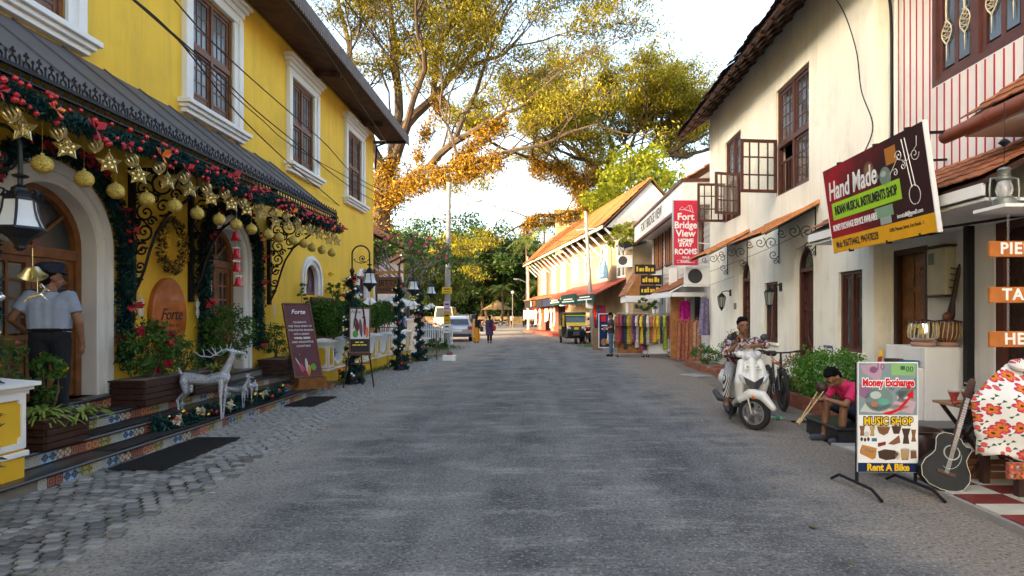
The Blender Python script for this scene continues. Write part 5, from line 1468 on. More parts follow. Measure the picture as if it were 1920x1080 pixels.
mb = MB(); mb.box(XR - .03, XR, 16.45, 16.6, 1.75, 1.92); tag(mb.build('doorbell_box', mat('grey plastic', (.18, .16, .14), .6)), 'small grey box on the cream wall by the far door', 'box')
# planters of brick along the cream wall with shrubs
m_brick = mat('painted red brick', (.26, .085, .045), .8, var=.25, scale=7, rnd=.2, bump=.2, stain=.4, stain_col=(.12, .07, .05))
def brick_bed(label, x0, x1, y0, y1, h):
 o = thing('flower_bed', label, 'planter', (x0, (y0+y1)/2, 0)); n = max(2, round((y1-y0)/.26)); yc = (y0+y1)/2
 b = MB(); L = (y1-y0)/n; b.box(-.05, .05, -L/2 + .006, L/2 - .006, 0, h/2 - .006); me = bpy.data.meshes.new('brick'); me.from_pydata(b.v, [], b.f); me.materials.append(m_brick)
 for j in (0, 1):
  for i in range(n + (0 if j == 0 else -1)): link('brick', me, o, (RN.uniform(-.004, .004), y0 - yc + L*(i + .5 + .5*j), j*h/2), (0, 0, RN.uniform(-.015, .015)))
 for j in (0, 1):
  for e in (y0, y1):
   for i in range(3): link('brick', me, o, (.18 + i*.27 + .1*j, e - yc, j*h/2), (0, 0, PI/2 + RN.uniform(-.02, .02)))
 mb = MB(); mb.box(.04, x1 - x0, y0 - yc + .05, y1 - yc - .05, 0, h - .06); mb.build('soil', m_earth, o)
brick_bed('low red brick bed at the far end of the cream wall', 4.45, 5.25, 16.4, 18.9, .20); brick_bed('low red brick bed between the two arched doors', 4.4, 5.25, 12.95, 15.2, .24); brick_bed('low red brick bed behind the bicycle', 4.35, 5.25, 9.2, 11.5, .24)
b = MB(); b.quad((3.5, 9, .003), (5.3, 9, .003), (5.3, 19.2, .003), (4.1, 19.2, .003)); tag(b.build('verge', m_earth, fixn=False), kind='structure')
for y0, y1 in ((11.6, 12.8), (15.3, 16.3)):
 mb = MB(); mb.box(4.5, 5.3, y0, y1, 0, .14); mb.box(4.85, 5.32, y0 + .02, y1 - .02, .14, .25)
 tag(mb.build('doorstep', m_brick, bevel=.01), 'red door step at the ' + ('nearer' if y0 < 13 else 'farther') + ' arched door of the cream building', 'step')
bush('shrub', 'low spreading shrub in the far brick bed', (4.8, 17.6, .15), (.42, .8, .26), 1900, .05, m_hedge, 6)
bush('shrub', 'round dark shrub with small white flowers between the arched doors', (4.75, 14.7, .2), (.38, .42, .46), 2600, .05, m_hedge, 6, leafmat('white petals', (.6, .6, .55), (.75, .75, .7), .2), 22, fsize=.03)
bush('shrub', 'wide leafy green shrub behind the seated boy', (4.72, 9.9, .1), (.50, .85, .44), 5200, .055, leafmat('bright shrub leaves', (.05, .16, .02), (.13, .30, .04), .3), 9)
bush('shrub', 'small leafy plant beside the wide green shrub', (4.65, 10.9, .1), (.35, .4, .36), 1500, .05, m_hedge, 5)
# ------------------------------------------------------------------ the near building with the red-striped upper wall
XN = 5.6
nb = thing('striped_building', 'white building with thin red stripes, maroon window and tiled porch roofs', 'building', (XN + 4, 6, 0))
ln = nb.matrix_basis.inverted()
def nr(u, v, w_): return V((XN + w_, u, v))
mb = MB(); wall_faces(mb, -6, 9.62, 0, 3.6, [(8.72, 9.58, .45, 2.62, 0), (5.3, 7.42, .2, 2.75, 0)], nr, .2); wall_faces(mb, -6, 9.62, 3.6, 7.4, [(6.9, 8.62, 4.86, 7.0, 0)], nr, .16)
mb.quad((XN, -6, 0), (XN + 8, -6, 0), (XN + 8, -6, 7.4), (XN, -6, 7.4)); mb.quad((XN, -6, 7.4), (XN + 8, -6, 7.4), (XN + 8, 9.6, 7.4), (XN, 9.6, 7.4))
mb.build('wall', m_wwall, nb, world=True)
mb = MB(); mb.box(XN + .35, XN + .4, 4.5, 9.5, 0, 7.2, ln); mb.build('room_shade_sheet', m_recess, nb)
sm = MB(); sm.box(-.012, .0, -.008, .008, -.5, .5); m_str = mat('red stripe paint', (.38, .02, .035), .7, var=.1)
sme = bpy.data.meshes.new('red_stripe'); sme.from_pydata(sm.v, [], sm.f); sme.materials.append(m_str)
for y in np.arange(5.25, 9.55, .155):
 segs = [(3.62, 7.35)] if not (6.86 < y < 8.66) else [(3.62, 4.84), (7.02, 7.35)]
 for a, q in segs:
  o = link('red_stripe', sme, nb, ln @ V((XN, y, (a+q)/2))); o.scale = (1, 1, q - a)
mb = MB(); x = XN + .05
for a, q in ((6.9, 6.98), (8.54, 8.62), (7.70, 7.82)): mb.box(x - .05, x + .05, a, q, 4.86, 7.0, ln)
mb.box(x - .052, x + .052, 6.98, 8.54, 4.86, 4.95, ln); mb.box(x - .052, x + .052, 6.98, 8.54, 6.92, 7.0, ln)
fr = mb.build('window_frame', m_maroon, nb)
for a, q in ((6.98, 7.70), (7.82, 8.54)):
 casement(nb, XN + .06 - nb.location.x, a - 6, q - 6, 4.952, 6.918, 2, 1, m_maroon, st=.085, gb=.07, gm=m_glass, name='window')
def lace(y):
 """crocheted hanging behind the glass"""
 mb = MB(); q = lambda u, v: ln @ V((XN + .035, y + u, v))
 mb.tube([q(.012*math.sin(t*9), 6.9 - t*1.2) for t in np.linspace(0, 1, 30)], .014, 4)
 for cz, hh, wd in ((5.55, .34, .10), (6.5, .30, .09)):
  for k in range(7):
   t = k/6; mb.tube([q(-wd*math.sin(PI*t), cz + hh*(t-.5)), q(0, cz + hh*(t-.5) - .03), q(wd*math.sin(PI*t), cz + hh*(t-.5))], .007, 4)
  for s in (-1, 1): mb.tube([q(s*wd*math.sin(PI*t), cz + hh*(t-.5)) for t in np.linspace(0, 1, 9)], .009, 4)
  for k in range(5):
   for s in (-1, 1): mb.tube([q(s*wd*.9*math.sin(PI*k/5), cz + hh*(k/5-.5)), q(-s*wd*.5, cz + hh*((k+1)/5-.5))], .006, 4)
 mb.tube([q(0, 5.35), q(0, 5.15)], [.01, .002], 4)
 mb.build('lace_hanging', mat('cream crochet', (.55, .50, .36), .9), nb)
for y in (7.17, 7.52, 8.0, 8.36): lace(y)
mb = MB(); mb.box(4.75, XN, 5.0, 9.95, 7.28, 7.36, ln); mb.build('eave_soffit', m_wpaint, nb)
mb = MB(); mb.tube([ln @ V((4.72, 2, 7.36)), ln @ V((4.72, 10.1, 7.30))], .085, 12); mb.build('gutter', mat('brown gutter pipe', (.24, .075, .045), .45, var=.15), nb, smooth=True)
m_gut = MATS['brown gutter pipe']
# lower tiled roof over the shop door, upper porch roof with the gutter nearer the street end
mb = MB(); mb.add([ln @ V(p) for p in ((XN, 5.9, 3.62), (XN, 9.75, 3.62), (4.34, 9.75, 2.94), (4.34, 5.9, 2.94), (XN, 5.9, 3.56), (XN, 9.75, 3.56), (4.34, 9.75, 2.88), (4.34, 5.9, 2.88))], [(0, 1, 2, 3), (7, 6, 5, 4), (0, 4, 5, 1), (1, 5, 6, 2), (2, 6, 7, 3), (3, 7, 4, 0)])
mb.build('porch_roof', m_dkwood, nb)
tile_roof(nb, ln @ V((4.30, 5.9, 2.95)), (0, 3.85, 0), (1.28, 0, .68), .23, .34, m_tile)
mb = MB(); mb.box(4.32, 4.36, 5.9, 9.78, 2.78, 2.90, ln); mb.box(4.36, XN, 9.72, 9.76, 2.74, 2.86, ln); mb.box(4.36, XN, 5.9, 9.72, 2.73, 2.76, ln); mb.build('fascia', m_wpaint, nb)
mb = MB(); mb.add([ln @ V(p) for p in ((XN, 3.0, 4.40), (XN, 6.75, 4.40), (4.75, 6.75, 3.78), (4.75, 3.0, 3.78), (XN, 3.0, 4.34), (XN, 6.75, 4.34), (4.75, 6.75, 3.72), (4.75, 3.0, 3.72))], [(0, 1, 2, 3), (7, 6, 5, 4), (0, 4, 5, 1), (1, 5, 6, 2), (2, 6, 7, 3), (3, 7, 4, 0)])
mb.build('porch_roof', m_dkwood, nb)
tile_roof(nb, ln @ V((4.72, 3.6, 3.79)), (0, 3.15, 0), (.88, 0, .62), .23, .34, m_tile)
mb = MB(); mb.tube([ln @ V((4.66, 2.5, 3.72)), ln @ V((4.66, 6.95, 3.66))], .075, 12); mb.tube([ln @ V((4.66, 6.2, 3.675)), ln @ V((4.66, 6.27, 3.674))], .083, 12); mb.build('gutter', m_gut, nb, smooth=True)
mb = MB(); mb.box(4.74, XN, 3.0, 6.73, 3.60, 3.64, ln); mb.build('porch_soffit', m_wpaint, nb)
# carved door, pedestal, meter box, black post, dark doorway
x = XN + .10; mb = MB()
for a, q in ((8.72, 8.80), (9.50, 9.58)): mb.box(x - .09, x + .05, a, q, .45, 2.62, ln)
mb.box(x - .09, x + .05, 8.80, 9.50, 2.53, 2.62, ln); mb.build('door_frame', m_dkwood, nb)
mb = MB(); mb.box(x - .0, x + .04, 8.80, 9.50, .45, 2.53, ln); dr = mb.build('door', m_doorwood, nb)
for i in range(2):
 for j in range(4):
  y0 = 8.85 + i*.33; z0 = .52 + j*.50
  mb = MB()
  for d, e in ((0, .012), (.03, .004)): mb.box(x - e - .006, x - .0, y0 + d, y0 + .28 - d, z0 + d, z0 + .42 - d, ln)
  for a in range(7):
   t = a*2*PI/7; mb.sph(ln @ V((x - .014, y0 + .14 + .05*math.cos(t), z0 + .21 + .075*math.sin(t))), (.012, .026, .034), 6, 4)
  mb.build('carved_panel', m_doorwood, dr)
pd = thing('pedestal', 'stepped white pedestal carrying the drum beside the carved door', 'pedestal', (5.28, 8.2, .1))
mb = MB(); mb.box(-.33, .32, -.45, .45, 0, 1.07); mb.build('block', m_wwall, pd, bevel=.008); mb = MB(); mb.box(-.60, -.332, -.42, .42, 0, .80); mb.build('ledge', m_wwall, pd, bevel=.008)
mt = thing('meter_box', 'beige electricity meter box on the white wall by the carved door', 'meter box', (XN - .002, 8.32, 2.2))
mb = MB(); mb.box(-.14, 0, -.20, .20, -.33, .33); mb.build('case', mat('beige enamel', (.42, .40, .28), .5, var=.1), mt, bevel=.012)
mb = MB(); mb.box(-.17, .0, -.225, .225, .332, .36); mb.box(-.16, 0, -.215, .215, -.36, -.332); mb.build('rim', m_dkwood, mt); mb = MB(); mb.box(-.146, -.141, .04, .16, .10, .26); mb.build('meter_window', mat('grey meter window', (.12, .13, .13), .3), mt)
mb = MB(); mb.box(-.05, .05, -.04, .04, 0, 2.75); o = mb.build('porch_post', m_black, bevel=.006); o.location = (5.42, 7.62, .06); tag(o, 'black square post beside the white pedestal', 'post')
mb = MB(); x = XN + .06
for a, q in ((5.3, 5.42), (7.30, 7.42)): mb.box(x - .05, x + .05, a, q, .2, 2.75, ln)
mb.box(x - .051, x + .051, 5.42, 7.30, 2.63, 2.75, ln); mb.build('shop_door_frame', m_maroon, nb)
mb = MB(); mb.box(x + .02, x + .05, 5.42, 7.30, .2, 2.63, ln)
g_ = mb.build('shop_screen', mat('dark trellis screen', (.035, .016, .014), .6, var=.3), nb)
mb = MB()
for k in range(14):
 for j in range(16):
  mb.tube([ln @ V((x + .015, 5.5 + k*.135 + .06*math.cos(t), .3 + j*.15 + .07*math.sin(t))) for t in np.linspace(0, 2*PI, 7)[:-1]], .006, 3, True)
mb.build('trellis_rings', m_dkwood, nb)['kind'] = 'stuff'
# cables and conduits at the joint of the two buildings
mb = MB(); mb.tube([(XN - .05, 9.42, 7.2), (XN - .05, 9.42, 3.9)], .03, 8); mb.tube([(XN - .05, 9.62, 7.0), (XN - .06, 9.60, 3.6)], .02, 6)
tag(mb.build('conduit', m_wwall, smooth=True), 'pale conduit pipes running down beside the red stripes', 'pipe')
def cable(name, lab, pts, r=.010, m=None, group=None):
 mb = MB(); q = []
 P_ = [V(p) for p in pts]
 for i in range(len(P_)-1):                           # Catmull-Rom through the points
  p0, p1, p2, p3 = P_[max(i-1, 0)], P_[i], P_[i+1], P_[min(i+2, len(P_)-1)]
  for t in np.linspace(0, 1, 8, endpoint=False):
   q.append(.5*((2*p1) + (p2-p0)*t + (2*p0 - 5*p1 + 4*p2 - p3)*t*t + (3*p1 - p0 - 3*p2 + p3)*t**3))
 q.append(P_[-1]); mb.tube(q, r, 5)
 return tag(mb.build(name, m or m_black, smooth=True), lab, 'cable', group)
cable('cable', 'thick black cable running down the wall by the red stripes', [(4.7, 9.9, 7.1), (5.0, 9.7, 6.75), (5.4, 9.55, 6.8), (5.52, 9.52, 6.5), (5.53, 9.50, 5.2), (5.53, 9.5, 3.9)], .024)
cable('cable', 'thin black wire looping down the cream wall to the signboard', [(4.72, 10.1, 7.2), (5.0, 10.0, 6.7), (5.2, 9.95, 6.0), (5.1, 9.6, 5.2), (4.9, 8.9, 4.4), (4.4, 8.3, 3.75)], .010)
cable('cable', 'tangle of black wire tied to the brown gutter end', [(4.72, 10.05, 7.38), (4.60, 9.9, 7.28), (4.66, 9.8, 7.20), (4.82, 9.85, 7.30), (4.75, 10.0, 7.40), (5.0, 9.8, 7.0), (5.4, 9.6, 6.85)], .010)
# ------------------------------------------------------------------ the HAND MADE signboard
hb = thing('shop_signboard', 'large dark red and orange Hand Made musical instruments shop signboard', 'sign', (4.26, 7.58, 2.50))
HM_ = Ry(rad(-8))
mb = MB(); mb.box(-.02, .02, -1.15, 1.15, 0, 1.2, HM_)
def hb_col(nt, L, co):
 a = nnoise(nt, L, co, 1.6, 3, .5, .34, .56); s = node(nt, 'ShaderNodeSeparateXYZ'); L(co, s.inputs[0])
 r = node(nt, 'ShaderNodeMapRange'); r.inputs[1].default_value = -.5; r.inputs[2].default_value = .8; L(s.outputs[1], r.inputs[0])
 return nmix(nt, L, nmath(nt, L, 'MULTIPLY', a, r.outputs[0]), (.034, .010, .010), (.34, .008, .016))
bd = mb.build('board', ramp_mat('printed vinyl dark red', hb_col, .6, spec=.15), hb)
mb = MB()
for a, q, z0, z1 in ((-1.165, -1.15, -.01, 1.21), (1.15, 1.165, -.01, 1.21)): mb.box(-.026, .026, a, q, z0, z1, HM_)
mb.build('edge', m_wpaint, hb)
HL = lambda u, v: HM_ @ face_left(-.0235, u, v)                     # u: +Y is the reader's left
hf = lambda u, v: HM_ @ V((-.0225, u, v)); hf2 = lambda u, v: HM_ @ V((-.0245, u, v))
poster_art(bd, [(rc(-1.149, .0, 1.149, .21), c_('amber band', .72, .35, .015)), (rc(-.62, .46, 1.02, .70), c_('lime band', .33, .62, .03)), (ell(-.02, .93, .12, .12), c_('brown disc', .16, .07, .04)), (rc(-.62, .90, -.40, 1.10), c_('wood box', .45, .17, .03)),
    (ell(-.35, .78, .12, .12), c_('grey drum', .18, .24, .20)), (rc(-.42, .31, -.03, .44), c_('green notes', .20, .34, .22)), (rc(-.36, .22, -.12, .31), c_('grey notes', .33, .38, .34))], hf)
poster_art(bd, [(ell(-.02, .93, .045, .045), c_('pale disc', .45, .38, .32)), (ell(-.02, .93, .09, .09, 20), c_('brown disc2', .24, .12, .07)), (ell(-.32, .82, .06, .035), c_('pale drum', .40, .48, .42)), (ell(-.18, .82, .04, .04), c_('grey drum', .18, .24, .20))], hf2)
letter('Hand Made', .36, m_whiteink, bd, HL(.45, .86), shear=.25, bold=.006, xs=.74)
letter('INDIAN MUSICAL INSTRUMENTS SHOP', .17, m_ink, bd, HM_ @ face_left(-.0255, .20, .58), bold=.004, xs=.505)
letter('MONEY EXCHANGE SERVICE AVAILABLE', .125, m_whiteink, bd, HL(.50, .345), bold=.002, xs=.50)
letter('Mob: 9567734462, 9947478328', .135, m_ink, bd, HL(.50, .105), bold=.002, xs=.62)
letter('1/284, Princess Street, Fort Kochi - 1', .062, m_ink, bd, HL(-.62, .13), xs=.72)
letter('imrattalii@gmail.com', .075, m_whiteink, bd, HL(-.72, .27), xs=.75)
mb = MB()                                                # printed sitar in white outline
q = lambda u, v: HM_ @ V((-.0235, u, v))
mb.tube([q(-.86, .36)] + [q(-.86 + .10*math.sin(t), .46 - .11*math.cos(t)) for t in np.linspace(.2, 2*PI - .2, 16)], .005, 3)
for du in (-.03, .03): mb.tube([q(-.86 + du, .55), q(-.78 + du, 1.12)], .005, 3)
for c, r, a, t in (((-.66, .95), .07, 0, 1.5), ((-.72, .82), .05, 90, 1.3), ((-.95, .90), .08, 180, 1.4), ((-.56, .78), .05, 40, 1.2)): mb.tube([q(*e) for e in spiral(c, r, .01, a, t, 14)], .0045, 3)
mb.tube([q(-.45, .78), q(-.62, .92), q(-.8, .86), q(-1.0, .98), q(-1.02, 1.08)], .004, 3); mb.build('printed_sitar', m_whiteink, bd)
mb = MB()
for a in (-.7, .7):
 for z0, z1 in ((1.19, 1.25), (.05, .25)): mb = MB(); mb.bar(HM_ @ V((.02, a, z0)), (XN - 4.26 - .02, a, z1), .03, .03); mb.build('bracket', m_black, hb)
for a in (-.85, -.2, .7):
 for z in (0, 1.2): mb = MB(); mb.bx((0, a, z), (.06, .03, .045), HM_); mb.build('clip', m_black, hb)
# ------------------------------------------------------------------ platform, checkered floor
pf = thing('shop_step', 'black stone step in front of the music shop with a boy sitting on it', 'step', (4.4, 7.2, 0))
mb = MB(); mb.box(-.82, .92, .05, .95, 0, .19); mb.build('riser', m_slate, pf); mb = MB(); mb.box(-.86, .92, .02, .98, .19, .225); mb.build('tread', m_slate, pf, bevel=.01)
cf = MB(); cf.box(3.46, 5.62, 1.0, 7.2, 0, .055); fl = tag(cf.build('shop_floor', m_concrete), kind='structure')
m_ft = [mat('maroon floor tile', (.20, .032, .028), .35, var=.2, rnd=.12), mat('cream floor tile', (.58, .54, .42), .35, var=.12, rnd=.06)]
fme = []
for m in m_ft:
 b = MB(); b.box(-.207, .207, -.131, .131, 0, .010); me = bpy.data.meshes.new('floor_tile'); me.from_pydata(b.v, [], b.f); me.materials.append(m); fme.append(me)
for i in range(5):
 for j in range(22): link('floor_tile', fme[(i + j) % 2], fl, (3.71 + i*.418, 1.15 + j*.265 + .12, .056))
# ------------------------------------------------------------------ the MONEY EXCHANGE stand
me_ = thing('money_exchange_sign', 'white standing sign reading Money Exchange, Music Shop and Rent A Bike', 'sign', (3.12, 5.43, 0), rad(-2))
mb = MB(); mb.box(-.268, .268, -.012, .012, .17, 1.17); mbd = mb.build('board', c_('sign white', .72, .72, .70), me_)
for s in (-1, 1):
 mb = MB(); mb.bar((s*.262, .02, .02 + .04), (s*.262, .02, 1.165), .022, .022); mb.build('upright', m_black, me_)
 mb = MB(); mb.tube([(s*.262 + .03, -.36, .012), (s*.262 + .01, -.22, .075), (s*.262 - .05, .26, .075), (s*.262 - .08, .36, .012)], .014, 6); mb.build('foot', m_black, me_)
f1 = lambda k: (lambda u, v: V((u, -.0128 - .0006*k, .17 + v)))
poster_art(mbd, [(rc(-.26, .52, .26, .99), c_('collage blue grey', .20, .26, .28)), (rc(-.267, .002, .267, .085), c_('navy strip', .010, .022, .075))], f1(1))
poster_art(mbd, [([(-.25, .97), (-.03, .99), (-.08, .82), (-.22, .90)], c_('violet note', .40, .27, .34)), (rc(.03, .88, .24, .985), c_('green note', .22, .42, .16)), ([(.06, .72), (.25, .86), (.25, .76), (.12, .66)], c_('slate note', .12, .17, .18)), ([(-.25, .55), (.05, .53), (.2, .60), (-.2, .64)], c_('pale note', .45, .47, .45)),
     ([(.0, .58), (.22, .53), (.25, .64), (.1, .68)], c_('pink note', .46, .32, .36)), (ell(-.08, .66, .125, .11), c_('globe', .15, .22, .21)), ([(-.25, .80), (-.10, .74), (-.2, .66), (-.26, .7)], c_('plum note', .25, .12, .22)), (rc(.08, .64, .18, .74), c_('pale note', .45, .47, .45))], f1(2))
poster_art(mbd, [([(-.06, .535), (.08, .575), (.18, .68), (.16, .70), (.225, .755), (.225, .665), (.20, .675), (.12, .57), (.02, .52)], c_('red arrow', .55, .015, .02)), (ell(-.11, .70, .05, .035), c_('globe pale', .42, .48, .44)), (ell(-.04, .64, .05, .03), c_('globe green', .10, .33, .26)), (ell(-.12, .62, .03, .025), c_('globe rust', .40, .16, .10)), (rc(.11, .93, .15, .965), c_('dark green', .03, .12, .06)), (ell(-.13, .93, .035, .03), c_('dark violet', .22, .08, .16))], f1(3))
FT = lambda k, u, v: face_cam(u, -.0135 - .0006*k, .17 + v)
letter('10', .08, c_('dark violet', .22, .08, .16), mbd, FT(3, -.07, .955)); letter('00', .07, c_('dark green', .03, .12, .06), mbd, FT(3, .19, .935)); letter('20', .05, c_('slate note', .12, .17, .18), mbd, FT(3, .03, .76))
letter('Money Exchange', .094, m_whiteink, mbd, FT(4, 0, .812), bold=.012, xs=.72)
letter('Money Exchange', .094, c_('sign red', .58, .012, .03), mbd, FT(6, 0, .812), bold=.004, xs=.72)
letter('MUSIC SHOP', .098, m_ink, mbd, FT(4, 0, .462), bold=.010, xs=.78); letter('MUSIC SHOP', .098, c_('sign yellow', .78, .48, .02), mbd, FT(6, 0, .462), bold=.002, xs=.78)
letter('Rent A Bike', .088, c_('sign yellow', .78, .48, .02), mbd, FT(3, 0, .043), bold=.003, xs=.88)
br, dk, tan, wine = c_('drum brown', .20, .09, .045), c_('drum dark', .065, .035, .025), c_('drum tan', .42, .27, .13), c_('drum wine', .20, .03, .03)
poster_art(mbd, [([(-.255, .42), (-.205, .42), (-.215, .37), (-.21, .33), (-.25, .33), (-.245, .37)], br), (ell(-.19, .345, .026, .026), c_('shell', .55, .52, .46)), ([(-.165, .42), (-.115, .42), (-.125, .37), (-.12, .33), (-.16, .33), (-.155, .37)], tan), ([(-.10, .41), (.02, .41), (.0, .355), (-.04, .335), (-.08, .355)], br), (ell(-.04, .41, .06, .012), tan),
     ([(.03, .42), (.12, .42), (.10, .35), (.05, .35)], dk), ([(.12, .40), (.20, .40), (.18, .33), (.19, .26), (.13, .26), (.14, .33)], dk), ([(.205, .39), (.25, .39), (.24, .33), (.25, .28), (.205, .28), (.215, .33)], br), ([(.0, .26), (.05, .30), (.10, .34), (.11, .27), (.05, .25)], br),
     (ell(-.235, .30, .012, .018), dk), (ell(-.205, .295, .012, .018), dk), (ell(-.175, .30, .012, .018), dk), (rc(-.145, .28, -.10, .31), c_('shaker blue', .05, .14, .22)), ([(-.09, .23), (-.02, .25), (-.02, .28), (-.09, .265)], wine),
     ([(-.25, .20), (-.23, .25), (-.10, .22), (-.11, .13), (-.14, .115), (-.25, .17)], c_('harmonium', .45, .19, .05)), ([(-.23, .20), (-.12, .17), (-.12, .19), (-.23, .22)], c_('keys', .6, .58, .52)), ([(-.09, .19), (-.03, .21), (.06, .20), (.10, .17), (.06, .12), (-.02, .11), (-.08, .13)], dk), (ell(.085, .155, .022, .040), c_('skin', .52, .46, .36)),
     ([(.11, .21), (.19, .21), (.185, .13), (.15, .115), (.115, .13)], tan), (ell(.15, .21, .04, .014), c_('skin', .52, .46, .36)), ([(.20, .20), (.25, .20), (.255, .13), (.2, .125)], br), (ell(.225, .20, .026, .010), c_('skin', .52, .46, .36)), (rc(.12, .115, .18, .125), wine)], f1(2))
# ------------------------------------------------------------------ guitars
def guitar(label, M, topm, sidem, cut=True):
 g = thing('guitar', label, 'guitar', M.translation)
 Mi = T(*[-x for x in M.translation]) @ M
 out = [(0, 0), (.10, .012), (.17, .06), (.198, .14), (.185, .21), (.145, .27), (.128, .31), (.135, .36), (.148, .41)]
 out += [(.135, .43), (.10, .425), (.07, .44), (.045, .475)] if cut else [(.14, .45), (.10, .485), (.04, .495)]
 left = [(-.04, .495), (-.10, .485), (-.14, .45), (-.148, .41), (-.135, .36), (-.128, .31), (-.145, .27), (-.185, .21), (-.198, .14), (-.17, .06), (-.10, .012)]
 poly = out + left
 mb = MB(); mb.prism(poly, lambda u, v, w_: Mi @ V((u, w_, v)), 0, .10); bo = mb.build('body', sidem, g)
 mb = MB(); mb.prism([(u*.97, .006 + v*.975) for u, v in poly], lambda u, v, w_: Mi @ V((u, w_, v)), -.003, -.0005); mb.build('soundboard', topm, bo)
 mb = MB(); mb.tube([Mi @ V((u, -.001, v)) for u, v in poly], .0035, 4, True); mb.build('binding', c_('cream', .55, .5, .38), bo)
 mb = MB(); mb.prism(ell(0, .335, .048, .048), lambda u, v, w_: Mi @ V((u, w_, v)), -.0045, -.0035); mb.build('sound_hole', mat('sound hole', (.03, .015, .008), .8), bo)
 mb = MB(); mb.tube([Mi @ V((.062*math.cos(a), -.004, .335 + .062*math.sin(a))) for a in np.linspace(0, 2*PI, 25)[:-1]], .006, 4, True)
 mb.tube([Mi @ V((.085*math.cos(a), -.004, .30 + .11*math.sin(a))) for a in np.linspace(-2.0, .4, 12)], .003, 3); mb.build('rosette', c_('rosette', .35, .40, .36), bo)
 mb = MB(); mb.box(-.075, .075, -.014, -.003, .135, .165, Mi); mb.build('bridge', mat('rosewood', (.06, .025, .015), .5), bo)
 mb = MB(); mb.prism([(-.024, .36), (.024, .36), (.021, .84), (-.021, .84)], lambda u, v, w_: Mi @ V((u, w_, v)), -.012, .022); nk = mb.build('neck', mat('rosewood', (.06, .025, .015), .5), g)
 mb = MB()
 for k in range(13): z = .84 - .44*(1 - 2**(-k/9.0)); mb.box(-.022, .022, -.0135, -.012, z - .001, z + .0015, Mi)
 mb.build('frets', m_steel, nk)
 mb = MB(); mb.prism([(-.021, .84), (.021, .84), (.034, .88), (.030, 1.0), (.012, 1.03), (-.012, 1.03), (-.030, 1.0), (-.034, .88)], lambda u, v, w_: Mi @ V((u, w_, v)), -.004, .012); hd = mb.build('headstock', mat('rosewood', (.06, .025, .015), .5), g)
 mb = MB()
 for s in (-1, 1):
  for z in (.89, .93, .97): mb.cyl(Mi @ V((s*.03, .004, z)), Mi @ V((s*.052, .004, z)), .005, .007, 5)
 mb.build('tuning_pegs', m_steel, hd)
 mb = MB()
 for k in range(6): mb.tube([Mi @ V((-.015 + .006*k, -.015, .15)), Mi @ V((-.013 + .0052*k, -.016, .84))], .0008, 3)
 mb.build('strings', m_steel, g)
 return g
guitar('black acoustic cutaway guitar leaning on the wooden table', T(3.47, 5.22, .075) @ Rz(rad(-14)) @ Ry(rad(19)) @ Rx(rad(-12)), mat('black guitar top', (.010, .011, .012), .35, var=.4, scale=5, spec=.25), m_black)
guitar('brown acoustic guitar standing behind the money exchange sign', T(3.42, 5.95, .07) @ Rz(rad(20)) @ Ry(rad(-3)) @ Rx(rad(-8)), mat('amber guitar top', (.38, .19, .06), .35, var=.15), mat('mahogany', (.075, .018, .014), .3, var=.2), False)
# table with brass bowls and small drums
tb = thing('folding_table', 'small wooden folding table with bowls behind the black guitar', 'table', (4.08, 5.75, .066))
mb = MB(); mb.box(-.20, .50, -.22, .22, .66, .685); mb.build('tabletop', mat('plain board', (.30, .17, .08), .7, var=.2), tb)
for s in (-1, 1):
 mb = MB(); mb.bar((-.15, s*.18, 0), (.35, s*.18, .66), .03, .03); mb.build('leg', m_dkwood, tb); mb = MB(); mb.bar((.35, s*.16, 0), (-.15, s*.16, .66), .03, .03); mb.build('leg', m_dkwood, tb)
m_brass = mat('aged brass', (.36, .22, .06), .3, metal=.9, var=.2)
def bowl(label, p, r, m, name='bowl'):
 mb = MB(); mb.lathe([(r*.5, 0), (r*.9, r*.3), (r, r*.75), (r*.93, r*.74), (r*.8, r*.35), (r*.3, r*.1)], n=16); o = mb.build(name, m, smooth=True); o.location = p; return tag(o, label, 'bowl')
bowl('small brass bowl at the road edge of the wooden table', (4.00, 5.62, .753), .055, m_brass); bowl('brass bowl beside the white cloth on the table', (4.16, 5.60, .753), .06, m_brass)
def small_drum(label, p):
 o = thing('hand_drum', label, 'drum', p); mb = MB(); mb.lathe([(.03, 0), (.026, .03), (.048, .09), (.05, .11)], n=14); mb.build('shell', mat('painted drum', (.40, .05, .04), .5, var=.5, scale=40), o, smooth=True); mb = MB(); mb.lathe([(.052, .10), (.053, .118), (.01, .12)], n=14); mb.build('skin', c_('cream', .55, .5, .38), o)
small_drum('little red painted drum at the back of the wooden table', (3.98, 5.80, .753)); small_drum('little patterned drum behind the brass bowls', (4.12, 5.82, .753)); small_drum('little painted drum beside the flowered cloth', (4.30, 5.85, .753))
bd_ = thing('bead_string', 'coil of red and gold beads on the table edge', 'beads', (3.92, 5.62, .753))
for k in range(12): mb = MB(); mb.sph((.06*math.cos(k*.55) , .05*math.sin(k*.55), .013 + .012*(k//7)), .014, 6, 5); mb.build('bead', m_red if k % 2 else m_brass, bd_)
bw_ = thing('clay_pot', 'dark round clay pot on the floor behind the black guitar', 'pot', (3.95, 6.3, .066)); mb = MB(); mb.lathe([(.16, 0), (.22, .10), (.235, .22), (.21, .30), (.225, .33), (.20, .33), (.17, .2)], n=20); mb.build('vessel', mat('dark glazed clay', (.05, .022, .016), .35), bw_, smooth=True)
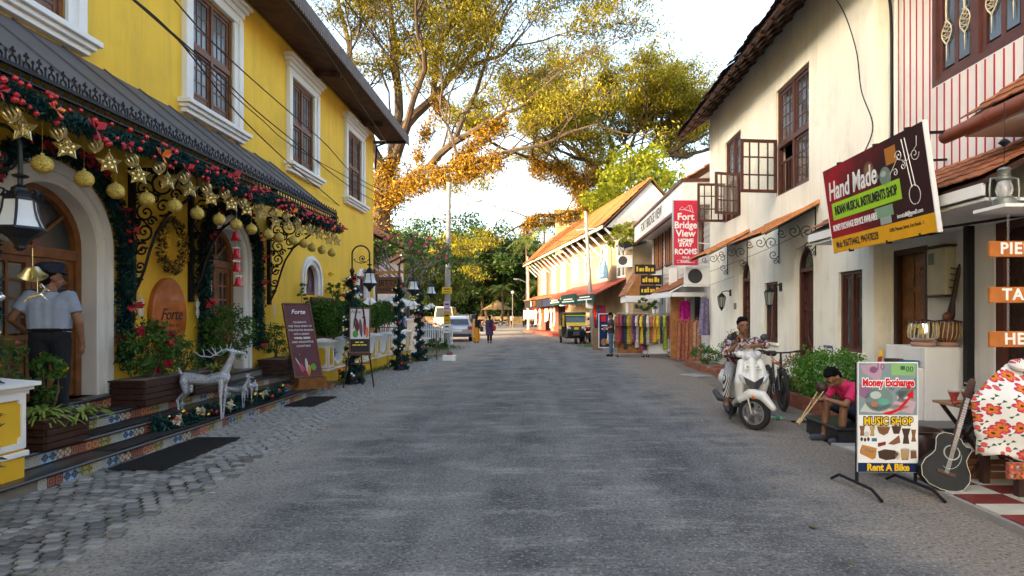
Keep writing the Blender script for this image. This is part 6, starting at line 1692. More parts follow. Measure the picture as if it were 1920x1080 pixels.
# flowered garment draped on a low display bench
def floral(nt, L, co):
 s = node(nt, 'ShaderNodeSeparateXYZ'); L(co, s.inputs[0]); cb_ = node(nt, 'ShaderNodeCombineXYZ'); L(s.outputs[0], cb_.inputs[0]); L(s.outputs[2], cb_.inputs[1])
 def vor(scale, off):
  mp = node(nt, 'ShaderNodeMapping'); mp.inputs['Location'].default_value = (off, off*.7, 0); mp.inputs['Scale'].default_value = (scale, scale, 1); L(cb_.outputs[0], mp.inputs['Vector'])
  v = node(nt, 'ShaderNodeTexVoronoi', voronoi_dimensions='2D'); v.inputs['Scale'].default_value = 1; v.inputs['Randomness'].default_value = .75; L(mp.outputs[0], v.inputs['Vector'])
  df = node(nt, 'ShaderNodeVectorMath', operation='SUBTRACT'); L(mp.outputs[0], df.inputs[0]); L(v.outputs['Position'], df.inputs[1])
  q = node(nt, 'ShaderNodeSeparateXYZ'); L(df.outputs[0], q.inputs[0]); ang = nmath(nt, L, 'ARCTAN2', q.outputs[1], q.outputs[0])
  return v.outputs['Distance'], ang, v.outputs['Color']
 base = (.70, .69, .65)
 d, a, cl = vor(13, 3.1)                               # leaves and buds
 leaf = nmath(nt, L, 'MULTIPLY', nmath(nt, L, 'LESS_THAN', d, .36), nmath(nt, L, 'GREATER_THAN', nmath(nt, L, 'SINE', nmath(nt, L, 'MULTIPLY', a, 2)), .72)); c = nmix(nt, L, leaf, base, (.05, .10, .04))
 d, a, cl = vor(9, 7.7); bud = nmath(nt, L, 'LESS_THAN', d, nmath(nt, L, 'ADD', .10, nmath(nt, L, 'MULTIPLY', nmath(nt, L, 'ABSOLUTE', nmath(nt, L, 'SINE', a)), .10))); c = nmix(nt, L, bud, c, (.60, .10, .09))
 d, a, cl = vor(7.2, 1.3); pet = nmath(nt, L, 'ADD', .22, nmath(nt, L, 'MULTIPLY', nmath(nt, L, 'ABSOLUTE', nmath(nt, L, 'SINE', nmath(nt, L, 'MULTIPLY', a, 2.5))), .16))
 c = nmix(nt, L, nmath(nt, L, 'LESS_THAN', d, pet), c, (.52, .03, .09)); c = nmix(nt, L, nmath(nt, L, 'LESS_THAN', d, nmath(nt, L, 'MULTIPLY', pet, .68)), c, (.62, .17, .02)); return nmix(nt, L, nmath(nt, L, 'LESS_THAN', d, .075), c, (.07, .03, .02))
m_floral = ramp_mat('white flowered cotton', floral, .9)
fc = thing('flowered_cloth', 'white cotton garment with big red and orange flowers draped over a bench', 'cloth', (4.11, 5.08, .066))
mb = MB(); nu, nv = 34, 26; vs = []
for j in range(nv+1):
 t = j/nv; z = 1.08 - .74*t
 xl = -.40 + .30*max(0, 1 - t*2.6)**1.6 + .03*t - (.02 if .3 < t < .8 else 0); xr_ = .62
 for i in range(nu+1):
  s = i/nu; x = xl + (xr_-xl)*s
  e = math.sin(min(1, s*3.2)*PI/2); crown = math.sin(min(1, t*2.2)*PI/2)
  fold = .022*math.sin(x*21 + 1.5*math.sin(t*4)) * t + .012*math.sin(x*47 + t*6)*t
  vs.append((x, .10 - .30*e*crown + fold, z + .05*math.sin(x*4 + 1)*(1-t) + (-.02*math.sin(x*30))*(t > .98)))
mb.add(vs, [(j*(nu+1)+i, j*(nu+1)+i+1, (j+1)*(nu+1)+i+1, (j+1)*(nu+1)+i) for j in range(nv) for i in range(nu)])
o = mb.build('garment', m_floral, fc, smooth=True); o.modifiers.new('t', 'SOLIDIFY').thickness = .008
mb = MB(); mb.tube([(.02 + .11*math.cos(a), .02 + .08*math.sin(a), 1.10 + .02*math.sin(a)) for a in np.linspace(0, 2*PI, 17)[:-1]], .035, 8, True); mb.build('collar', m_floral, fc, smooth=True)
mb = MB(); mb.box(-.34, .65, -.24, -.20, .20, .33); mb.build('mirrored_border', mat('embroidered border', (.30, .08, .05), .6, var=.9, scale=45), fc)
k_ = 0
for x in np.arange(-.32, .64, .045):
 for z in (.225, .30):
  mb = MB(); mb.prism(ell(x, z, .013, .013, 8), lambda u, v, w_: V((u, w_, v)), -.246, -.241); mb.build('mirror_disc', (m_silverb, m_orangec, m_goldb)[k_ % 3], fc); k_ += 1
bn = thing('display_bench', 'low dark display bench under the flowered garment', 'bench', (4.42, 5.2, .066))
mb = MB(); mb.box(-.45, .6, -.20, .3, .30, .36); mb.build('seat', m_dkwood, bn)
for x in (-.40, -.05, .5):
 for y in (-.15, .25): mb = MB(); mb.box(x - .03, x + .03, y - .03, y + .03, 0, .30); mb.build('leg', m_dkwood, bn)
mb = MB(); mb.box(4.66, 4.74, 3.6, 6.7, .066, .14)
tag(mb.build('floor_board', mat('pale wooden kerb board', (.40, .33, .24), .8, var=.2)), 'pale wooden board edging the floor under the display bench', 'board')
cr_ = thing('crate', 'low wooden crate on the tiles behind the black guitar', 'crate', (4.05, 5.7, .066))
for k in range(3): mb = MB(); mb.box(-.15, .28, -.14 + .0, -.12, .02 + k*.06, .065 + k*.06); mb.build('slat', m_wood, cr_)
mb = MB(); mb.box(-.15, .28, .1, .12, 0, .2); mb.box(-.15, .28, -.12, .1, 0, .015); mb.build('back', m_wood, cr_)
# drum and stringed instrument on the pedestal, bowls on its ledge
dm = thing('tabla_pair', 'pair of tabla drums with leather lacing on the white pedestal', 'drum', (5.28, 8.05, 1.17))
for x, m, r in ((-.17, m_chrome, .17), (.15, m_wood, .16)):
 mb = MB(); mb.lathe([(.09, .05), (r, .12), (r*1.05, .19), (r, .26), (r*.9, .33)], (x, 0, 0), 18); sh = mb.build('shell', m, dm, smooth=True)
 mb = MB(); mb.tube([(x + .12*math.cos(a), .12*math.sin(a), .03) for a in np.linspace(0, 2*PI, 15)[:-1]], .035, 6, True); mb.build('ring_cushion', c_('cushion', .36, .22, .17), dm, smooth=True)
 mb = MB()
 for k in range(20):
  a, q = k*2*PI/20, (k + .6)*2*PI/20; pr = ((.09, .06), (r*1.03, .13), (r*1.07, .19), (r*1.02, .26), (r*.95, .34))
  mb.tube([(x + rr*math.cos(a + (q-a)*i/4), rr*math.sin(a + (q-a)*i/4), z) for i, (rr, z) in enumerate(pr)], .007, 4)
 mb.build('lacing', c_('hide strap', .50, .40, .22), sh)
 mb = MB(); n_ = 18; vs = [(x, 0, .375)] + [(x + (r*1.12 + RN.uniform(-.02, .02))*math.cos(k*2*PI/n_), (r*1.12)*math.sin(k*2*PI/n_), .335 + RN.uniform(-.012, .012)) for k in range(n_)]
 mb.add(vs, [(0, 1+k, 1+(k+1) % n_) for k in range(n_)]); mb.build('drum_cover', mat('maroon drum cover', (.08, .02, .025), .8), dm)
sr = thing('stringed_instrument', 'small carved long-necked string instrument leaning over the drums', 'instrument', (5.42, 8.05, 1.54))
mb = MB(); mb.tube([(.02, 0, 0), (.06, .0, .05), (.09, 0, .25), (.17, 0, .66), (.19, 0, .74)], [.06, .055, .03, .028, .02], 8); mb.build('neck', m_dkwood, sr, smooth=True)
mb = MB(); mb.sph((.03, 0, .03), (.085, .05, .07), 10, 8); mb.tube([(.19, 0, .74), (.23, 0, .76), (.27, 0, .70), (.27, 0, .58)], [.02, .022, .02, .012], 6); mb.build('body', m_wood, sr, smooth=True)
for z in (.42, .52, .60, .68): mb = MB(); mb.cyl((.12 + .1*(z-.42), 0, z), (.04 + .1*(z-.42), 0, z + .01), .006, .010, 5); mb.build('peg', m_dkwood, sr)
bowl('blue bowl on the lower ledge of the white pedestal', (4.83, 7.9, .905), .12, mat('blue enamel', (.02, .13, .20), .4), 'bowl'); bowl('dark clay bowl beside the blue bowl on the ledge', (4.80, 8.2, .905), .12, mat('dark clay', (.05, .035, .028), .6), 'bowl')
for k, x in enumerate((4.72, 4.76, 4.80)):
 mb = MB(); mb.tube([(0, 0, 0), (.02, 0, .10)], .011, 6); o = mb.build('beater', m_redc, None); o.location = (x, 8.45 + k*.04, .905); tag(o, 'red and yellow drum stick standing on the pedestal ledge', 'drum stick', 'drum sticks on the ledge')
 mb = MB(); mb.tube([(.02, 0, .10), (.035, 0, .19)], .008, 6); mb.build('tip', c_('sign yellow', .78, .48, .02), o)
# hanging plank signs and the hurricane lamp
m_plank = mat('orange varnished plank', (.42, .13, .025), .4, var=.3, scale=6)
for k, (t, z, lab) in enumerate((('PIERCING', 2.215, 'top hanging wooden plank, white lettering beginning PIER'), ('TATTOO', 1.785, 'middle hanging wooden plank, white lettering beginning TAT'), ('HENNA', 1.37, 'lowest hanging wooden plank, white lettering beginning HE'))):
 o = thing('plank_sign', lab, 'sign', (4.17, 5.6, z)); mb = MB(); mb.box(0, .95, -.018, .018, -.075, .075); p_ = mb.build('plank', m_plank, o, bevel=.006)
 letter(t, .15, m_whiteink, p_, face_cam(.09 + .02*k, -.020, 0), align='LEFT', bold=.004, space=1.12)
 for x in (.18, .80):
  n_ = 8; mb = MB()
  for i in range(n_): a = i*PI/2; mb.tube([(x + .010*math.cos(a)*math.cos(q), .010*math.sin(a)*math.cos(q), .10 + .032*i + .020*math.sin(q)) for q in np.linspace(0, 2*PI, 7)[:-1]], .0028, 3, True)
  mb.build('chain', m_steel, o)
hl = thing('hurricane_lamp', 'old hurricane lantern hanging under the porch roof', 'lamp', (4.33, 5.62, 2.62))
mb = MB(); mb.lathe([(.085, -.02), (.095, .0), (.095, .06), (.07, .075), (.06, .085)], n=16); mb.lathe([(.052, .235), (.07, .25), (.07, .27), (.05, .28), (.05, .33), (.058, .34), (.045, .36), (.01, .37)], n=16)
for s in (-1, 1): mb.tube([(s*.085, 0, .03), (s*.135, 0, .06), (s*.14, 0, .16), (s*.13, 0, .26), (s*.06, 0, .27)], .009, 6)
mb.build('frame', mat('tarnished tin', (.22, .24, .22), .45, metal=.6, var=.3), hl, smooth=True)
mb = MB(); mb.lathe([(.05, .085), (.070, .14), (.068, .18), (.05, .235)], n=16); mb.build('globe', mat('lamp globe glass', (.75, .75, .72), .08, trans=.7), hl, smooth=True)
mb = MB(); mb.lathe([(.022, .09), (.022, .14), (.012, .18)], n=10); mb.build('bulb', m_wpaint, hl)
mb = MB(); mb.cyl((0, 0, .37), (0, 0, .98), .004, .004, 4); mb.lathe([(.01, .56), (.05, .60), (.02, .63)], n=10); mb.build('cord', m_black, hl)
hs = MB(); hs.box(4.13, 4.95, 5.35, 5.75, 2.57, 2.60); tag(hs.build('porch_shelf', m_wpaint), 'white shelf under the hurricane lantern', 'shelf')
# ------------------------------------------------------------------ scooter with the man leaning on it
sc_ = thing('scooter', 'white motor scooter parked at the road edge, front wheel turned', 'scooter', (2.96, 8.93, 0), rad(177))
m_scw = mat('white scooter plastic', (.66, .65, .60), .3, var=.05, coat=.4, stain=.15, stain_col=(.3, .28, .24))
m_gp = mat('dark grey plastic', (.035, .036, .04), .5)
def wheel(parent, c, r, wd, ax, spokes=5, name='wheel', rimm=None, tw=.30):
 """wheel about the axis ax: tyre, rim and spokes"""
 ax = V(ax).normalized(); M = T(*c) @ ax.to_track_quat('Z', 'Y').to_matrix().to_4x4()
 mb = MB(); n_ = 28; vs = []; pr = [(r - tw*r, -wd*.45), (r - .06*r, -wd*.5), (r, -wd*.22), (r, wd*.22), (r - .06*r, wd*.5), (r - tw*r, wd*.45)]
 for k in range(n_):
  a = 2*PI*k/n_; vs += [M @ V((q*math.cos(a), q*math.sin(a), z)) for q, z in pr]
 m_ = len(pr); mb.add(vs, [(k*m_ + i, k*m_ + (i+1) % m_, ((k+1) % n_)*m_ + (i+1) % m_, ((k+1) % n_)*m_ + i) for k in range(n_) for i in range(m_)])
 o = mb.build(name, m_rubber, parent, smooth=True)
 mb = MB(); ri = r - tw*r
 vs = []; pr = [(ri, -wd*.4), (ri*.90, -wd*.40), (ri*.86, 0), (ri*.90, wd*.40), (ri, wd*.4)]
 for k in range(n_):
  a = 2*PI*k/n_; vs += [M @ V((q*math.cos(a), q*math.sin(a), z)) for q, z in pr]
 m_ = len(pr); mb.add(vs, [(k*m_ + i, k*m_ + i+1, ((k+1) % n_)*m_ + i+1, ((k+1) % n_)*m_ + i) for k in range(n_) for i in range(m_-1)])
 for k in range(spokes):
  a = 2*PI*k/spokes
  for d in (-.12, .12): mb.bar(M @ V((ri*.15*math.cos(a), ri*.15*math.sin(a), 0)), M @ V((ri*.92*math.cos(a + d), ri*.92*math.sin(a + d), 0)), .028 if wd > .06 else .004, .03 if wd > .06 else .004, ax)
 mb.tube([M @ V((0, 0, -wd*.55)), M @ V((0, 0, wd*.55))], ri*.22, 10); mb.build('rim', rimm or m_steel, o)
 return o
sa = rad(46)                                              # steering angle
SM = T(0, .62, .23) @ Rz(sa)
wheel(sc_, (0, .62, .232), .232, .09, (SM.to_3x3() @ V((1, 0, 0))), 5, 'front_wheel', m_steel)
wheel(sc_, (0, -.62, .232), .232, .09, (1, 0, 0), 5, 'rear_wheel', m_gp)
fuse('front_fender', [('c', SM @ V((0, y, z)), SM @ V((0, y2, z2)), r_, r2) for y, z, y2, z2, r_, r2 in ((-.20, .17, -.05, .27, .06, .075), (-.05, .27, .12, .25, .075, .07), (.12, .25, .27, .10, .07, .045))], m_scw, sc_, .012, 4)
mb = MB()
for s in (-1, 1): mb.tube([SM @ V((s*.075, 0, .0)), SM @ V((s*.075, -.06, .22))], .016, 8)
mb.build('fork', m_steel, sc_, smooth=True)
mb = MB(); mb.sph(SM @ V((.085, .03, .23)), (.02, .02, .028), 8, 6); mb.build('reflector', m_orangec, sc_)
ap = []
for x_ in (-1, 1):
 ap += [('c', (x_*.13, .44, .92), (x_*.17, .50, .66), .055, .075), ('c', (x_*.17, .50, .66), (x_*.15, .40, .40), .075, .055), ('c', (x_*.15, .40, .40), (x_*.15, .16, .30), .05, .045)]
ap += [('c', (0, .47, .93), (0, .545, .66), .07, .085), ('c', (0, .545, .66), (0, .46, .50), .08, .05), ('c', (-.13, .52, .70), (.13, .52, .70), .07, .07)]
fuse('front_shield', ap, m_scw, sc_, .013, 6)
fuse('handlebar_cowl', [('c', (-.13, .33, 1.03), (.13, .33, 1.03), .055, .055), ('c', (0, .36, 1.04), (0, .47, .97), .085, .055), ('c', (-.07, .42, .99), (.07, .42, .99), .055, .055)], m_scw, sc_, .012, 6)
mb = MB(); mb.sph((0, .475, 1.0), (.105, .035, .055), 14, 8, None); mb.build('headlight', mat('headlamp lens', (.45, .48, .50), .08, spec=.9), sc_, smooth=True)
for s in (-1, 1):
 mb = MB(); mb.sph((0, 0, 0), (.035, .022, .085), 10, 8, T(s*.155, .585, .70) @ Ry(s*.55)); mb.build('indicator_lamp', MATS['headlamp lens'], sc_, smooth=True)
 mb = MB(); mb.tube([(s*.10, .32, 1.04), (s*.33, .22, 1.05)], .016, 8); mb.build('handlebar', m_steel, sc_); mb = MB(); mb.tube([(s*.22, .27, 1.047), (s*.35, .21, 1.052)], .021, 8); mb.build('grip', m_gp, sc_)
 mb = MB(); mb.tube([(s*.20, .29, 1.05), (s*.22, .30, 1.18), (s*.23, .30, 1.24)], .008, 6); mi_ = mb.build('mirror_stem', m_gp, sc_); mb = MB(); mb.sph((s*.235, .31, 1.275), (.065, .022, .048), 12, 8); mb.build('mirror', m_gp, mi_, smooth=True)
mb = MB(); mb.prism([(-.15, .80), (0, .72), (.15, .80), (.13, .73), (.05, .62), (0, .58), (-.05, .62), (-.13, .73)], lambda u, v, w_: V((u, .615 + w_ - (abs(u))*.25, v - .06)), 0, .018); mb.build('grille', m_gp, sc_)
mb = MB(); mb.box(-.12, .12, 0, .006, -.028, .028, T(0, .548, .865) @ Rx(rad(18))); pt_ = mb.build('number_plate', c_('plate white', .75, .75, .70), sc_)
letter('KL 43J1-52', .05, m_ink, pt_, T(0, .5555, .865) @ Rx(rad(18)) @ Rz(PI) @ Rx(PI/2), bold=.001, xs=.8)
mb = MB(); mb.box(-.17, .17, -.12, .38, .27, .325); mb.build('floorboard', m_gp, sc_, bevel=.012)
fuse('rear_body', [('c', (x_*.10, -.15, .55), (x_*.12, -.50, .60), .10, .12) for x_ in (-1, 1)] + [('c', (x_*.11, -.5, .60), (x_*.06, -.85, .66), .11, .06) for x_ in (-1, 1)] + [('c', (x_*.11, -.14, .40), (x_*.11, -.12, .58), .07, .08) for x_ in (-1, 1)], m_scw, sc_, .015, 6)
fuse('seat', [('c', (0, -.16, .745), (0, -.78, .79), .085, .075), ('c', (-.06, -.2, .745), (-.06, -.6, .77), .07, .07), ('c', (.06, -.2, .745), (.06, -.6, .77), .07, .07)], mat('black seat vinyl', (.014, .014, .015), .5), sc_, .014, 4)
mb = MB(); mb.tube([(.17, -.25, .28), (.19, -.6, .27), (.19, -.9, .34)], [.03, .05, .045], 10); mb.build('exhaust', m_gp, sc_, smooth=True)
mb = MB(); mb.bar((-.12, -.05, .28), (-.20, -.02, .02), .02, .02); mb.bar((.08, -.1, .28), (.16, -.08, .02), .02, .02); mb.build('stand', m_gp, sc_)
def shirt_col(nt, L, co):
 a = nnoise(nt, L, co, 17, 3, .6, .48, .54); b_ = nnoise(nt, L, co, 42, 2, .5, .55, .6); return nmix(nt, L, b_, nmix(nt, L, a, (.10, .014, .022), (.52, .48, .46)), (.10, .02, .03))
def stripe_col(nt, L, co):
 s = node(nt, 'ShaderNodeSeparateXYZ'); L(co, s.inputs[0]); v = nmath(nt, L, 'SINE', nmath(nt, L, 'MULTIPLY', nmath(nt, L, 'ADD', s.outputs[0], nmath(nt, L, 'MULTIPLY', s.outputs[1], .4)), 270)); return nmix(nt, L, nmath(nt, L, 'GREATER_THAN', v, .15), (.55, .54, .52), (.03, .03, .04))
mn = thing('person', 'young man in maroon patterned shirt and striped trousers leaning on the scooter', 'person', (2.96, 8.93, 0), rad(177))
J = dict(head=(.03, .17, 1.43), neck=(.02, .10, 1.285), chest=(.02, .02, 1.10), pelvis=(0, -.22, .86), sh=((-.18, .05, 1.20), (.20, .06, 1.20)), el=((-.27, .27, 1.16), (.31, .22, 1.02)), wr=((-.03, .40, 1.15), (.17, .36, 1.17)),
   hp=((-.10, -.20, .84), (.10, -.20, .84)), kn=((-.20, .20, .76), (.25, .16, .68)), an=((-.18, .16, .40), (.24, .04, .30)), to=((-.18, .30, .365), (.25, .17, .20)))
m_ps = ramp_mat('maroon patterned shirt', shirt_col, .85); m_st = ramp_mat('striped trousers', stripe_col, .9)
person(mn, J, m_skin, m_ps, m_st, m_hair, .0085, 1.35, 1.75, head_dir=(-.05, 1, -.02), hands=((.95, .25, .1), (.1, .1, 1)), palms=((0, -.2, -1), (-1, .3, 0)), curl=.55, shoes=mat('dark canvas shoe', (.03, .035, .05), .8), loose=.014)
mb = MB(); mb.box(-.038, .038, -.005, .005, -.078, .078, T(.19, .395, 1.275) @ Ry(rad(38)) @ Rz(rad(15))); o = mb.build('phone', mat('dark phone', (.03, .017, .012), .25), bevel=.004); o.matrix_world = mn.matrix_basis; tag(o, 'dark mobile phone held by the man on the scooter', 'phone')
# ------------------------------------------------------------------ bicycle
by = thing('bicycle', 'black and red mountain bicycle parked behind the scooter by the brick bed', 'bicycle', (4.03, 10.42, 0), rad(172))
for y, nm in ((.53, 'front_wheel'), (-.53, 'rear_wheel')): wheel(by, (0, y, .345), .345, .052, (1, 0, 0), 16, nm, m_black, .16)
m_bk, m_br = mat('black frame paint', (.012, .013, .016), .35, coat=.3), mat('orange red paint', (.60, .05, .02), .35, coat=.3)
mb = MB(); mb.tube([(0, .40, .72), (0, -.02, .30)], .024, 8); mb.tube([(0, -.02, .30), (0, -.18, .80)], .018, 8); mb.tube([(0, -.02, .30), (0, -.53, .345)], .014, 6); mb.tube([(0, -.15, .72), (0, -.53, .345)], .012, 6); mb.build('frame', m_bk, by, smooth=True)
mb = MB(); mb.tube([(0, .395, .80), (0, -.16, .74)], .021, 8); mb.build('top_tube', m_br, by, smooth=True)
mb = MB(); mb.tube([(0, .385, .84), (0, .42, .66)], .023, 8)
for s in (-1, 1): mb.tube([(s*.0, .42, .70), (s*.055, .43, .69), (s*.055, .53, .345)], .017, 8)
mb.build('fork', m_bk, by, smooth=True)
mb = MB(); mb.tube([(0, .385, .84), (0, .40, .95)], .017, 8); mb.tube([(-.34, .34, .99), (-.12, .39, .965), (0, .41, .96), (.12, .39, .965), (.34, .34, .99)], .014, 8); mb.build('handlebar', m_bk, by, smooth=True)
for s in (-1, 1): mb = MB(); mb.tube([(s*.24, .365, .98), (s*.36, .335, .992)], .019, 8); mb.build('grip', m_rubber, by)
for s in (-1, 1): mb = MB(); mb.tube([(s*.16, .42, .97), (s*.19, .50, .90), (s*.06, .50, .80), (0, .45, .74)], .006, 5); mb.build('brake_cable', m_br, by)
fuse('saddle', [('c', (0, -.06, .90), (0, -.22, .91), .030, .05), ('c', (-.05, -.28, .91), (.05, -.28, .91), .05, .05)], m_black, by, .012, 3)
mb = MB(); mb.tube([(0, -.16, .74), (0, -.19, .89)], .014, 8); mb.build('seat_post', m_steel, by)
mb = MB(); mb.tube([(.06, -.02, .30), (.07, .10, .18)], .010, 5); mb.bx((.11, .10, .175), (.09, .06, .02)); mb.tube([(-.06, -.02, .30), (-.07, -.14, .42)], .010, 5); mb.bx((-.11, -.14, .425), (.09, .06, .02)); mb.build('pedals', m_black, by)
mb = MB(); mb.tube([(.02 + .0, -.02 + .09*math.cos(a), .30 + .09*math.sin(a)) for a in np.linspace(0, 2*PI, 17)[:-1]], .006, 4, True); mb.build('chain_ring', m_steel, by)
# ------------------------------------------------------------------ the seated boy
bo = thing('person', 'boy in pink shirt and dark shorts bent forward on the black step', 'person', (4.06, 7.62, .225), rad(104))
J = dict(head=(.0, .43, .585), neck=(0, .33, .53), chest=(0, .20, .42), pelvis=(0, 0, .10), sh=((-.165, .26, .46), (.165, .26, .46)), el=((-.20, .42, .27), (.20, .42, .27)), wr=((-.06, .60, .33), (.06, .62, .30)),
   hp=((-.09, .02, .09), (.09, .02, .09)), kn=((-.14, .40, .26), (.14, .42, .26)), an=((-.13, .42, -.145), (.13, .46, -.145)), to=((-.14, .58, -.185), (.14, .62, -.185)))
m_pink = mat('pink cotton', (.56, .02, .10), .85, var=.12); m_sh = mat('navy shorts', (.018, .022, .045), .9)
q_ = person(bo, J, m_skin, m_pink, m_sh, m_hair, .0085, .72, .88, head_dir=(0, .62, -.78), hands=((.5, .8, .1), (-.5, .8, .1)), palms=((0, 0, -1), (0, 0, -1)), curl=.6, bw=.9, loose=.014, shoes=mat('grey canvas shoe', (.06, .065, .085), .85))
ek = thing('ektara', 'small one-string bamboo instrument in the hands of the seated boy', 'instrument', (4.06, 7.62, .225), rad(104))
mb = MB(); mb.sph((.0, .60, .46), (.07, .07, .075), 12, 8); mb.build('gourd', m_dkwood, ek, smooth=True)
for s in (-1, 1): mb = MB(); mb.tube([(s*.05, .60, .44), (s*.012, .92, .05)], .008, 5); mb.build('bamboo_arm', c_('bamboo', .50, .36, .18), ek)
mb = MB(); mb.cyl((0, .90, .08), (0, .95, .03), .028, .028, 8); mb.build('end_block', c_('bamboo', .50, .36, .18), ek)
# litter: bottle, leaves, wrappers
bt = thing('plastic_bottle', 'crushed clear and green plastic bottle lying at the road edge', 'bottle', (3.55, 9.1, .035)); mb = MB()
mb.lathe([(.03, -.11), (.036, -.09), (.033, -.02), (.036, .04), (.030, .08), (.014, .11), (.014, .13)], n=12, T=Ry(rad(88)) @ Rz(.3)); mb.build('bottle_body', mat('thin clear plastic', (.6, .7, .68), .1, trans=.8), bt, smooth=True); mb = MB(); mb.lathe([(.037, -.03), (.037, .04)], n=12, T=Ry(rad(88)) @ Rz(.3)); mb.build('bottle_label', mat('green label', (.02, .22, .10), .5), bt)
def flat_bit(name, lab, x, y, s, m, cat):
 mb = MB(); n_ = 7; vs = [(s*RN.uniform(.6, 1)*math.cos(k*2*PI/n_), s*.6*RN.uniform(.6, 1)*math.sin(k*2*PI/n_), RN.uniform(.002, s*.25)) for k in range(n_)] + [(0, 0, s*.12)]
 mb.add(vs, [(n_, k, (k+1) % n_) for k in range(n_)]); o = mb.build(name, m, None, fixn=False); o.location = (x, y, .003); o.rotation_euler = (0, 0, RN.uniform(0, 6)); return tag(o, lab, cat)
m_lf = mat('dry leaf', (.20, .09, .035), .8, var=.3)
def gxy(px, py): y = F*H0/(py - HY); return ((px - CX)*y/F, y)
for px, py, s, m, nm, lab in ((880, 880, .05, c_('cardboard', .40, .27, .16), 'paper_scrap', 'tan cardboard scrap in the middle of the road'), (207, 1010, .035, m_lf, 'dry_leaf', 'brown curled leaf on the road edge by the cobbles'), (397, 925, .03, m_whiteink, 'paper_scrap', 'white crumpled paper by the cobbled pavement'),
 (520, 868, .04, m_lf, 'dry_leaf', 'thin brown leaf on the road beside the near cobbles'), (1523, 990, .04, c_('olive leaf', .14, .13, .02), 'dry_leaf', 'olive green curled leaf before the money exchange stand'), (1488, 824, .035, m_lf, 'dry_leaf', 'brown leaf on the road beside the seated boy'), (1317, 790, .025, m_whiteink, 'paper_scrap', 'small white wrapper on the road left of the scooter'),
 (1268, 738, .03, c_('cardboard', .40, .27, .16), 'paper_scrap', 'tan wrapper on the dusty verge near the brick beds'), (1450, 916, .04, m_lf, 'dry_leaf', 'reddish leaf flat on the road before the step'), (1292, 752, .03, c_('cardboard', .40, .27, .16), 'paper_scrap', 'pale wrapper beside the tan wrapper on the verge'), (1596, 1057, .025, c_('olive leaf', .14, .13, .02), 'dry_leaf', 'small green leaf on the asphalt before the checkered floor')):
 x, y = gxy(px, py); flat_bit(nm, lab, x, y, s, m, 'leaf' if 'leaf' in nm else 'litter')
x, y = gxy(1303, 705); mb = MB(); mb.box(-.28, .28, -.35, .35, 0, .03); o = mb.build('stone_slab', m_concrete, bevel=.01); o.location = (x, y, 0); o.rotation_euler = (0, 0, .4); tag(o, 'flat stone slab on the verge before the brick beds', 'slab')
# ------------------------------------------------------------------ the homestay next to the cream building
XF = 5.4
fb_ = thing('homestay_building', 'white boarded homestay with a broad white fascia and brown windows', 'building', (XF + 3, 24.5, 0)); lf = fb_.matrix_basis.inverted()
m_clap = mat('grey white weatherboard', (.52, .50, .46), .8, var=.12, rnd=.1); m_mtrim = mat('maroon trim', (.10, .022, .02), .5); m_owood = mat('orange brown wood', (.34, .14, .04), .55, var=.3, scale=6)
mb = MB(); wall_faces(mb, 19.3, 29.8, 0, 3.0, [(20.6, 22.6, .1, 2.35, 0), (23.6, 26.2, .1, 2.4, 0), (27, 29.2, .1, 2.4, 0)], lambda u, v, w_: V((XF + w_, u, v)), .3)
mb.quad((XF, 19.3, 0), (XF + 6, 19.3, 0), (XF + 6, 19.3, 5.5), (XF, 19.3, 5.5)); mb.quad((XF, 29.8, 0), (XF + 6, 29.8, 0), (XF + 6, 29.8, 5.5), (XF, 29.8, 5.5)); mb.quad((XF + .06, 19.3, 3.0), (XF + .06, 29.8, 3.0), (XF + .06, 29.8, 5.5), (XF + .06, 19.3, 5.5))
mb.build('wall', m_wwall, fb_, world=True)
mb = MB(); mb.box(XF + .6, XF + .65, 19.5, 29.6, 0, 3, lf); mb.build('shop_shade_sheet', m_recess, fb_)  # dark sheet painted as the shade inside the shops
b = MB(); b.box(-.03, .03, -5.25, 5.25, -.11, .11, Ry(.10)); me = bpy.data.meshes.new('weatherboard'); me.from_pydata(b.v, [], b.f); me.materials.append(m_clap)
for k in range(12): link('weatherboard', me, fb_, lf @ V((XF + .02, 24.55, 3.10 + k*.20)))
for y0, y1 in ((20.2, 21.9), (24.6, 26.3), (27.0, 28.9)):
 mb = MB(); mb.box(XF - .10, XF + .02, y0 - .06, y1 + .06, 3.72, 3.80, lf)
 for a in (y0, (y0+y1)/2, y1): mb.box(XF - .07, XF + .02, a - .06, a + .06, 3.80, 5.28, lf)
 o = mb.build('window', m_mtrim, fb_)
 for h_ in range(2):
  a0 = y0 + .06 + h_*(y1-y0)/2; wd = (y1-y0)/2 - .12
  for k in range(4): mb = MB(); mb.box(XF - .04, XF + .0, a0 + wd*k/4 + .02, a0 + wd*(k+1)/4 - .04, 3.82, 5.26, lf); mb.build('shutter_slat', m_owood if k % 2 else m_wood, o)
mb = MB(); mb.box(4.50, 4.58, 19.4, 29.7, 5.18, 5.92, lf); mb.box(4.58, 5.5, 19.4, 19.48, 5.18, 5.92, lf); mb.box(4.58, 5.5, 19.48, 29.7, 5.30, 5.34, lf); fa = mb.build('fascia', m_wpaint, fb_)
mb = MB(); mb.box(4.44, 5.5, 19.34, 29.75, 5.922, 6.02, lf); mb.box(4.47, 4.6, 19.37, 29.72, 5.08, 5.178, lf); mb.box(4.6, 5.5, 19.37, 19.46, 5.08, 5.178, lf); mb.build('fascia_trim', m_mtrim, fb_)
mb = MB(); mb.box(4.485, 4.497, 22.4, 28.0, 5.26, 5.86, lf); nbd = mb.build('name_board', c_('sign white', .72, .72, .70), fb_)
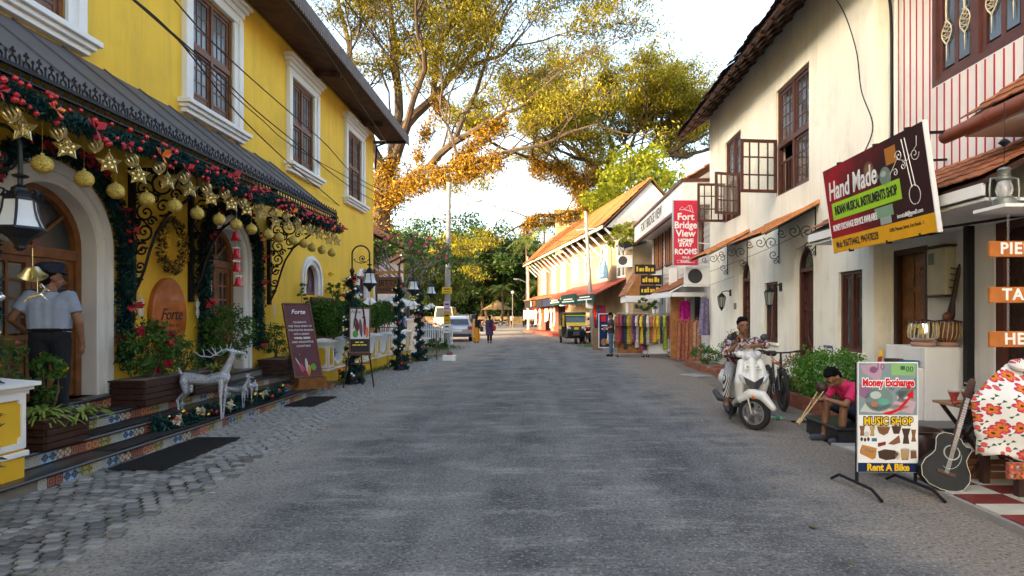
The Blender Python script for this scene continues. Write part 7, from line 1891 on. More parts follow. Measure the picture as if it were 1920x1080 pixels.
letter('FORT BRIDGE VIEW', .56, m_ink, nbd, lf @ face_left(4.478, 25.2, 5.56), bold=.006, xs=1.0)
tiled_sheet(lf @ V((4.7, 19.3, 6.03)), (0, 10.5, 0), (4.4, 0, 2.7), .26, .32, m_tileor, 'roof', fb_)
mb = MB(); mb.add([lf @ V(p) for p in ((5.0, 19.45, 6.02), (9.1, 19.45, 6.02), (9.1, 19.45, 8.6))], [(0, 1, 2)]); mb.build('gable', m_wwall, fb_)
rs = thing('homestay_sign', 'tall red hanging sign reading Fort Bridge View home stay rooms', 'sign', (4.42, 18.7, 3.15))
mb = MB(); mb.box(-.37, .37, -.06, .06, 0, 2.02); rb_ = mb.build('box', mat('red acrylic', (.62, .018, .06), .45), rs, bevel=.01); mb = MB(); mb.box(.371, .40, -.07, .07, -.01, 2.03); mb.box(-.40, -.371, -.07, .07, -.01, 2.03); mb.build('edge', m_steel, rs)
R_ = lambda u, v: face_cam(u, -.0635, v)
for t, z, s_, xs in (('Fort', 1.50, .30, 1), ('Bridge', 1.24, .30, .92), ('View', .98, .30, 1), ('HOME', .76, .155, 1.1), ('STAY', .63, .155, 1.1), ('ROOMS', .41, .235, .85), ('Wi-fi', .23, .11, 1)): letter(t, s_, m_whiteink, rb_, R_(0, z), bold=.008 if s_ > .14 else .002, xs=xs)
letter('Breakfast', .085, m_whiteink, rb_, R_(0, .11), bold=.002)
mb = MB()
for a, q in (((-.26, .07), (.26, .07)), ((-.26, .15), (.26, .15)), ((-.26, .07), (-.26, .15)), ((.26, .07), (.26, .15))): mb.tube([(a[0], -.063, a[1]), (q[0], -.063, q[1])], .005, 4)
mb.tube([(-.20, -.064, 1.72), (-.05, -.064, 1.73), (.15, -.064, 1.68), (.27, -.064, 1.62)], [.004, .012, .012, .003], 4); mb.tube([(-.20, -.064, 1.72), (-.12, -.064, 1.82), (-.02, -.064, 1.75), (.10, -.064, 1.86), (.15, -.064, 1.70)], .007, 4); mb.tube([(.10, -.064, 1.86), (.17, -.064, 1.85), (.24, -.064, 1.64)], .007, 4); mb.build('bridge_emblem', m_whiteink, rb_)
mb = MB()
for z in (.02, .7, 1.4, 1.98): mb.bar((.40, 0, z), (.90, .35, z), .03, .03)
mb.build('bracket', m_wpaint, rs)
def ac_unit(label, x, y, z, rz=0):
 o = thing('air_conditioner', label, 'air conditioner', (x, y, z), rz); mb = MB(); mb.box(-.40, .40, -.15, .15, 0, .56); mb.build('casing', m_wpaint, o, bevel=.015)
 mb = MB(); mb.tube([(-.1 + .22*math.cos(a), -.155, .28 + .22*math.sin(a)) for a in np.linspace(0, 2*PI, 21)[:-1]], .012, 4, True); mb.prism(ell(-.1, .28, .21, .21), lambda u, v, w_: V((u, w_, v)), -.154, -.151); mb.build('fan_grille', m_gp, o); mb = MB(); mb.bar((-.42, 0, -.03), (.42, 0, -.03), .3, .04); mb.build('shelf', m_wpaint, o)
ac_unit('white air conditioner below the red homestay sign', 4.92, 19.2, 2.55); ac_unit('white air conditioner on the boards beside the tiled shop awning', 4.95, 22.9, 2.78, rad(80))
def tiled_awning(parent, L_, x0, x1, y0, y1, z0, z1, m, w_=.25, sheet=False):
 mb = MB(); mb.add([L_ @ V(p) for p in ((x0, y0, z0), (x0, y1, z0), (x1, y1, z1), (x1, y0, z1), (x0, y0, z0-.05), (x0, y1, z0-.05), (x1, y1, z1-.05), (x1, y0, z1-.05))], [(0, 1, 2, 3), (7, 6, 5, 4), (0, 4, 5, 1), (1, 5, 6, 2), (2, 6, 7, 3), (3, 7, 4, 0)]); mb.build('awning', m_wpaint, parent)
 tile_roof(parent, L_ @ V((x1 - .04, y0, z1)), (0, y1 - y0, 0), (x0 - x1 + .04, 0, z0 - z1), w_, .38, m)
 mb = MB(); mb.box(x1 - .05, x1 - .01, y0 - .02, y1, z1 - .20, z1 - .03, L_); mb.box(x1, x0, y0 - .05, y0 - .01, z1 - .20, z1 - .06, L_); mb.build('awning_fascia', m_wpaint, parent)
tiled_awning(fb_, lf, XF, 4.25, 19.9, 22.8, 3.05, 2.40, m_tile); tiled_awning(fb_, lf, XF, 4.35, 23.4, 25.2, 3.0, 2.45, m_tile)
gk = thing('gabled_kiosk', 'small tiled gable with a wooden front over the clothes stall', 'kiosk', (4.35, 27.2, 0)); lg = gk.matrix_basis.inverted()
mb = MB(); mb.add([(-.75, -.9, 2.45), (.75, -.9, 2.45), (0, -.9, 3.75), (-.75, -.84, 2.45), (.75, -.84, 2.45), (0, -.84, 3.75)], [(0, 1, 2), (5, 4, 3), (0, 3, 4, 1), (1, 4, 5, 2), (2, 5, 3, 0)]); mb.build('gable_board', m_owood, gk)
mb = MB(); mb.box(-.75, .75, -.95, .9, 2.15, 2.43); mb.build('beam', m_wpaint, gk)
tile_roof(gk, (-.82, -.95, 2.44), (0, 1.9, 0), (.82, 0, 1.36), .24, .34, m_tile); tile_roof(gk, (.82, -.95, 2.44), (0, 1.9, 0), (-.82, 0, 1.36), .24, .34, m_tile)
for x in (-.68, .68): mb = MB(); mb.box(x - .05, x + .05, -.85, -.75, 0, 2.2); mb.build('post', m_wpaint, gk)
ys = thing('stall_sign', 'black hanging sign boards with yellow lettering over the clothes stall', 'sign', (4.25, 24.2, 2.2))
for k, (z, x) in enumerate(((1.05, -.15), (.62, .10), (.20, .05))):
 mb = MB(); mb.box(x - .42, x + .42, -.02, .02, z, z + .38); o = mb.build('board', m_ink, ys); poster_art(o, [(rc(x - .36 + i*.12, z + .10, x - .29 + i*.12 + .03*((i + k) % 2), z + .24 + .06*((i*2 + k) % 3 == 0)), m_yp) for i in range(6)], lambda u, v: V((u, -.022, v)))
mb = MB(); mb.bar((.55, 0, -.2), (.55, 0, 1.5), .03, .03); mb.build('pole', m_black, ys)
mb = MB(); mb.box(4.45, 4.95, 21.0, 21.06, .05, 2.3); tag(mb.build('stall_door', m_owood, bevel=.01), 'orange wooden stall door standing beside the clothes rack', 'door')
# clothes on racks and hangers
GC = [(.30, .12, .035), (.10, .03, .12), (.46, .30, .05), (.05, .16, .06), (.36, .05, .05), (.60, .56, .50), (.16, .10, .07), (.55, .40, .10), (.05, .05, .09), (.42, .22, .16), (.30, .42, .08), (.62, .50, .06), (.35, .08, .16), (.16, .22, .30), (.50, .46, .42), (.28, .20, .10)]
def garment(parent, p, h, col, rz, wd=.42, sleeves=True, name='garment'):
 r = random.Random(hash((round(p[0], 2), round(p[1], 2), h)) & 0xffff); mb = MB()
 half = [(.05, 0), (wd*.46, -.06), (wd*.60, -.30), (wd*.47, -.32), (wd*.40, -.16), (wd*.38, -.45*h), (wd*.46, -h)] if sleeves else [(.05, 0), (wd*.40, -.05), (wd*.36, -.22), (wd*.40, -.5*h), (wd*.50, -h)]
 n_ = 10; vs = []; rows = [0, .05, .12, .3, .55, .8, 1.0]
 for t in rows:
  z = -h*t; w_ = wd*(.12 if t == 0 else .42 if t < .1 else .40 + .08*t)
  for k in range(n_ + 1):
   u = -1 + 2*k/n_; vs.append((u*w_, (.035 + .02*t)*math.sin(u*7 + r.uniform(0, 1) + t*2), z + r.uniform(-.008, .008)))
 mb.add(vs, [(j*(n_+1) + i, j*(n_+1) + i + 1, (j+1)*(n_+1) + i + 1, (j+1)*(n_+1) + i) for j in range(len(rows)-1) for i in range(n_)])
 if sleeves:
  for s in (-1, 1): mb.tube([(s*wd*.36, 0, -.05), (s*wd*.48, .01, -.22), (s*wd*.46, .0, -.42)], [.055, .06, .055], 7)
 m = mat('cloth %.2f %.2f %.2f' % col, col, .9, var=.45, scale=14)
 o = mb.build(name, m, parent, smooth=True, fixn=False); o.location = p; o.rotation_euler = (0, 0, rz)
 return o
def clothes_rack(label, x, y, w_, h, n_, back, rz=0, cols=None):
 r = thing('clothes_rack', label, 'clothes rack', (x, y, 0), rz); mb = MB()
 for s in (-1, 1): mb.tube([(s*w_/2, 0, .06), (s*w_/2, 0, h)], .018, 6); mb.tube([(s*w_/2, -.25, .06), (s*w_/2, .25, .06)], .018, 6)
 mb.tube([(-w_/2, 0, h), (w_/2, 0, h)], .018, 6); mb.tube([(-w_/2, 0, .12), (w_/2, 0, .12)], .014, 6); mb.build('frame', m_steel, r)
 for s in (-1, 1):
  for yy in (-.22, .22): mb = MB(); mb.cyl((s*w_/2 - .02, yy, .045), (s*w_/2 + .02, yy, .045), .045, .045, 10); mb.build('caster', m_black, r)
 if back: mb = MB(); mb.box(-w_/2 + .03, w_/2 - .03, .16, .19, .1, h - .05); mb.build('back_board', back, r)
 for k in range(n_):
  xx = -w_/2 + w_*(k + .5)/n_; col = (cols or GC)[(k*5 + int(x*10)) % len(cols or GC)]; hh = RN.uniform(.85, 1.38)
  g_ = garment(r, (xx, RN.uniform(-.02, .02), h - .07), hh, col, rad(62) + RN.uniform(-.45, .3), .46)
  mb = MB(); mb.tube([(0, -.15, -.01), (0, 0, .04), (0, .15, -.01)], .007, 4); mb.tube([(0, 0, .04), (0, 0, .075)], .005, 4); hg = mb.build('hanger', c_('hanger', .48, .24, .04), r); hg.location = (xx, 0, h - .07); hg.rotation_euler = (0, 0, g_.rotation_euler[2] + PI/2)
clothes_rack('clothes rack crowded with long dark tunics before an orange board', 3.34, 22.6, 1.15, 1.66, 15, m_owood, 0, [(.20, .10, .05), (.10, .03, .14), (.34, .20, .03), (.02, .12, .04), (.05, .015, .05), (.34, .06, .04), (.50, .46, .42), (.30, .14, .10), (.42, .30, .05), (.04, .04, .06), (.26, .05, .08)]); clothes_rack('clothes rack of bright yellow and green tunics before a white board', 4.22, 22.5, 1.02, 1.64, 12, m_wpaint, 0, [(.62, .44, .03), (.36, .50, .06), (.55, .30, .04), (.60, .55, .48), (.20, .30, .06), (.06, .05, .08), (.46, .10, .12)])
def hung_cloth(label, p, h, col, rz=0, wd=.5, group=None, sl=False):
 o = thing('hanging_garment', label, 'garment', p, rz, group); garment(o, (0, 0, 0), h, col, 0, wd, sl, 'cloth'); mb = MB(); mb.tube([(-.17, 0, -.02), (0, 0, .05), (.17, 0, -.02)], .008, 4); mb.tube([(0, 0, .05), (0, 0, .12)], .006, 4); mb.build('hanger', c_('hanger', .48, .24, .04), o)
hung_cloth('magenta dress hanging beside the orange stall door', (4.95, 20.9, 2.1), 1.55, (.48, .01, .24), .2, .5)
hung_cloth('blue and red scarves hanging on the corner of the cream building', (5.12, 19.0, 2.15), 1.2, (.16, .14, .24), .3, .42)
for k, x in enumerate((4.55, 4.80, 5.05)): hung_cloth(('brick red', 'rust brown', 'tan')[k] + ' cloth length hanging at the stall beside the brick bed', (x, 19.7, 1.42), 1.30, ((.28, .09, .05), (.32, .12, .06), (.40, .22, .14))[k], .1, .36)
# ------------------------------------------------------------------ the long tiled house with the corner shop
A_, B_ = V((4.55, 30.6, 0)), V((-.60, 56.5, 0)); dA = (B_ - A_).normalized(); nA = V((-dA.y, dA.x, 0)); LA = (B_ - A_).length
zh = thing('tiled_house', 'long two-storey house with sagging orange tile roof and shops below', 'building', A_); lz = zh.matrix_basis.inverted()
def zf(u, v, w_): q = A_ + dA*u - nA*w_; return V((q.x, q.y, v))        # u along the front, w_ into the house
m_pinkw = mat('salmon pink plaster', (.42, .14, .10), .85, var=.12, scale=1, stain=.3, stain_col=(.34, .14, .10)); m_paleo = mat('pale ochre plaster', (.38, .28, .165), .85, var=.2, scale=1, stain=.4, stain_col=(.30, .22, .13))
LS = 13.5
zw = [(1.2, 2.4, 3.7, 5.7, 0), (4.4, 5.5, 3.7, 5.6, 0), (8.0, 9.2, 3.8, 5.6, 0), (11.4, 12.4, 3.9, 5.5, 0)]; zw2 = [(15.0, 16.3, 3.3, 5.5, 0), (18.4, 19.6, 3.3, 5.5, 0), (22.4, 24.2, 3.5, 5.6, 0)]
mb = MB(); wall_faces(mb, 0, LS, 0, 6.4, [(a, b_, c, d, e) for a, b_, c, d, e in zw], zf, .2); mb.build('wall', m_paleo, zh, world=True)
mb = MB(); wall_faces(mb, LS, LA, 3.0, 6.4, zw2, zf, .2); wall_faces(mb, LS, LA, 0, 3.0, [(15, 19.2, .1, 2.5, 0), (20.4, 24.6, .1, 2.5, 0)], zf, .4)
mb.quad(zf(LA, 0, 0), zf(LA, 0, 7), zf(LA, 6.4, 7), zf(LA, 6.4, 0)); mb.build('wall', m_pinkw, zh, world=True)
mb = MB(); mb.quad(zf(0, 0, 0), zf(0, 0, 7), zf(0, 6.4, 7), zf(0, 6.4, 0)); mb.build('side_wall', m_paleo, zh, world=True)
mb = MB(); mb.quad(zf(.2, 0, 1.2), zf(LA - .2, 0, 1.2), zf(LA - .2, 6.2, 1.2), zf(.2, 6.2, 1.2)); mb.build('room_shade_sheet', m_recess, zh, world=True)
for a, b_, c, d, _ in zw + zw2:
 mb = MB()
 for u0, u1, v0, v1 in ((a - .1, a, c - .1, d + .1), (b_, b_ + .1, c - .1, d + .1), (a, b_, d, d + .1), (a, b_, c - .1, c), ((a+b_)/2 - .04, (a+b_)/2 + .04, c, d)): mb.prism(rc(u0, v0, u1, v1), lambda u, v, w_: lz @ zf(u, v, w_), -.05, .12)
 for k in range(1, 4): z = c + (d-c)*k/4; mb.prism(rc(a, z - .03, b_, z + .03), lambda u, v, w_: lz @ zf(u, v, w_), .03, .08)
 o = mb.build('window', m_wpaint, zh)
 for i in range(2):
  for k in range(4): mb = MB(); mb.prism(rc(a + (b_-a)*i/2 + .05, c + (d-c)*k/4 + .04, a + (b_-a)*(i+1)/2 - .05, c + (d-c)*(k+1)/4 - .04), lambda u, v, w_: lz @ zf(u, v, w_), .05, .06); mb.build('pane', m_glassd, o)
m_tilesun = mat('sun-bleached roof tile', (.30, .095, .03), .85, var=.4, scale=.7, bump=.2, stain=.7, stain_col=(.10, .045, .025), stain_scale=1.6)
e0 = lz @ (zf(1.2, 6.35, -1.25)); tiled_sheet(e0, dA*(LA - .3), -nA*2.75 + V((0, 0, 2.6)), .30, .36, m_tilesun, 'roof', zh)
mb = MB(); q0, q1, q2, q3 = zf(1.2, 6.30, -1.2), zf(LA + .9, 6.30, -1.2), zf(LA + .9, 8.9, 1.5), zf(1.2, 8.9, 1.5); mb.add([lz @ p for p in (q0, q1, q2, q3)] + [lz @ (p - V((0, 0, .08))) for p in (q0, q1, q2, q3)], [(3, 2, 1, 0), (4, 5, 6, 7), (0, 1, 5, 4), (1, 2, 6, 5), (2, 3, 7, 6), (3, 0, 4, 7)]); mb.quad(lz @ q3, lz @ q2, lz @ zf(LA + .9, 6.3, 4.2), lz @ zf(1.2, 6.3, 4.2)); mb.build('roof_deck', m_soffit, zh)
mb = MB(); mb.add([lz @ zf(*p) for p in ((1.35, 6.25, -1.0), (1.35, 8.75, 1.5), (1.35, 6.25, 4.0))], [(0, 1, 2)]); mb.build('gable', m_clap, zh, fixn=False)
for u in np.arange(1.4, LA + .6, 1.5):
 mb = MB(); mb.bar(lz @ zf(u, 5.2, -.02), lz @ zf(u, 6.22, -1.1), .08, .10); mb.build('roof_strut', m_wpaint, zh)
mb = MB(); mb.bar(lz @ zf(1.2, 6.24, -1.24), lz @ zf(LA + .9, 6.24, -1.24), .05, .16); mb.build('fascia', mat('pale green eave paint', (.36, .48, .36), .7), zh)
# black shop sign ZEN under a tiled ledge, the red tin awning with green boards, the blue arched board
mb = MB(); mb.add([lz @ zf(*p) for p in ((LS + .2, 3.35, 0), (LA + .5, 3.35, 0), (LA + .5, 2.95, -1.3), (LS + .2, 2.95, -1.3), (LS + .2, 3.28, 0), (LA + .5, 3.28, 0), (LA + .5, 2.88, -1.3), (LS + .2, 2.88, -1.3))], [(0, 1, 2, 3), (7, 6, 5, 4), (0, 4, 5, 1), (1, 5, 6, 2), (2, 6, 7, 3), (3, 7, 4, 0)]); mb.build('ledge_roof', m_tilesun, zh)
mb = MB(); mb.prism(rc(18.2, 2.22, LA + .3, 2.86), lambda u, v, w_: lz @ zf(u, v, w_), -1.2, -1.12); zs_ = mb.build('shop_sign', m_ink, zh)
mb = MB(); mb.prism(rc(LS + .3, 2.25, 18.15, 2.95), lambda u, v, w_: lz @ zf(u, v, w_), -1.15, -1.08); mb.build('shop_sign', mat('navy banner', (.015, .02, .06), .5, var=.4, scale=1), zh)
aZ = math.atan2(dA.y, dA.x); ZT = lambda u, v, w_: lz @ T(*zf(u, v, w_)) @ Rz(aZ + PI) @ Rx(PI/2)
letter('ZEN', .62, m_orangec, zs_, ZT(21.6, 2.54, -1.215), bold=.01)
mb = MB(); mb.prism(ell(23.2, 2.54, .16, .24), lambda u, v, w_: lz @ zf(u, v, w_), -1.22, -1.205); mb.build('emblem', m_whiteink, zs_)
m_tin = mat('red awning sheet', (.36, .07, .05), .7, var=.2, scale=1.5)
mb = MB(); n_ = 44
for k in range(n_):
 u0, u1 = 1.0 + 11.8*k/n_, 1.0 + 11.8*(k+.75)/n_
 mb.add([lz @ zf(*p) for p in ((u0, 3.55, .0), (u1, 3.55, 0), (u1, 2.72, -1.7), (u0, 2.72, -1.7), (u0, 3.50, .0), (u1, 3.50, 0), (u1, 2.66, -1.7), (u0, 2.66, -1.7))], [(0, 1, 2, 3), (7, 6, 5, 4), (0, 4, 5, 1), (1, 5, 6, 2), (2, 6, 7, 3), (3, 7, 4, 0)])
mb.add([lz @ zf(*p) for p in ((1.0, 3.48, 0), (12.8, 3.48, 0), (12.8, 2.65, -1.68), (1.0, 2.65, -1.68))], [(0, 1, 2, 3)]); mb.build('tin_awning', m_tin, zh)
for u0, u1, v0, v1 in ((1.2, 5.0, 2.25, 2.72), (5.1, 9.0, 2.22, 2.85), (9.1, 12.7, 2.25, 2.62)):
 mb = MB(); mb.prism(rc(u0, v0, u1, v1), lambda u, v, w_: lz @ zf(u, v, w_), -1.72, -1.66); o = mb.build('green_sign', c_('dark green board', .008, .045, .035), zh)
 mb = MB(); mb.prism(rc(u0 + .4, v0 + .16, u1 - .4, v0 + .22), lambda u, v, w_: lz @ zf(u, v, w_), -1.735, -1.722); mb.prism(rc(u0 + .8, v0 + .30, u1 - .8, v0 + .36), lambda u, v, w_: lz @ zf(u, v, w_), -1.735, -1.722); mb.build('print_line', m_whiteink, o)
mb = MB(); mb.prism([(2.0, 3.6)] + [(3.0 - 1.0*math.cos(PI*i/16), 3.75 + .85*math.sin(PI*i/16)) for i in range(17)] + [(4.0, 3.6)], lambda u, v, w_: lz @ zf(u, v, w_), -.75, -.68); o = mb.build('arched_sign', c_('dusty blue board', .16, .30, .40), zh)
mb = MB(); mb.prism(rc(2.6, 3.75, 3.4, 3.83), lambda u, v, w_: lz @ zf(u, v, w_), -.765, -.752); mb.prism(rc(2.88, 3.95, 3.12, 4.40), lambda u, v, w_: lz @ zf(u, v, w_), -.765, -.752); mb.build('print', m_whiteink, o)
ac_unit('air conditioner high on the pale house wall beside the blue arched sign', *zf(.3, 4.1, -.3), rad(-20)); ac_unit('upper air conditioner on the pale house beside the homestay', *zf(.3, 5.0, -.3), rad(-20)); ac_unit('air conditioner over the shop between tin awning and corner shop', *zf(14.2, 2.3, -.3), rad(60))
mb = MB(); mb.add([(4.0, 29.9, 5.2), (5.2, 29.9, 5.2), (5.2, 31.5, 5.6), (4.0, 31.5, 5.6), (4.0, 29.9, 4.9)], [(0, 1, 2, 3), (0, 4, 1)]); tag(mb.build('window_canopy', m_black, fixn=False), 'black cloth canopy between homestay and tiled house', 'canopy')
for k, (u, col, h_, lab) in enumerate(((3.6, (.62, .025, .012), 1.7, 'bright red dress hanging under the green shop boards'), (3.0, (.03, .10, .18), 1.6, 'teal garment hanging beside the red dress'), (2.4, (.30, .02, .08), 1.6, 'crimson striped cloth hanging by the shop window'), (22.6, (.70, .70, .68), 1.5, 'white shirt hanging outside the corner shop'), (20.2, (.62, .60, .56), 1.2, 'off-white shirts hanging inside the corner shop front'),
  (19.4, (.60, .55, .5), 1.1, 'cream tops hanging in the corner shop doorway'), (18.0, (.40, .32, .28), 1.7, 'beige patterned dress hanging in the corner shop'), (16.8, (.55, .25, .28), 1.5, 'pink patterned dress hanging near the rickshaw'), (24.8, (.66, .66, .66), 1.5, 'long white gown on a stand outside the corner shop'), (21.4, (.5, .14, .02), .9, 'orange top hanging by the corner shop pillar'))):
 p = zf(u, 2.12 if k < 3 else 2.2, -.9 if k < 3 else -.5); hung_cloth(lab, p, h_, col, aZ + PI + (.4 if k < 3 else 0), .62, None, k > 2)
mb = MB()
for k in range(1): mb.prism(rc(LS, 0, LA + .6, .22), lambda u, v, w_: zf(u, v, w_), -1.3, .05)
tag(mb.build('shop_plinth', mat('red oxide plinth', (.30, .06, .04), .7), None), 'low red plinth along the corner shop front', 'plinth')
# ------------------------------------------------------------------ auto-rickshaw
m_ary, m_ark = mat('rickshaw yellow', (.62, .36, .01), .4, coat=.3), mat('rickshaw black', (.012, .013, .014), .45)
def rickshaw(label, p, rz, group=None):
 o = thing('auto_rickshaw', label, 'auto-rickshaw', p, rz, group)
 mb = MB(); mb.prism([(-1.25, .35), (.55, .30), (1.05, .42), (1.16, .75), (1.05, 1.02), (.86, 1.05), (.75, .62), (.2, .40), (-.25, .42), (-.35, 1.0), (-1.28, 1.0)], lambda u, v, w_: V((w_*(1 - .22*max(0, u)), u, v)), -.62, .62); mb.build('body', m_ark, o, bevel=.04)
 mb = MB(); mb.prism([(.80, .98), (1.09, .92), (1.0, 1.13), (.84, 1.16)], lambda u, v, w_: V((w_, u, v)), -.50, .50); mb.build('front_panel', m_ary, o, bevel=.03)
 for s in (-1, 1): mb = MB(); mb.box(s*.62 - .02, s*.62 + .02, -1.2, -.3, .78, .98); mb.build('side_band', m_ary, o); mb = MB(); mb.bar((s*.57, .20, .95), (s*.57, .12, 1.62), .10, .05); mb.build('pillar', m_ary, o)
 mb = MB(); mb.prism([(-1.28, .98), (-1.30, 1.55), (-1.15, 1.70), (.30, 1.74), (.72, 1.66), (.70, 1.60), (.30, 1.66), (-.35, 1.64), (-.40, 1.0)], lambda u, v, w_: V((w_, u, v)), -.62, .62); mb.build('canopy', m_ark, o, bevel=.03)
 mb = MB(); mb.add([(-.50, .86, 1.14), (.50, .86, 1.14), (.54, .68, 1.60), (-.54, .68, 1.60)], [(0, 1, 2, 3)]); mb.build('windscreen', m_glass, o, fixn=False)
 mb = MB(); mb.bar((-.52, .885, 1.15), (.52, .885, 1.15), .03, .05); mb.bar((-.52, .76, 1.56), (.52, .76, 1.56), .02, .05); mb.build('windscreen_trim', c_('lime band', .33, .62, .03), o)
 for s in (-1, 1):
  mb = MB(); mb.bar((s*.52, .88, 1.12), (s*.56, .68, 1.62), .035, .035); mb.build('screen_pillar', m_ark, o)
  mb = MB(); mb.cyl((s*.40, 1.02, .86), (s*.40, 1.12, .86), .085, .10, 14); hl_ = mb.build('headlight', MATS['headlamp lens'], o, smooth=True); mb = MB(); mb.tube([(s*.40 + .1*math.cos(a), 1.12, .86 + .1*math.sin(a)) for a in np.linspace(0, 2*PI, 15)[:-1]], .014, 5, True); mb.build('headlight_ring', m_chrome, hl_)
  mb = MB(); mb.tube([(s*.58, .62, 1.30), (s*.72, .68, 1.32)], .01, 4); mb.sph((s*.74, .68, 1.36), (.06, .02, .07), 8, 6); mb.build('mirror', m_ark, o)
  wheel(o, (s*.58, -.85, .21), .21, .10, (1, 0, 0), 4, 'rear_wheel', m_gp)
 wheel(o, (0, .92, .21), .21, .10, (1, 0, .0), 4, 'front_wheel', m_gp)
 mb = MB(); mb.prism([(.86, .42), (1.16, .48), (1.22, .70), (.95, .72)], lambda u, v, w_: V((w_*(.85 + (.72 - v)), u, v)), -.18, .18); mb.build('front_fender', mat('slate fender', (.07, .08, .09), .5), o, bevel=.02)
 mb = MB(); mb.box(-.12, .12, 1.135, 1.145, .80, .92); mb.build('number_plate', c_('plate yellow', .70, .45, .02), o)
 mb = MB(); mb.box(-.5, .5, -.95, -.45, .45, .60); mb.box(-.5, .5, -1.15, -1.0, .60, 1.15); mb.box(-.3, .3, .0, .25, .5, .65); mb.build('seat', mat('maroon seat', (.10, .02, .02), .6), o)
rickshaw('black and yellow auto-rickshaw parked before the tiled house', (1.62, 33.2, 0), rad(186))
# motorcycles
def motorcycle(label, p, rz, col, group=None):
 o = thing('motorcycle', label, 'motorcycle', p, rz, group); m = mat('bike %.2f %.2f %.2f' % col, col, .35, coat=.3)
 wheel(o, (0, .65, .30), .30, .09, (1, 0, 0), 8, 'front_wheel', m_steel); wheel(o, (0, -.62, .30), .30, .11, (1, 0, 0), 8, 'rear_wheel', m_steel)
 fuse('fuel_tank', [('c', (0, .28, .80), (0, -.05, .78), .13, .10)], m, o, .03, 3); fuse('seat', [('c', (0, -.08, .76), (0, -.65, .84), .11, .09)], m_black, o, .03, 2)
 mb = MB(); mb.bx((0, .05, .42), (.28, .42, .34)); mb.build('engine', m_gp, o, bevel=.04); mb = MB(); mb.tube([(0, .65, .30), (0, .42, .90)], .035, 6); mb.tube([(0, -.62, .3), (0, -.1, .4)], .03, 6); mb.tube([(0, -.5, .75), (0, -.62, .3)], .02, 6); mb.build('frame', m_steel, o)
 mb = MB(); mb.tube([(-.36, .32, 1.02), (-.1, .42, .98), (.1, .42, .98), (.36, .32, 1.02)], .018, 6); mb.build('handlebar', m_black, o); mb = MB(); mb.sph((0, .52, .88), (.10, .08, .10), 10, 8); mb.build('headlight', MATS['headlamp lens'], o, smooth=True)
 mb = MB(); mb.tube([(.14, .1, .28), (.16, -.3, .28), (.17, -.75, .36)], .04, 8); mb.build('exhaust', m_steel, o, smooth=True); mb = MB(); mb.tube([(0, .95, .42), (0, .85, .58), (0, .65, .64), (0, .42, .58)], .055, 6); mb.build('front_fender', m, o)
motorcycle('red motorcycle half hidden behind the leaning pole', (2.45, 33.6, 0), rad(160), (.45, .02, .02))
for k, x in enumerate((-10.4, -9.3, -8.0, -6.9, -5.8)): motorcycle('dark motorcycle parked in the row under the far trees', (x, 86 + (k % 2), 0), rad(100 + 8*k), (.03, .03, .035) if k != 2 else (.55, .16, .03), None) if k == 2 else motorcycle('dark motorcycle parked in the row under the far trees', (x, 86 + (k % 2), 0), rad(100 + 8*k), (.03, .03, .035), 'motorcycles under the far trees')
for o in C.objects:
 if o.name.startswith('motorcycle') and o.get('label', '').startswith('dark') and 'group' not in o: o['label'] = 'motorcycle with orange tank in the far parked row'
rickshaw('black and yellow auto-rickshaw parked in the shade, left of the far pair', (-1.9, 80, 0), rad(200)); rickshaw('yellow auto-rickshaw parked right of its neighbour under the far trees', (-.2, 81, 0), rad(215))
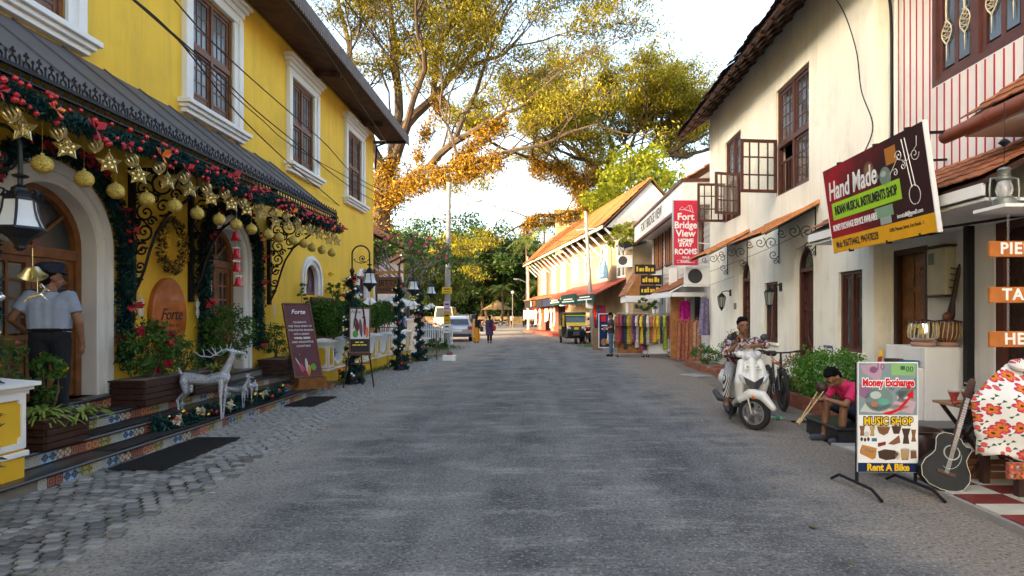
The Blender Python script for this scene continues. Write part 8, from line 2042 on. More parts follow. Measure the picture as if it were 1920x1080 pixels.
# ------------------------------------------------------------------ cars
def car(label, p, rz, col, L=3.9, W=1.68, H=1.5, van=False, name='parked_car', cat='car'):
 o = thing(name, label, cat, p, rz); m = mat('car paint %.2f %.2f %.2f' % col, col, .3, metal=.35, coat=.6, var=.04); h = L/2
 if van: low = [(-h, .35), (h - .1, .35), (h, .6), (h - .05, 1.05), (h - .5, 1.25), (-h, 1.25)]; cab = [(-h + .02, 1.24), (h - .55, 1.24), (h - 1.0, H - .08), (h - 1.2, H), (-h + .1, H), (-h + .02, H - .1)]
 else: low = [(-h + .05, .28), (h - .15, .25), (h, .45), (h - .05, .72), (h - .9, .92), (-h + .1, .98), (-h, .80)]; cab = [(-h + .06, .96), (h - 1.0, .90), (h - 1.65, H - .05), (h - 1.9, H), (-h + .9, H), (-h + .38, H - .12)]
 def shell(poly, nm, hw0, hw1, z0, z1, mm, bev):
  mb = MB(); n_ = len(poly); f = lambda v: hw0 + (hw1 - hw0)*max(0, min(1, (v - z0)/(z1 - z0))); mb.add([(-f(v), u, v) for u, v in poly] + [(f(v), u, v) for u, v in poly], [tuple(range(n_))[::-1], tuple(range(n_, 2*n_))] + [(i, (i+1) % n_, n_ + (i+1) % n_, n_ + i) for i in range(n_)]); return mb.build(nm, mm, o, bevel=bev, smooth=True)
 zb = 1.25 if van else .95
 shell(low, 'body', W/2, W/2, 0, 1, m, .07); shell(cab, 'cabin', W/2 - .03, W/2 - .20, zb, H, m, .06)
 inset = lambda poly, k: [((sum(a for a, _ in poly)/len(poly)) + (u - sum(a for a, _ in poly)/len(poly))*k, (zb + .02) + (v - zb)*.86) for u, v in poly]
 mb = MB(); cab2 = inset(cab, .90); f = lambda v: (W/2 - .03) + (-.17)*max(0, min(1, (v - zb)/(H - zb)))
 for s in (-1, 1): mb.add([(s*(f(v) + .012), u, v) for u, v in cab2], [tuple(range(len(cab2)))])
 mb.build('side_windows', m_glass, o)
 (u0, v0), (u1, v1) = cab[0], cab[-1]; mb = MB(); e = .018
 mb.add([(-(f(v0) - .14), u0 - e + (u1-u0)*.12, v0 + (v1-v0)*.14), (f(v0) - .14, u0 - e + (u1-u0)*.12, v0 + (v1-v0)*.14), (f(v1) - .10, u1 - e - (u1-u0)*.08, v1 - .03), (-(f(v1) - .10), u1 - e - (u1-u0)*.08, v1 - .03)], [(0, 1, 2, 3)]); mb.build('rear_window', m_glass, o, fixn=False)
 (u0, v0), (u1, v1) = cab[1], cab[2]; mb = MB(); mb.add([(-(f(v0) - .10), u0 + e, v0 + .06), (f(v0) - .10, u0 + e, v0 + .06), (f(v1) - .06, u1 + e + .05, v1 - .04), (-(f(v1) - .06), u1 + e + .05, v1 - .04)], [(0, 1, 2, 3)]); mb.build('windscreen', m_glass, o, fixn=False)
 for s in (-1, 1):
  for y in (-h + .75, h - .75): wheel(o, (s*(W/2 - .08), y, .30), .30, .18, (1, 0, 0), 6)
  mb = MB(); mb.bx((s*(W/2 - .14), -h + .03, .82), (.26, .08, .20)); mb.build('tail_light', mat('tail lamp red', (.35, .01, .012), .2), o, bevel=.02); mb = MB(); mb.bx((s*(W/2 - .22), h - .06, .62), (.34, .10, .14)); mb.build('headlight', MATS['headlamp lens'], o, bevel=.03)
  mb = MB(); mb.sph((s*(W/2 + .06), h - 1.25, 1.0), (.09, .05, .06), 8, 6); mb.build('mirror', m, o)
 mb = MB(); mb.box(-.26, .26, -h - .012, -h + .06, .60, .72); mb.build('number_plate', m_wpaint, o); mb = MB(); mb.box(-W/2 + .05, W/2 - .05, -h - .02, -h + .1, .30, .48); mb.build('bumper', m_gp if not van else m, o, bevel=.03)
 mb = MB(); mb.box(-.24, .24, h - .02, h + .012, .42, .53); mb.build('front_plate', m_wpaint, o)
 return o
car('silver hatchback seen from behind beside the utility pole', (-5.35, 37.0, 0), rad(8), (.48, .48, .50), 3.9, 1.72, 1.48)
car('blue car parked behind the white picket fence', (-7.75, 35.2, 0), rad(-25), (.035, .12, .40), 3.8, 1.66, 1.52)
car('white car parked ahead of the silver hatchback', (-6.6, 46, 0), rad(4), (.68, .68, .68), 4.2, 1.72, 1.50)
car('dark blue car facing the street under the far trees', (-8.9, 68, 0), rad(172), (.05, .075, .11), 4.2, 1.8, 1.65)
car('cream van with a high roof parked beyond the hatchback', (-9.3, 57, 0), rad(3), (.62, .54, .36), 4.8, 1.85, 2.35, True, 'parked_van', 'van')
# ------------------------------------------------------------------ people in the street
def walker(label, x, y, rz, top, bottom, h=1.56, hair='bun', sl=.6, skirt=None, hem=.0, tr=1.9, stride=.12, face=False, arms=None, hd=(0, 1, 0), tucked=False):
 o = thing('person', label, 'person', (x, y, 0), rz); s = h/1.66; k = lambda *a: tuple(q*s for q in a); ar = arms or (((-.22, -.03, 1.10), (.22, -.03, 1.10)), ((-.24, .06, .86), (.24, .06, .86)))
 J = dict(head=k(0, .01, 1.53), neck=k(0, 0, 1.40), chest=k(0, 0, 1.22), pelvis=k(0, 0, .92), sh=(k(-.165, 0, 1.34), k(.165, 0, 1.34)), el=tuple(k(*q) for q in ar[0]), wr=tuple(k(*q) for q in ar[1]),
    hp=(k(-.085, 0, .88), k(.085, 0, .88)), kn=(k(-.09, stride*.6, .48), k(.09, -stride*.2, .48)), an=(k(-.09, stride*.6, .08), k(.09, -stride, .09)), to=(k(-.10, stride*.6 + .15, .04), k(.10, -stride + .14, .04)))
 q = person(o, J, m_skin, top, bottom, m_hair, .016, sl, tr, head_dir=hd, hair=hair, skirt=skirt, hem=hem, shoes=m_black, face=face, tucked=tucked)
 return o, q
m_saf, m_pur = mat('saffron cotton', (.72, .26, .01), .85, var=.15), mat('plum tunic cotton', (.055, .035, .085), .85, var=.15)
w1, q1_ = walker('woman in black blouse and saffron skirt with a brown shoulder bag', -3.82, 33.8, rad(4), m_navy, m_saf, 1.55, skirt=.10)
fuse('shawl', [('c', (-.13, -.10, 1.28), (-.16, -.13, .80), .06, .08), ('c', (-.16, -.13, .80), (-.15, -.12, .32), .08, .09), ('c', (-.12, .06, 1.30), (-.13, -.09, 1.30), .05, .05)], mat('pale saffron shawl', (.70, .32, .08), .85), w1, .02, 3)
w2, q2_ = walker('woman in a long plum tunic with a red shoulder bag', -3.08, 33.8, rad(-3), m_pur, m_navy, 1.55, hem=.42)
fuse('scarf', [('c', (.06, -.10, 1.30), (.05, -.13, .95), .07, .07)], m_ink, w2, .02, 2)
def bag(label, root, x, z, m):
 o = thing('shoulder_bag', label, 'bag', (root.location.x + x, root.location.y - .05, z)); fuse('pouch', [('c', (0, -.12, 0), (0, .12, 0), .09, .09), ('c', (0, -.1, -.13), (0, .1, -.13), .10, .10)], m, o, .02, 3); mb = MB(); mb.tube([(0, -.1, .05), (-.06, -.06, .3), (-.09, 0, .47), (-.06, .06, .3), (0, .1, .05)], .012, 5); mb.build('strap', m, o)
bag('dark brown shoulder bag of the woman in saffron', w1, .30, .86, mat('dark brown leather', (.05, .02, .018), .5)); bag('red shoulder bag of the woman in plum', w2, .27, .92, mat('red leather', (.36, .012, .04), .45))
walker('woman in black walking toward the street past the hatchback', -5.6, 44.5, rad(180), m_ink, m_ink, 1.6, skirt=.12, face=True)
walker('man in dark shirt and jeans looking down at his phone by the racks', 2.58, 23.0, rad(95), mat('dark maroon shirt', (.035, .02, .035), .85), mat('blue jeans', (.05, .10, .17), .9, var=.2), 1.68, 'short', .7, arms=(((-.22, .02, 1.10), (.22, .02, 1.10)), ((-.08, .26, 1.08), (.08, .26, 1.08))), hd=(0, .85, -.5), stride=.04, face=True)
walker('person in a white shirt standing by the far rickshaws', -4.2, 78, rad(170), m_wpaint, m_navy, 1.65, 'short', .6)
walker('person in an orange-red top behind the silver hatchback', -6.5, 40.5, rad(150), mat('vermilion cotton', (.5, .05, .02), .85), m_navy, 1.6, 'short', .6)
# ------------------------------------------------------------------ poles and wires
def pole(label, base, top, r0, r1, name='utility_pole'):
 o = thing(name, label, 'pole', base); d = V(top) - V(base); mb = MB(); mb.tube([(0, 0, 0), d*.5, d], [r0, (r0+r1)/2, r1], 10); mb.build('shaft', m_concrete, o, smooth=True); return o, d
p1, d1 = pole('tall grey concrete utility pole with pasted notices and a street light', (-4.70, 28.9, 0), (-4.60, 28.9, 8.0), .16, .10)
mb = MB()
for z in (6.2, 6.8, 7.4): mb.bar((-.55 + .09, 0, z), (.55 + .09, 0, z), .06, .06); [mb.lathe([(.03, 0), (.045, .05), (.02, .10)], (x, 0, z + .03), 6) for x in (-.4, 0.2, .55)]
mb.build('cross_arm', m_steel, p1)
mb = MB(); mb.tube([(.12, 0, 5.9), (.14, 0, 6.4), (.45, 0, 6.75), (1.15, 0, 7.05)], .03, 8); mb.build('lamp_arm', m_steel, p1, smooth=True); mb = MB(); mb.sph((1.38, 0, 7.08), (.30, .13, .06), 12, 6); mb.build('lamp_head', m_wpaint, p1, smooth=True)
for z0, z1, c, nm in ((.72, 1.15, m_wpaint, 'notice'), (1.18, 1.72, c_('notice orange', .72, .38, .02), 'notice'), (1.75, 2.25, c_('notice pink', .62, .42, .50), 'notice'), (2.62, 2.92, c_('plate yellow', .70, .45, .02), 'plate')):
 mb = MB(); w_ = .155 if nm == 'notice' else .24; mb.box(-w_ + .03, w_ + .03, -.175, -.165, z0, z1); o = mb.build(nm, c, p1)
 mb = MB(); mb.box(-w_*.6 + .03, w_*.6 + .03, -.178, -.176, z0 + (z1-z0)*.25, z0 + (z1-z0)*.32); mb.box(-w_*.6 + .03, w_*.6 + .03, -.178, -.176, z0 + (z1-z0)*.62, z0 + (z1-z0)*.78); mb.build('print', m_gp, o)
p2, d2 = pole('slim pale utility pole leaning beside the auto-rickshaw', (2.72, 33.0, 0), (2.30, 33.0, 7.3), .13, .09)
mb = MB(); mb.bar(d2*.86 + V((-.6, 0, 0)), d2*.86 + V((.7, 0, .1)), .06, .06); mb.build('cross_arm', m_steel, p2); mb = MB(); mb.box(-.42, -.02, -.17, -.15, 1.95, 2.45); mb.build('notice', m_wpaint, p2)
p3, d3 = pole('pale utility pole at the far street corner', (-1.42, 55.6, 0), (-1.5, 55.6, 7.0), .17, .12)
mb = MB(); mb.box(-.5, .45, -.22, -.19, 1.2, 2.0); mb.build('notice', c_('poster white', .62, .58, .58), p3); mb = MB(); mb.tube([(0, 0, 4.5), (-.9, 0, 4.9)], .03, 6); mb.sph((-1.15, 0, 4.9), (.3, .15, .08), 10, 6); mb.build('lamp_arm', m_steel, p3)
o, _ = pole('thin far lamp post with a small white globe', (-3.9, 74, 0), (-3.9, 74, 4.2), .07, .05, 'lamp_post'); mb = MB(); mb.sph((0, 0, 4.35), .2, 10, 8); mb.build('globe', m_frost, o, smooth=True)
def wire(lab, pts, sag=0, r=.012, m=None, group=None):
 return cable('overhead_wire', lab, pts, r, m, group)
wire('black overhead wire passing the first upper window of the yellow building', [P(200, -40, 6.0), P(330, 70, 7.5), P(462, 230, 10.2), P(600, 355, 14.5), P(700, 425, 20), P(838, 470, 28.9)], r=.012)
wire('black overhead wire just below the upper windows of the yellow building', [P(215, -30, 6.0), P(345, 85, 7.8), P(480, 215, 10.8), P(610, 310, 15), P(838, 430, 28.9)], r=.010)
wire('black overhead wire crossing the second upper window', [P(230, -20, 6.5), P(400, 130, 9), P(520, 240, 12), P(700, 375, 19), P(838, 415, 28.9)], r=.012)
wire('black overhead wire crossing the top of the second window', [P(310, -20, 7), P(430, 110, 9.5), P(600, 260, 14), P(700, 350, 19), P(838, 395, 28.9)], r=.012)
wire('black overhead wire under the brown eaves', [P(520, -20, 9), P(600, 80, 11), P(700, 230, 15), P(760, 310, 20), P(838, 365, 28.9)], r=.011)
wire('long black wire crossing the street high before the trees', [P(600, -60, 9), P(760, 140, 13), P(900, 300, 20), P(1000, 385, 27), P(1100, 420, 33)], r=.012)
wire('thin wire strung along the cream wall to the signboard', [P(1330, 510, 18.5), P(1420, 475, 14.5), P(1520, 430, 11.5), P(1575, 400, 9.6)], r=.006)
wire('second thin wire strung along the cream wall to the signboard', [P(1330, 535, 18.8), P(1450, 490, 14), P(1540, 440, 11), P(1580, 418, 9.4)], r=.005)
mW = mat('sunlit old cable', (.20, .14, .07), .6)  # warm sunlight tone painted into the cable colour
for k, (a, b_) in enumerate(((400, 412), (412, 425), (445, 438), (462, 445), (470, 462), (492, 478))): wire('one of the wires strung from the concrete pole to the leaning pole', [P(840, a, 28.9), P(960, (a+b_)/2 + 10, 31), P(1101, b_, 33)], r=.012, m=mW, group='wires between the poles')
for k, (a, b_) in enumerate(((425, 440), (470, 470))): wire('one of the wires strung from the leaning pole to the corner pole', [P(1101, a, 33), P(1045, b_ + 14, 43), P(990, b_ + 20, 55.6)], r=.014, m=mW, group='wires to the corner pole')
# ------------------------------------------------------------------ behind the garden wall on the left
lh = thing('garden_house', 'white house with red tile roof behind the garden wall', 'building', (-9.5, 27, 0)); ll = lh.matrix_basis.inverted()
mb = MB(); wall_faces(mb, 22.5, 34, 0, 4.9, [(24.0, 25.3, 2.9, 4.5, 0), (28, 29.3, 2.9, 4.5, 0)], lambda u, v, w_: V((-8.0 - w_, u, v)), .2); mb.quad((-8, 22.5, 0), (-14, 22.5, 0), (-14, 22.5, 5), (-8, 22.5, 5)); mb.quad((-8, 34, 0), (-14, 34, 0), (-14, 34, 5), (-8, 34, 5)); mb.build('wall', m_wwall, lh, world=True)
for y in (24.65, 28.65): casement(lh, -8.08 + 9.5, y - 27 - .65, y - 27 + .65, 2.9, 4.5, 4, 4, m_wpaint, gm=m_glass, name='window')
tiled_sheet(ll @ V((-6.9, 21.6, 4.85)), (0, 13.2, 0), (-3.8, 0, 2.3), .26, .32, m_tile, 'roof', lh); mb = MB(); mb.add([ll @ V(p) for p in ((-6.95, 21.6, 4.8), (-6.95, 34.8, 4.8), (-10.7, 34.8, 7.08), (-10.7, 21.6, 7.08))], [(0, 1, 2, 3)]); mb.add([ll @ V(p) for p in ((-8, 22.5, 4.9), (-13.4, 22.5, 4.9), (-10.7, 22.5, 7.0))], [(0, 1, 2)]); mb.build('roof_underside', m_soffit, lh)
for y in np.arange(22, 34, 1.5): mb = MB(); mb.bar(ll @ V((-8, y, 4.3)), ll @ V((-7.0, y, 4.82)), .08, .08); mb.build('roof_strut', m_soffit, lh)
pf_ = thing('picket_fence', 'white picket fence beside the concrete utility pole', 'fence', (-5.6, 31, 0))
for k in range(16):
 mb = MB(); x = -.85 + k*.112; mb.prism([(x - .035, .05), (x + .035, .05), (x + .035, 1.0 + .12*abs(math.sin(k*.6))), (x, 1.08 + .12*abs(math.sin(k*.6))), (x - .035, 1.0 + .12*abs(math.sin(k*.6)))], lambda u, v, w_: V((u, w_, v)), -.012, .012); mb.build('picket', m_wpaint, pf_)
mb = MB()
for z in (.3, .8): mb.box(-.92, .92, .014, .04, z, z + .07)
mb.build('rail', m_wpaint, pf_)
ft = thing('garden_gate', 'low grey metal gate with white posts behind the garden wall', 'gate', (-6.2, 23.5, 0))
for x in (-1.1, 1.0): mb = MB(); mb.box(x - .16, x + .16, -.16, .16, 0, 1.35); mb.box(x - .2, x + .2, -.2, .2, 1.35, 1.45); mb.build('post', m_wpaint, ft, bevel=.01)
mb = MB()
for k in range(14): mb.cyl((-.9 + k*.13, 0, .1), (-.9 + k*.13, 0, 1.1), .012, .012, 5)
mb.bar((-.92, 0, 1.1), (.82, 0, 1.1), .03, .03); mb.bar((-.92, 0, .2), (.82, 0, .2), .03, .03); mb.build('bars', m_gp, ft)
def parasol(label, x, y, h, r):
 o = thing('parasol', label, 'parasol', (x, y, 0)); mb = MB(); mb.cyl((0, 0, 0), (0, 0, h), .025, .025, 8); mb.build('pole', m_wpaint, o); mb = MB(); mb.lathe([(r, h - .45), (r*.6, h - .22), (.03, h)], n=8); mb.build('canopy', m_wpaint, o)
parasol('white garden parasol behind the clipped shrubs', -6.3, 25.2, 2.4, 1.1); parasol('white garden parasol beside the far lamp post', -6.4, 28.0, 2.3, 1.1)
fr_ = thing('frangipani_tree', 'bare-branched tree with pink flowers behind the garden wall', 'tree', (-6.1, 26.5, 0)); mb = MB(); tips = []
def fork(p, d, L, r, n_):
 q = p + d*L; mb.tube([p, (p+q)/2 + V((RN.uniform(-.04, .04), RN.uniform(-.04, .04), 0)), q], [r, r*.85, r*.7], 6)
 if n_ == 0: tips.append(q); return
 for k in range(2 if n_ < 4 else 3): a = RN.uniform(0, 2*PI); fork(q, (d*1.1 + V((math.cos(a)*.8, math.sin(a)*.8, RN.uniform(-.15, .35)))).normalized(), L*RN.uniform(.68, .9), r*.72, n_ - 1)
fork(V((0, 0, 0)), V((.05, 0, 1)), 1.5, .10, 5); mb.build('trunk', mat('grey frangipani bark', (.26, .23, .20), .9, var=.2), fr_, smooth=True)
lstuff('crown', np.concatenate([ball_pts(t, (.40, .40, .28), 24, .3) for t in tips]), .22, m_green, fr_, aspect=.35)['kind'] = 'stuff'
for t in tips[::2]: link('flower', leaf_mesh('flower', ball_pts((0, 0, 0), (.10, .10, .08), 9, .5), .12, m_petalp, aspect=.8), fr_, t + V((RN.uniform(-.2, .2), -.15, RN.uniform(0, .25))))
bush('shrub', 'ragged green weeds at the foot of the concrete utility pole', (-5.05, 28.2, 0), (.7, .6, .22), 900, .10, m_green, 6); bush('shrub', 'leafy shrub inside the white picket fence', (-5.7, 32.0, 0), (.7, .5, .5), 900, .10, m_green, 6)
wb = thing('painted_block', 'white painted block with a red brick on top at the pavement end', 'block', (-3.28, 20.7, 0)); mb = MB(); mb.box(-.22, .22, -.15, .15, 0, .20); mb.build('block', m_wpaint, wb, bevel=.02); mb = MB(); mb.bx((0, 0, .25), (.2, .12, .09), Rz(.4)); mb.build('brick', m_brick, wb, bevel=.01)
mb = MB(); mb.cyl((0, 0, 0), (-.02, 0, 1.05), .022, .02, 6); o = mb.build('stake', m_wood); o.location = (-3.75, 20.9, 0); tag(o, 'thin rusty stake at the end of the cobbled pavement', 'stake')
# board and poster stand beside the racks
o = thing('plywood_board', 'brown plywood board leaning on edge by the poster stand', 'board', (2.42, 27.0, 0)); mb = MB(); mb.box(-.22, .22, -.02, .02, 0, 1.0, Rx(rad(-10))); mb.build('sheet', mat('brown plywood', (.22, .13, .07), .8, var=.2), o)
o = thing('poster_stand', 'dark framed poster stand on wheels next to the man with the phone', 'sign', (2.72, 26.2, 0)); mb = MB(); mb.box(-.30, .30, -.03, .03, .18, 1.62); pb = mb.build('panel', c_('navy strip', .010, .022, .075), o); mb = MB()
for a in ((-.33, -.30, .15, 1.65), (.30, .33, .15, 1.65), (-.30, .30, .15, .18), (-.30, .30, 1.62, 1.65)): mb.box(a[0], a[1], -.035, .035, a[2], a[3])
mb.build('frame', m_wpaint, o); poster_art(pb, [(rc(-.22, 1.3, .0, 1.55), c_('sign red', .58, .012, .03)), (ell(.1, .45, .14, .12), c_('yellow bag', .6, .5, .05)), (rc(-.2, .95, .2, 1.0), c_('sign white', .72, .72, .70)), (rc(-.2, 1.1, .2, 1.15), c_('sign white', .72, .72, .70)), (ell(-.1, .4, .12, .16), c_('tan photo', .3, .16, .08))], lambda u, v: V((u, -.0325, v)))
hung_cloth('long white gown hanging on the poster stand', (2.95, 25.9, 1.62), 1.15, (.70, .70, .70), 0, .42)
# far corner: kiosk, wall, cone, hut
kk = thing('red_roofed_kiosk', 'small kiosk with a red sheet roof under the far trees', 'kiosk', (-.6, 92, 0)); mb = MB(); mb.box(-2, 2.2, -1.5, 1.5, 0, 2.2); mb.build('wall', m_wwall, kk); mb = MB(); mb.prism([(-2.6, 2.3), (2.8, 2.3), (1.8, 3.6), (-1.2, 3.6)], lambda u, v, w_: V((u, w_, v)), -2.2, 1.8); mb.build('roof', m_tin, kk); mb = MB(); mb.box(-.9, .9, -1.53, -1.5, .9, 1.8); mb.build('opening', m_recess, kk)  # the opening is a dark panel, its inner shade put into the colour
cn = thing('traffic_cone', 'faded orange cone standing before the far motorcycles', 'cone', (-4.3, 80, 0)); mb = MB(); mb.lathe([(.35, 0), (.35, .06), (.22, .06), (.05, 1.1)], n=12); mb.build('cone_body', mat('faded orange', (.6, .25, .16), .7), cn)
fwl = thing('boundary_wall', 'sunlit ochre boundary wall beneath the far trees', 'wall', (-12, 98, 0))
for k in range(14): mb = MB(); mb.box(-14 + k*2.0, -12.03 + k*2.0, -.1, .1, 0, 1.3); mb.build('wall_panel', m_paleo, fwl)
ht = thing('thatched_shelter', 'small thatched shelter beneath the far trees', 'shelter', (-7.5, 96, 0)); mb = MB(); mb.lathe([(2.6, 2.4), (1.2, 3.2), (.1, 3.9)], n=8); mb.build('roof', mat('old thatch', (.30, .2, .09), .95, var=.3), ht)
for x, y in ((-1.8, -1.2), (1.8, -1.2), (1.8, 1.2), (-1.8, 1.2)): mb = MB(); mb.cyl((x, y, 0), (x, y, 2.6), .1, .08, 6); mb.build('post', m_twig, ht)
hz = thing('pale_house', 'tall pale house wall glimpsed behind the great tree', 'building', (9.5, 74, 0)); mb = MB(); mb.box(-8, 6, -3, 4, 0, 14.0); mb.build('wall', m_paleo, hz)
for i in range(4):
 for j in range(3): mb = MB(); mb.box(-6.5 + i*3.3, -5.0 + i*3.3, -3.05, -2.98, 3 + j*3.2, 4.8 + j*3.2); mb.build('window', m_glass, hz)
mb = MB(); mb.box(-8.3, 6.3, -3.3, 4.3, 14.0, 14.4); mb.build('parapet', m_wwall, hz)
# ------------------------------------------------------------------ the great rain trees over the street
m_rain = leafmat('rain tree leaves', (.055, .085, .014), (.42, .33, .025), .42)  # random leaf tones, with shaded green and sunlit gold painted in
m_rain2 = leafmat('rain tree leaves, yellowing', (.085, .115, .014), (.48, .38, .025), .42)  # lighter mix with more sunlight put into the leaf colour
m_fern = leafmat('hanging ferns, rusty', (.085, .060, .012), (.52, .28, .02), .4)
m_bark2 = mat('mossy dark bark', (.060, .042, .028), .95, var=.4, scale=2, bump=.6, bscale=6)
def rain_tree(name, label, base, limbs, ferns, leafm, seed, L0=4.2, per=34, leaf=.21, droop=0):
 r = random.Random(seed); o = thing(name, label, 'tree', base); mb = MB(); tips = []; B = V(base)
 def grow(p, d, L, rr, n_):
  q = p; pts = [p]
  for k in range(4):
   d = (d + V((r.uniform(-.22, .22), r.uniform(-.22, .22), r.uniform(-.14, .18)))).normalized(); q = q + d*L/4; pts.append(q)
   if n_ > 0 and k in (1, 2) and r.random() < .55:
    s = (d + V((r.uniform(-1, 1), r.uniform(-1, 1), r.uniform(-.15, .55)))).normalized(); grow(q, s, L*r.uniform(.55, .75), rr*.55, n_ - 1)
  mb.tube(pts, [max(.016, rr*(1 - .11*i)) for i in range(5)], 5 if rr > .06 else 4, cap=False)
  if n_ <= 1: tips.append(q)
  if n_ == 0: tips.append(pts[2]); return
  for k in range(2): s = (d + V((r.uniform(-.75, .75), r.uniform(-.75, .75), r.uniform(-.2, .40)))).normalized(); grow(q, s, L*r.uniform(.62, .82), rr*.62, n_ - 1)
 for pts, r0, r1, spawn in limbs:
  pts = [V(p) - B for p in pts]; fine = []
  for a, c in zip(pts, pts[1:]):
   for t in (0, .33, .66): fine.append(a.lerp(c, t) + V((r.uniform(-.12, .12), r.uniform(-.12, .12), r.uniform(-.1, .1))))
  fine.append(pts[-1]); n_ = len(fine); mb.tube(fine, [r0 + (r1-r0)*i/(n_-1) for i in range(n_)], 8)
  for i in range(2, n_):
   if r.random() < spawn:
    d = (fine[i] - fine[i-1]).normalized(); s = (d*.6 + V((r.uniform(-1, 1), r.uniform(-1, 1), r.uniform(.0, 1.0)))).normalized(); grow(fine[i], s, L0*r.uniform(.7, 1.1), r1*.8, 3)
  if spawn: grow(fine[-1], (fine[-1] - fine[-2]).normalized(), L0, r1*.9, 3)
 mb.build('trunk', m_bark2, o, smooth=True, fixn=False)
 T_ = np.array([tuple(t) for t in tips]); cl = []
 for t in T_:
  if r.random() < .42: continue
  n_ = int(per*r.uniform(.5, 1.4)); cl.append(t + NPR.normal(size=(n_, 3))*np.array([.60, .60, .13])*1.05)
 c = lstuff('crown', np.concatenate(cl), leaf, leafm, o, up=.6, aspect=.45); c['kind'] = 'stuff'
 if ferns:
  fp = []
  for pts, rr, n_ in ferns:
   pts = [np.array(V(p) - B) for p in pts]
   for a, q in zip(pts, pts[1:]):
    for k in range(n_): s_ = a + (q - a)*r.random() + NPR.normal(size=3)*.15*rr; m_ = int(r.uniform(30, 70)); fp.append(s_ + NPR.normal(size=(m_, 3))*np.array([.30, .30, .22])*rr - np.array([0, 0, 1])*NPR.uniform(-.2, 1.0, (m_, 1))*rr)
  f = lstuff('hanging_ferns', np.concatenate(fp), .30, m_fern, o, up=.1, aspect=.32); f['kind'] = 'stuff'
 return o, len(tips)
YA = 43.0
a = lambda px, py, dy=0: P(px, py, YA + dy)
fer = [a(705, 372), a(780, 330, -2), a(860, 312, -4), a(932, 290, -5)]
o, n1 = rain_tree('rain_tree', 'huge spreading rain tree with fern-hung limbs behind the yellow building', (a(712, 590).x, YA, 0),
 [([a(712, 590), a(708, 480), a(712, 400), a(722, 330)], .85, .62, 0), ([a(722, 330), a(765, 235, 1), a(815, 180, 2), a(870, 120, 3), a(930, 55, 4)], .45, .13, .75), ([a(722, 330), a(690, 250, -1), a(645, 170, -2), a(600, 80, -3)], .42, .13, .75),
  (fer, .34, .16, .12), ([a(780, 330, -2), a(850, 270, -3), a(930, 225, -4), a(985, 195, -4)], .30, .10, .70), ([a(735, 300), a(750, 170, 3), a(735, 50, 5), a(720, -60, 6)], .40, .14, .75), ([a(815, 180, 2), a(820, 100, 0), a(850, 20, -2), a(890, -60, -3)], .26, .10, .75),
  ([a(690, 250, -1), a(660, 120, 2), a(640, 20, 3), a(620, -60, 4)], .28, .10, .75), ([a(880, 120, 3), a(930, 110, 2), a(970, 85, 1)], .18, .08, .8), ([a(740, 290), a(800, 130, -4), a(780, 30, -6)], .26, .10, .7), ([a(850, 270, -3), a(890, 170, -1), a(930, 70, 0)], .20, .08, .75)],
 [(fer, 1.0, 42), ([a(700, 440), a(706, 385), a(715, 330), a(740, 290)], 1.3, 40), ([a(705, 380), a(760, 335)], 1.2, 30), ([a(770, 330, -2), a(800, 240, 0), a(830, 170, 1)], .8, 14), ([a(850, 300, -3), a(900, 255, -4), a(950, 215, -4)], .8, 20)], m_rain, 4, 4.0, 66, .215)
YB = 63.0
c = lambda px, py, dy=0: P(px, py, YB + dy) if py > 300 else P(1140 + (px - 1140)*.78, 330 - (330 - py)*.36, YB + dy)
l1 = [c(1140, 405), c(1085, 345, -2), c(1040, 300, -3), c(985, 268, -4), c(958, 240, -4)]; l2 = [c(1130, 420), c(1080, 400, -3), c(1010, 405, -4), c(978, 422, -5)]
o, n2 = rain_tree('rain_tree', 'huge golden rain tree rising behind the tiled house', (c(1150, 590).x, YB, 0),
 [([c(1150, 616), c(1148, 500), c(1140, 405), c(1135, 330)], 1.1, .8, 0), (l1, .45, .18, .35), (l2, .32, .10, .25), ([c(1135, 330), c(1095, 250, 1), c(1060, 190, 2), c(1030, 150, 2)], .5, .15, .75), ([c(1135, 330), c(1150, 240, 2), c(1150, 160, 3), c(1140, 110, 3)], .5, .15, .8), ([c(1140, 345), c(1205, 260, 1), c(1240, 180, 2), c(1260, 120, 3)], .5, .15, .8),
  ([c(1205, 260, 1), c(1270, 220, 0), c(1330, 160, 0), c(1370, 120, 0)], .35, .12, .8), ([c(1150, 240, 2), c(1200, 170, 0), c(1205, 110, -1)], .3, .10, .8), ([c(1095, 250, 1), c(1060, 240, -2), c(1010, 180, -3)], .25, .10, .75), ([c(1240, 180, 2), c(1300, 130, 3), c(1320, 100, 4)], .25, .1, .8), ([c(1270, 220, 0), c(1330, 230, 0), c(1390, 190, 0)], .25, .1, .8), ([c(1040, 300, -3), c(1010, 230, -3), c(960, 170, -4)], .22, .08, .75)],
 [(l1, 1.5, 34), (l2, .9, 26), ([c(1120, 400, -2), c(1085, 345, -3), c(1100, 300)], 1.6, 44), ([c(1100, 440, -2), c(1120, 400, -2), c(1090, 370, -3)], 1.6, 40), ([c(1150, 330), c(1210, 255), c(1250, 280)], 1.3, 30)], m_rain2, 9, 3.7, 70, .27)
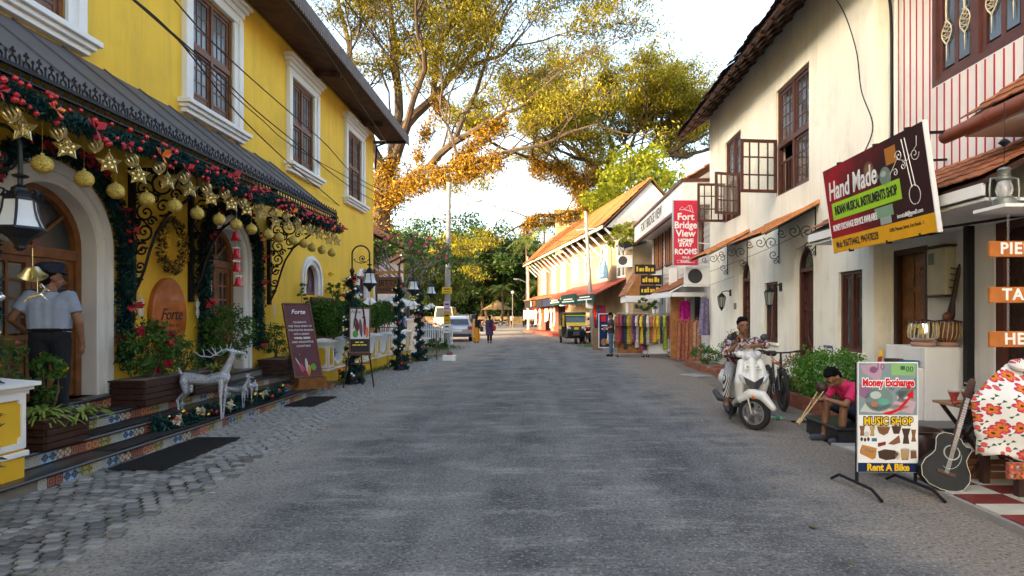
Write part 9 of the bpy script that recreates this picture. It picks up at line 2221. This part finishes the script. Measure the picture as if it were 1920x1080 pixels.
def broad_tree(name, label, x, y, h, r, m, n_=70, per=60, leaf=.34, trunk=.3, squash=.75, group=None, low=.35):
 o = thing(name, label, 'tree', (x, y, 0), 0, group); mb = MB(); mb.tube([(0, 0, 0), (RN.uniform(-.3, .3), 0, h*.3), (RN.uniform(-.4, .4), 0, h*.62)], [trunk, trunk*.8, trunk*.4], 8); cs = ball_pts((0, 0, h*(low + (1-low)/2)), (r, r, h*(1-low)/2), n_, .45)
 for q in cs[::4]: mb.tube([(0, 0, h*.35 + RN.uniform(0, h*.15)), (q[0]*.4, q[1]*.4, q[2]*.7 + h*.1), tuple(q)], [trunk*.35, trunk*.2, .03], 5, cap=False)
 mb.build('trunk', m_bark, o, smooth=True, fixn=False)
 pts = np.concatenate([ball_pts(q, np.array([r*.26, r*.26, r*.26*squash])*NPR.uniform(.6, 1.25), per, .25) for q in cs]); lstuff('crown', pts, leaf, m, o, up=.45, aspect=.55)['kind'] = 'stuff'
 return o
m_peepal = leafmat('bright yellow-green leaves', (.20, .26, .02), (.42, .42, .04), .5)
q = P(1195, 345, 48); broad_tree('peepal_tree', 'bright yellow-green leafy tree behind the tiled roof', q.x, 49, 15.6, 4.1, m_peepal, 110, 95, .34, .35, .9, low=.42)
q = P(1150, 430, 30.2); bush('climbing_plant', 'leafy creeper hanging off the eave between homestay and tiled house', (4.0, 30.3, 4.7), (.9, .5, .75), 700, .20, m_peepal, 4)
bush('shrub', 'leafy potted creeper on top of the clothes stall', (4.0, 23.6, 1.75), (.65, .3, .22), 420, .11, m_green, 4)
m_f1, m_f2, m_f3 = leafmat('deep green forest leaves', (.014, .040, .009), (.050, .10, .020), .25), leafmat('mid green forest leaves', (.022, .060, .011), (.085, .14, .022), .3), leafmat('feathery pale leaves', (.04, .08, .015), (.13, .17, .03), .35)
FT_ = [(-28, 96, 17, 8, 0, 'dense dark tree left of the far wood, behind the garden house'), (-20.5, 80, 13, 5.5, 2, 'feathery pale tree standing behind the utility pole'), (-16, 104, 19, 8.5, 0, 'broad dark tree at the heart of the far wood'), (-10.5, 100, 15.5, 6.5, 1, 'mid green tree over the thatched shelter'), (-5.5, 106, 16, 7, 0, 'dark tree behind the far motorcycles'), (0.5, 104, 13, 6, 1, 'mid green tree behind the red-roofed kiosk'), (-13, 74, 10.5, 4.6, 2, 'pale feathery tree over the cream van'), (-24, 64, 12.5, 5.2, 1, 'mid green tree beyond the picket fence'), (6, 108, 15, 6.5, 0, 'dark tree behind the corner pole'), (-34, 84, 18, 8, 0, 'dark tree at the left edge of the far wood'), (-11, 118, 20, 9, 0, 'tall dark tree at the back of the far wood'), (-1, 125, 17, 9, 0, 'tall dark tree far behind the kiosk'), (-24, 118, 20, 10, 0, 'tall dark tree far behind the garden house')]
for x, y, h, r, k, lab in FT_: broad_tree('wood_tree', lab, x, y, h, r, (m_f1, m_f2, m_f3)[k], 120, 80, .58 if y > 90 else .42, .35, .7, 'trees of the far wood', .12 if k == 0 else .28)
pts = np.concatenate([ball_pts((x, 100 + RN.uniform(-1, 3), 2.2), (2.8, 1.5, 2.9), 800, .2) for x in range(-42, 14, 3)])
pts = np.concatenate([pts] + [ball_pts((x, 132, 5), (4, 1.5, 6), 420, .1) for x in range(-56, 24, 5)])
tag(lstuff('undergrowth', pts, .6, m_f1), 'dark undergrowth beneath the far wood', 'undergrowth', kind='stuff')
def palm(label, x, y, h, m, n_=18, L=3.6):
 o = thing('palm_tree', label, 'tree', (x, y, 0)); mb = MB(); mb.tube([(0, 0, 0), (.25, 0, h*.5), (.15, 0, h)], [.24, .17, .14], 8); mb.build('trunk', m_bark, o, smooth=True); mb = MB()
 for k in range(n_):
  a_ = k*2.4; e = RN.uniform(-.3, 1.15); d = V((math.cos(a_), math.sin(a_), 0)); s = V((-d.y, d.x, 0)); l = L*RN.uniform(.8, 1.1); pr = None
  for i in range(13):
   t = i/12; q = V((.15, 0, h)) + d*l*t*math.cos(e*.8) + V((0, 0, l*(t*math.sin(e) - .75*t*t)))
   if pr is not None:
    mb.add([pr - s*.02, pr + s*.02, q + s*.015, q - s*.015], [(0, 1, 2, 3)]); w_ = .75*math.sin(PI*min(1, t*.9 + .08)) + .1
    for sg in (-1, 1): mb.add([pr, q, q + s*sg*w_ + d*.25 - V((0, 0, .30*w_ + .1)), ], [(0, 1, 2)])
   pr = q
 mb.build('crown', m, o, fixn=False)['kind'] = 'stuff'
m_palm = leafmat('palm fronds', (.06, .10, .02), (.20, .22, .04), .4)
q = P(1018, 425, 84); palm('coconut palm rising over the corner of the tiled house', q.x, 84, q.z, m_palm, 20, 4.2); q = P(985, 452, 92); palm('smaller palm left of the coconut palm', q.x, 92, q.z, m_palm, 16, 3.6); q = P(940, 560, 92); palm('drooping areca palm before the far wood', q.x, 92, 5.5, m_palm, 16, 3.4); q = P(1000, 540, 90); palm('low palm beside the red-roofed kiosk', q.x + .5, 96, 6.5, m_palm, 16, 3.4)
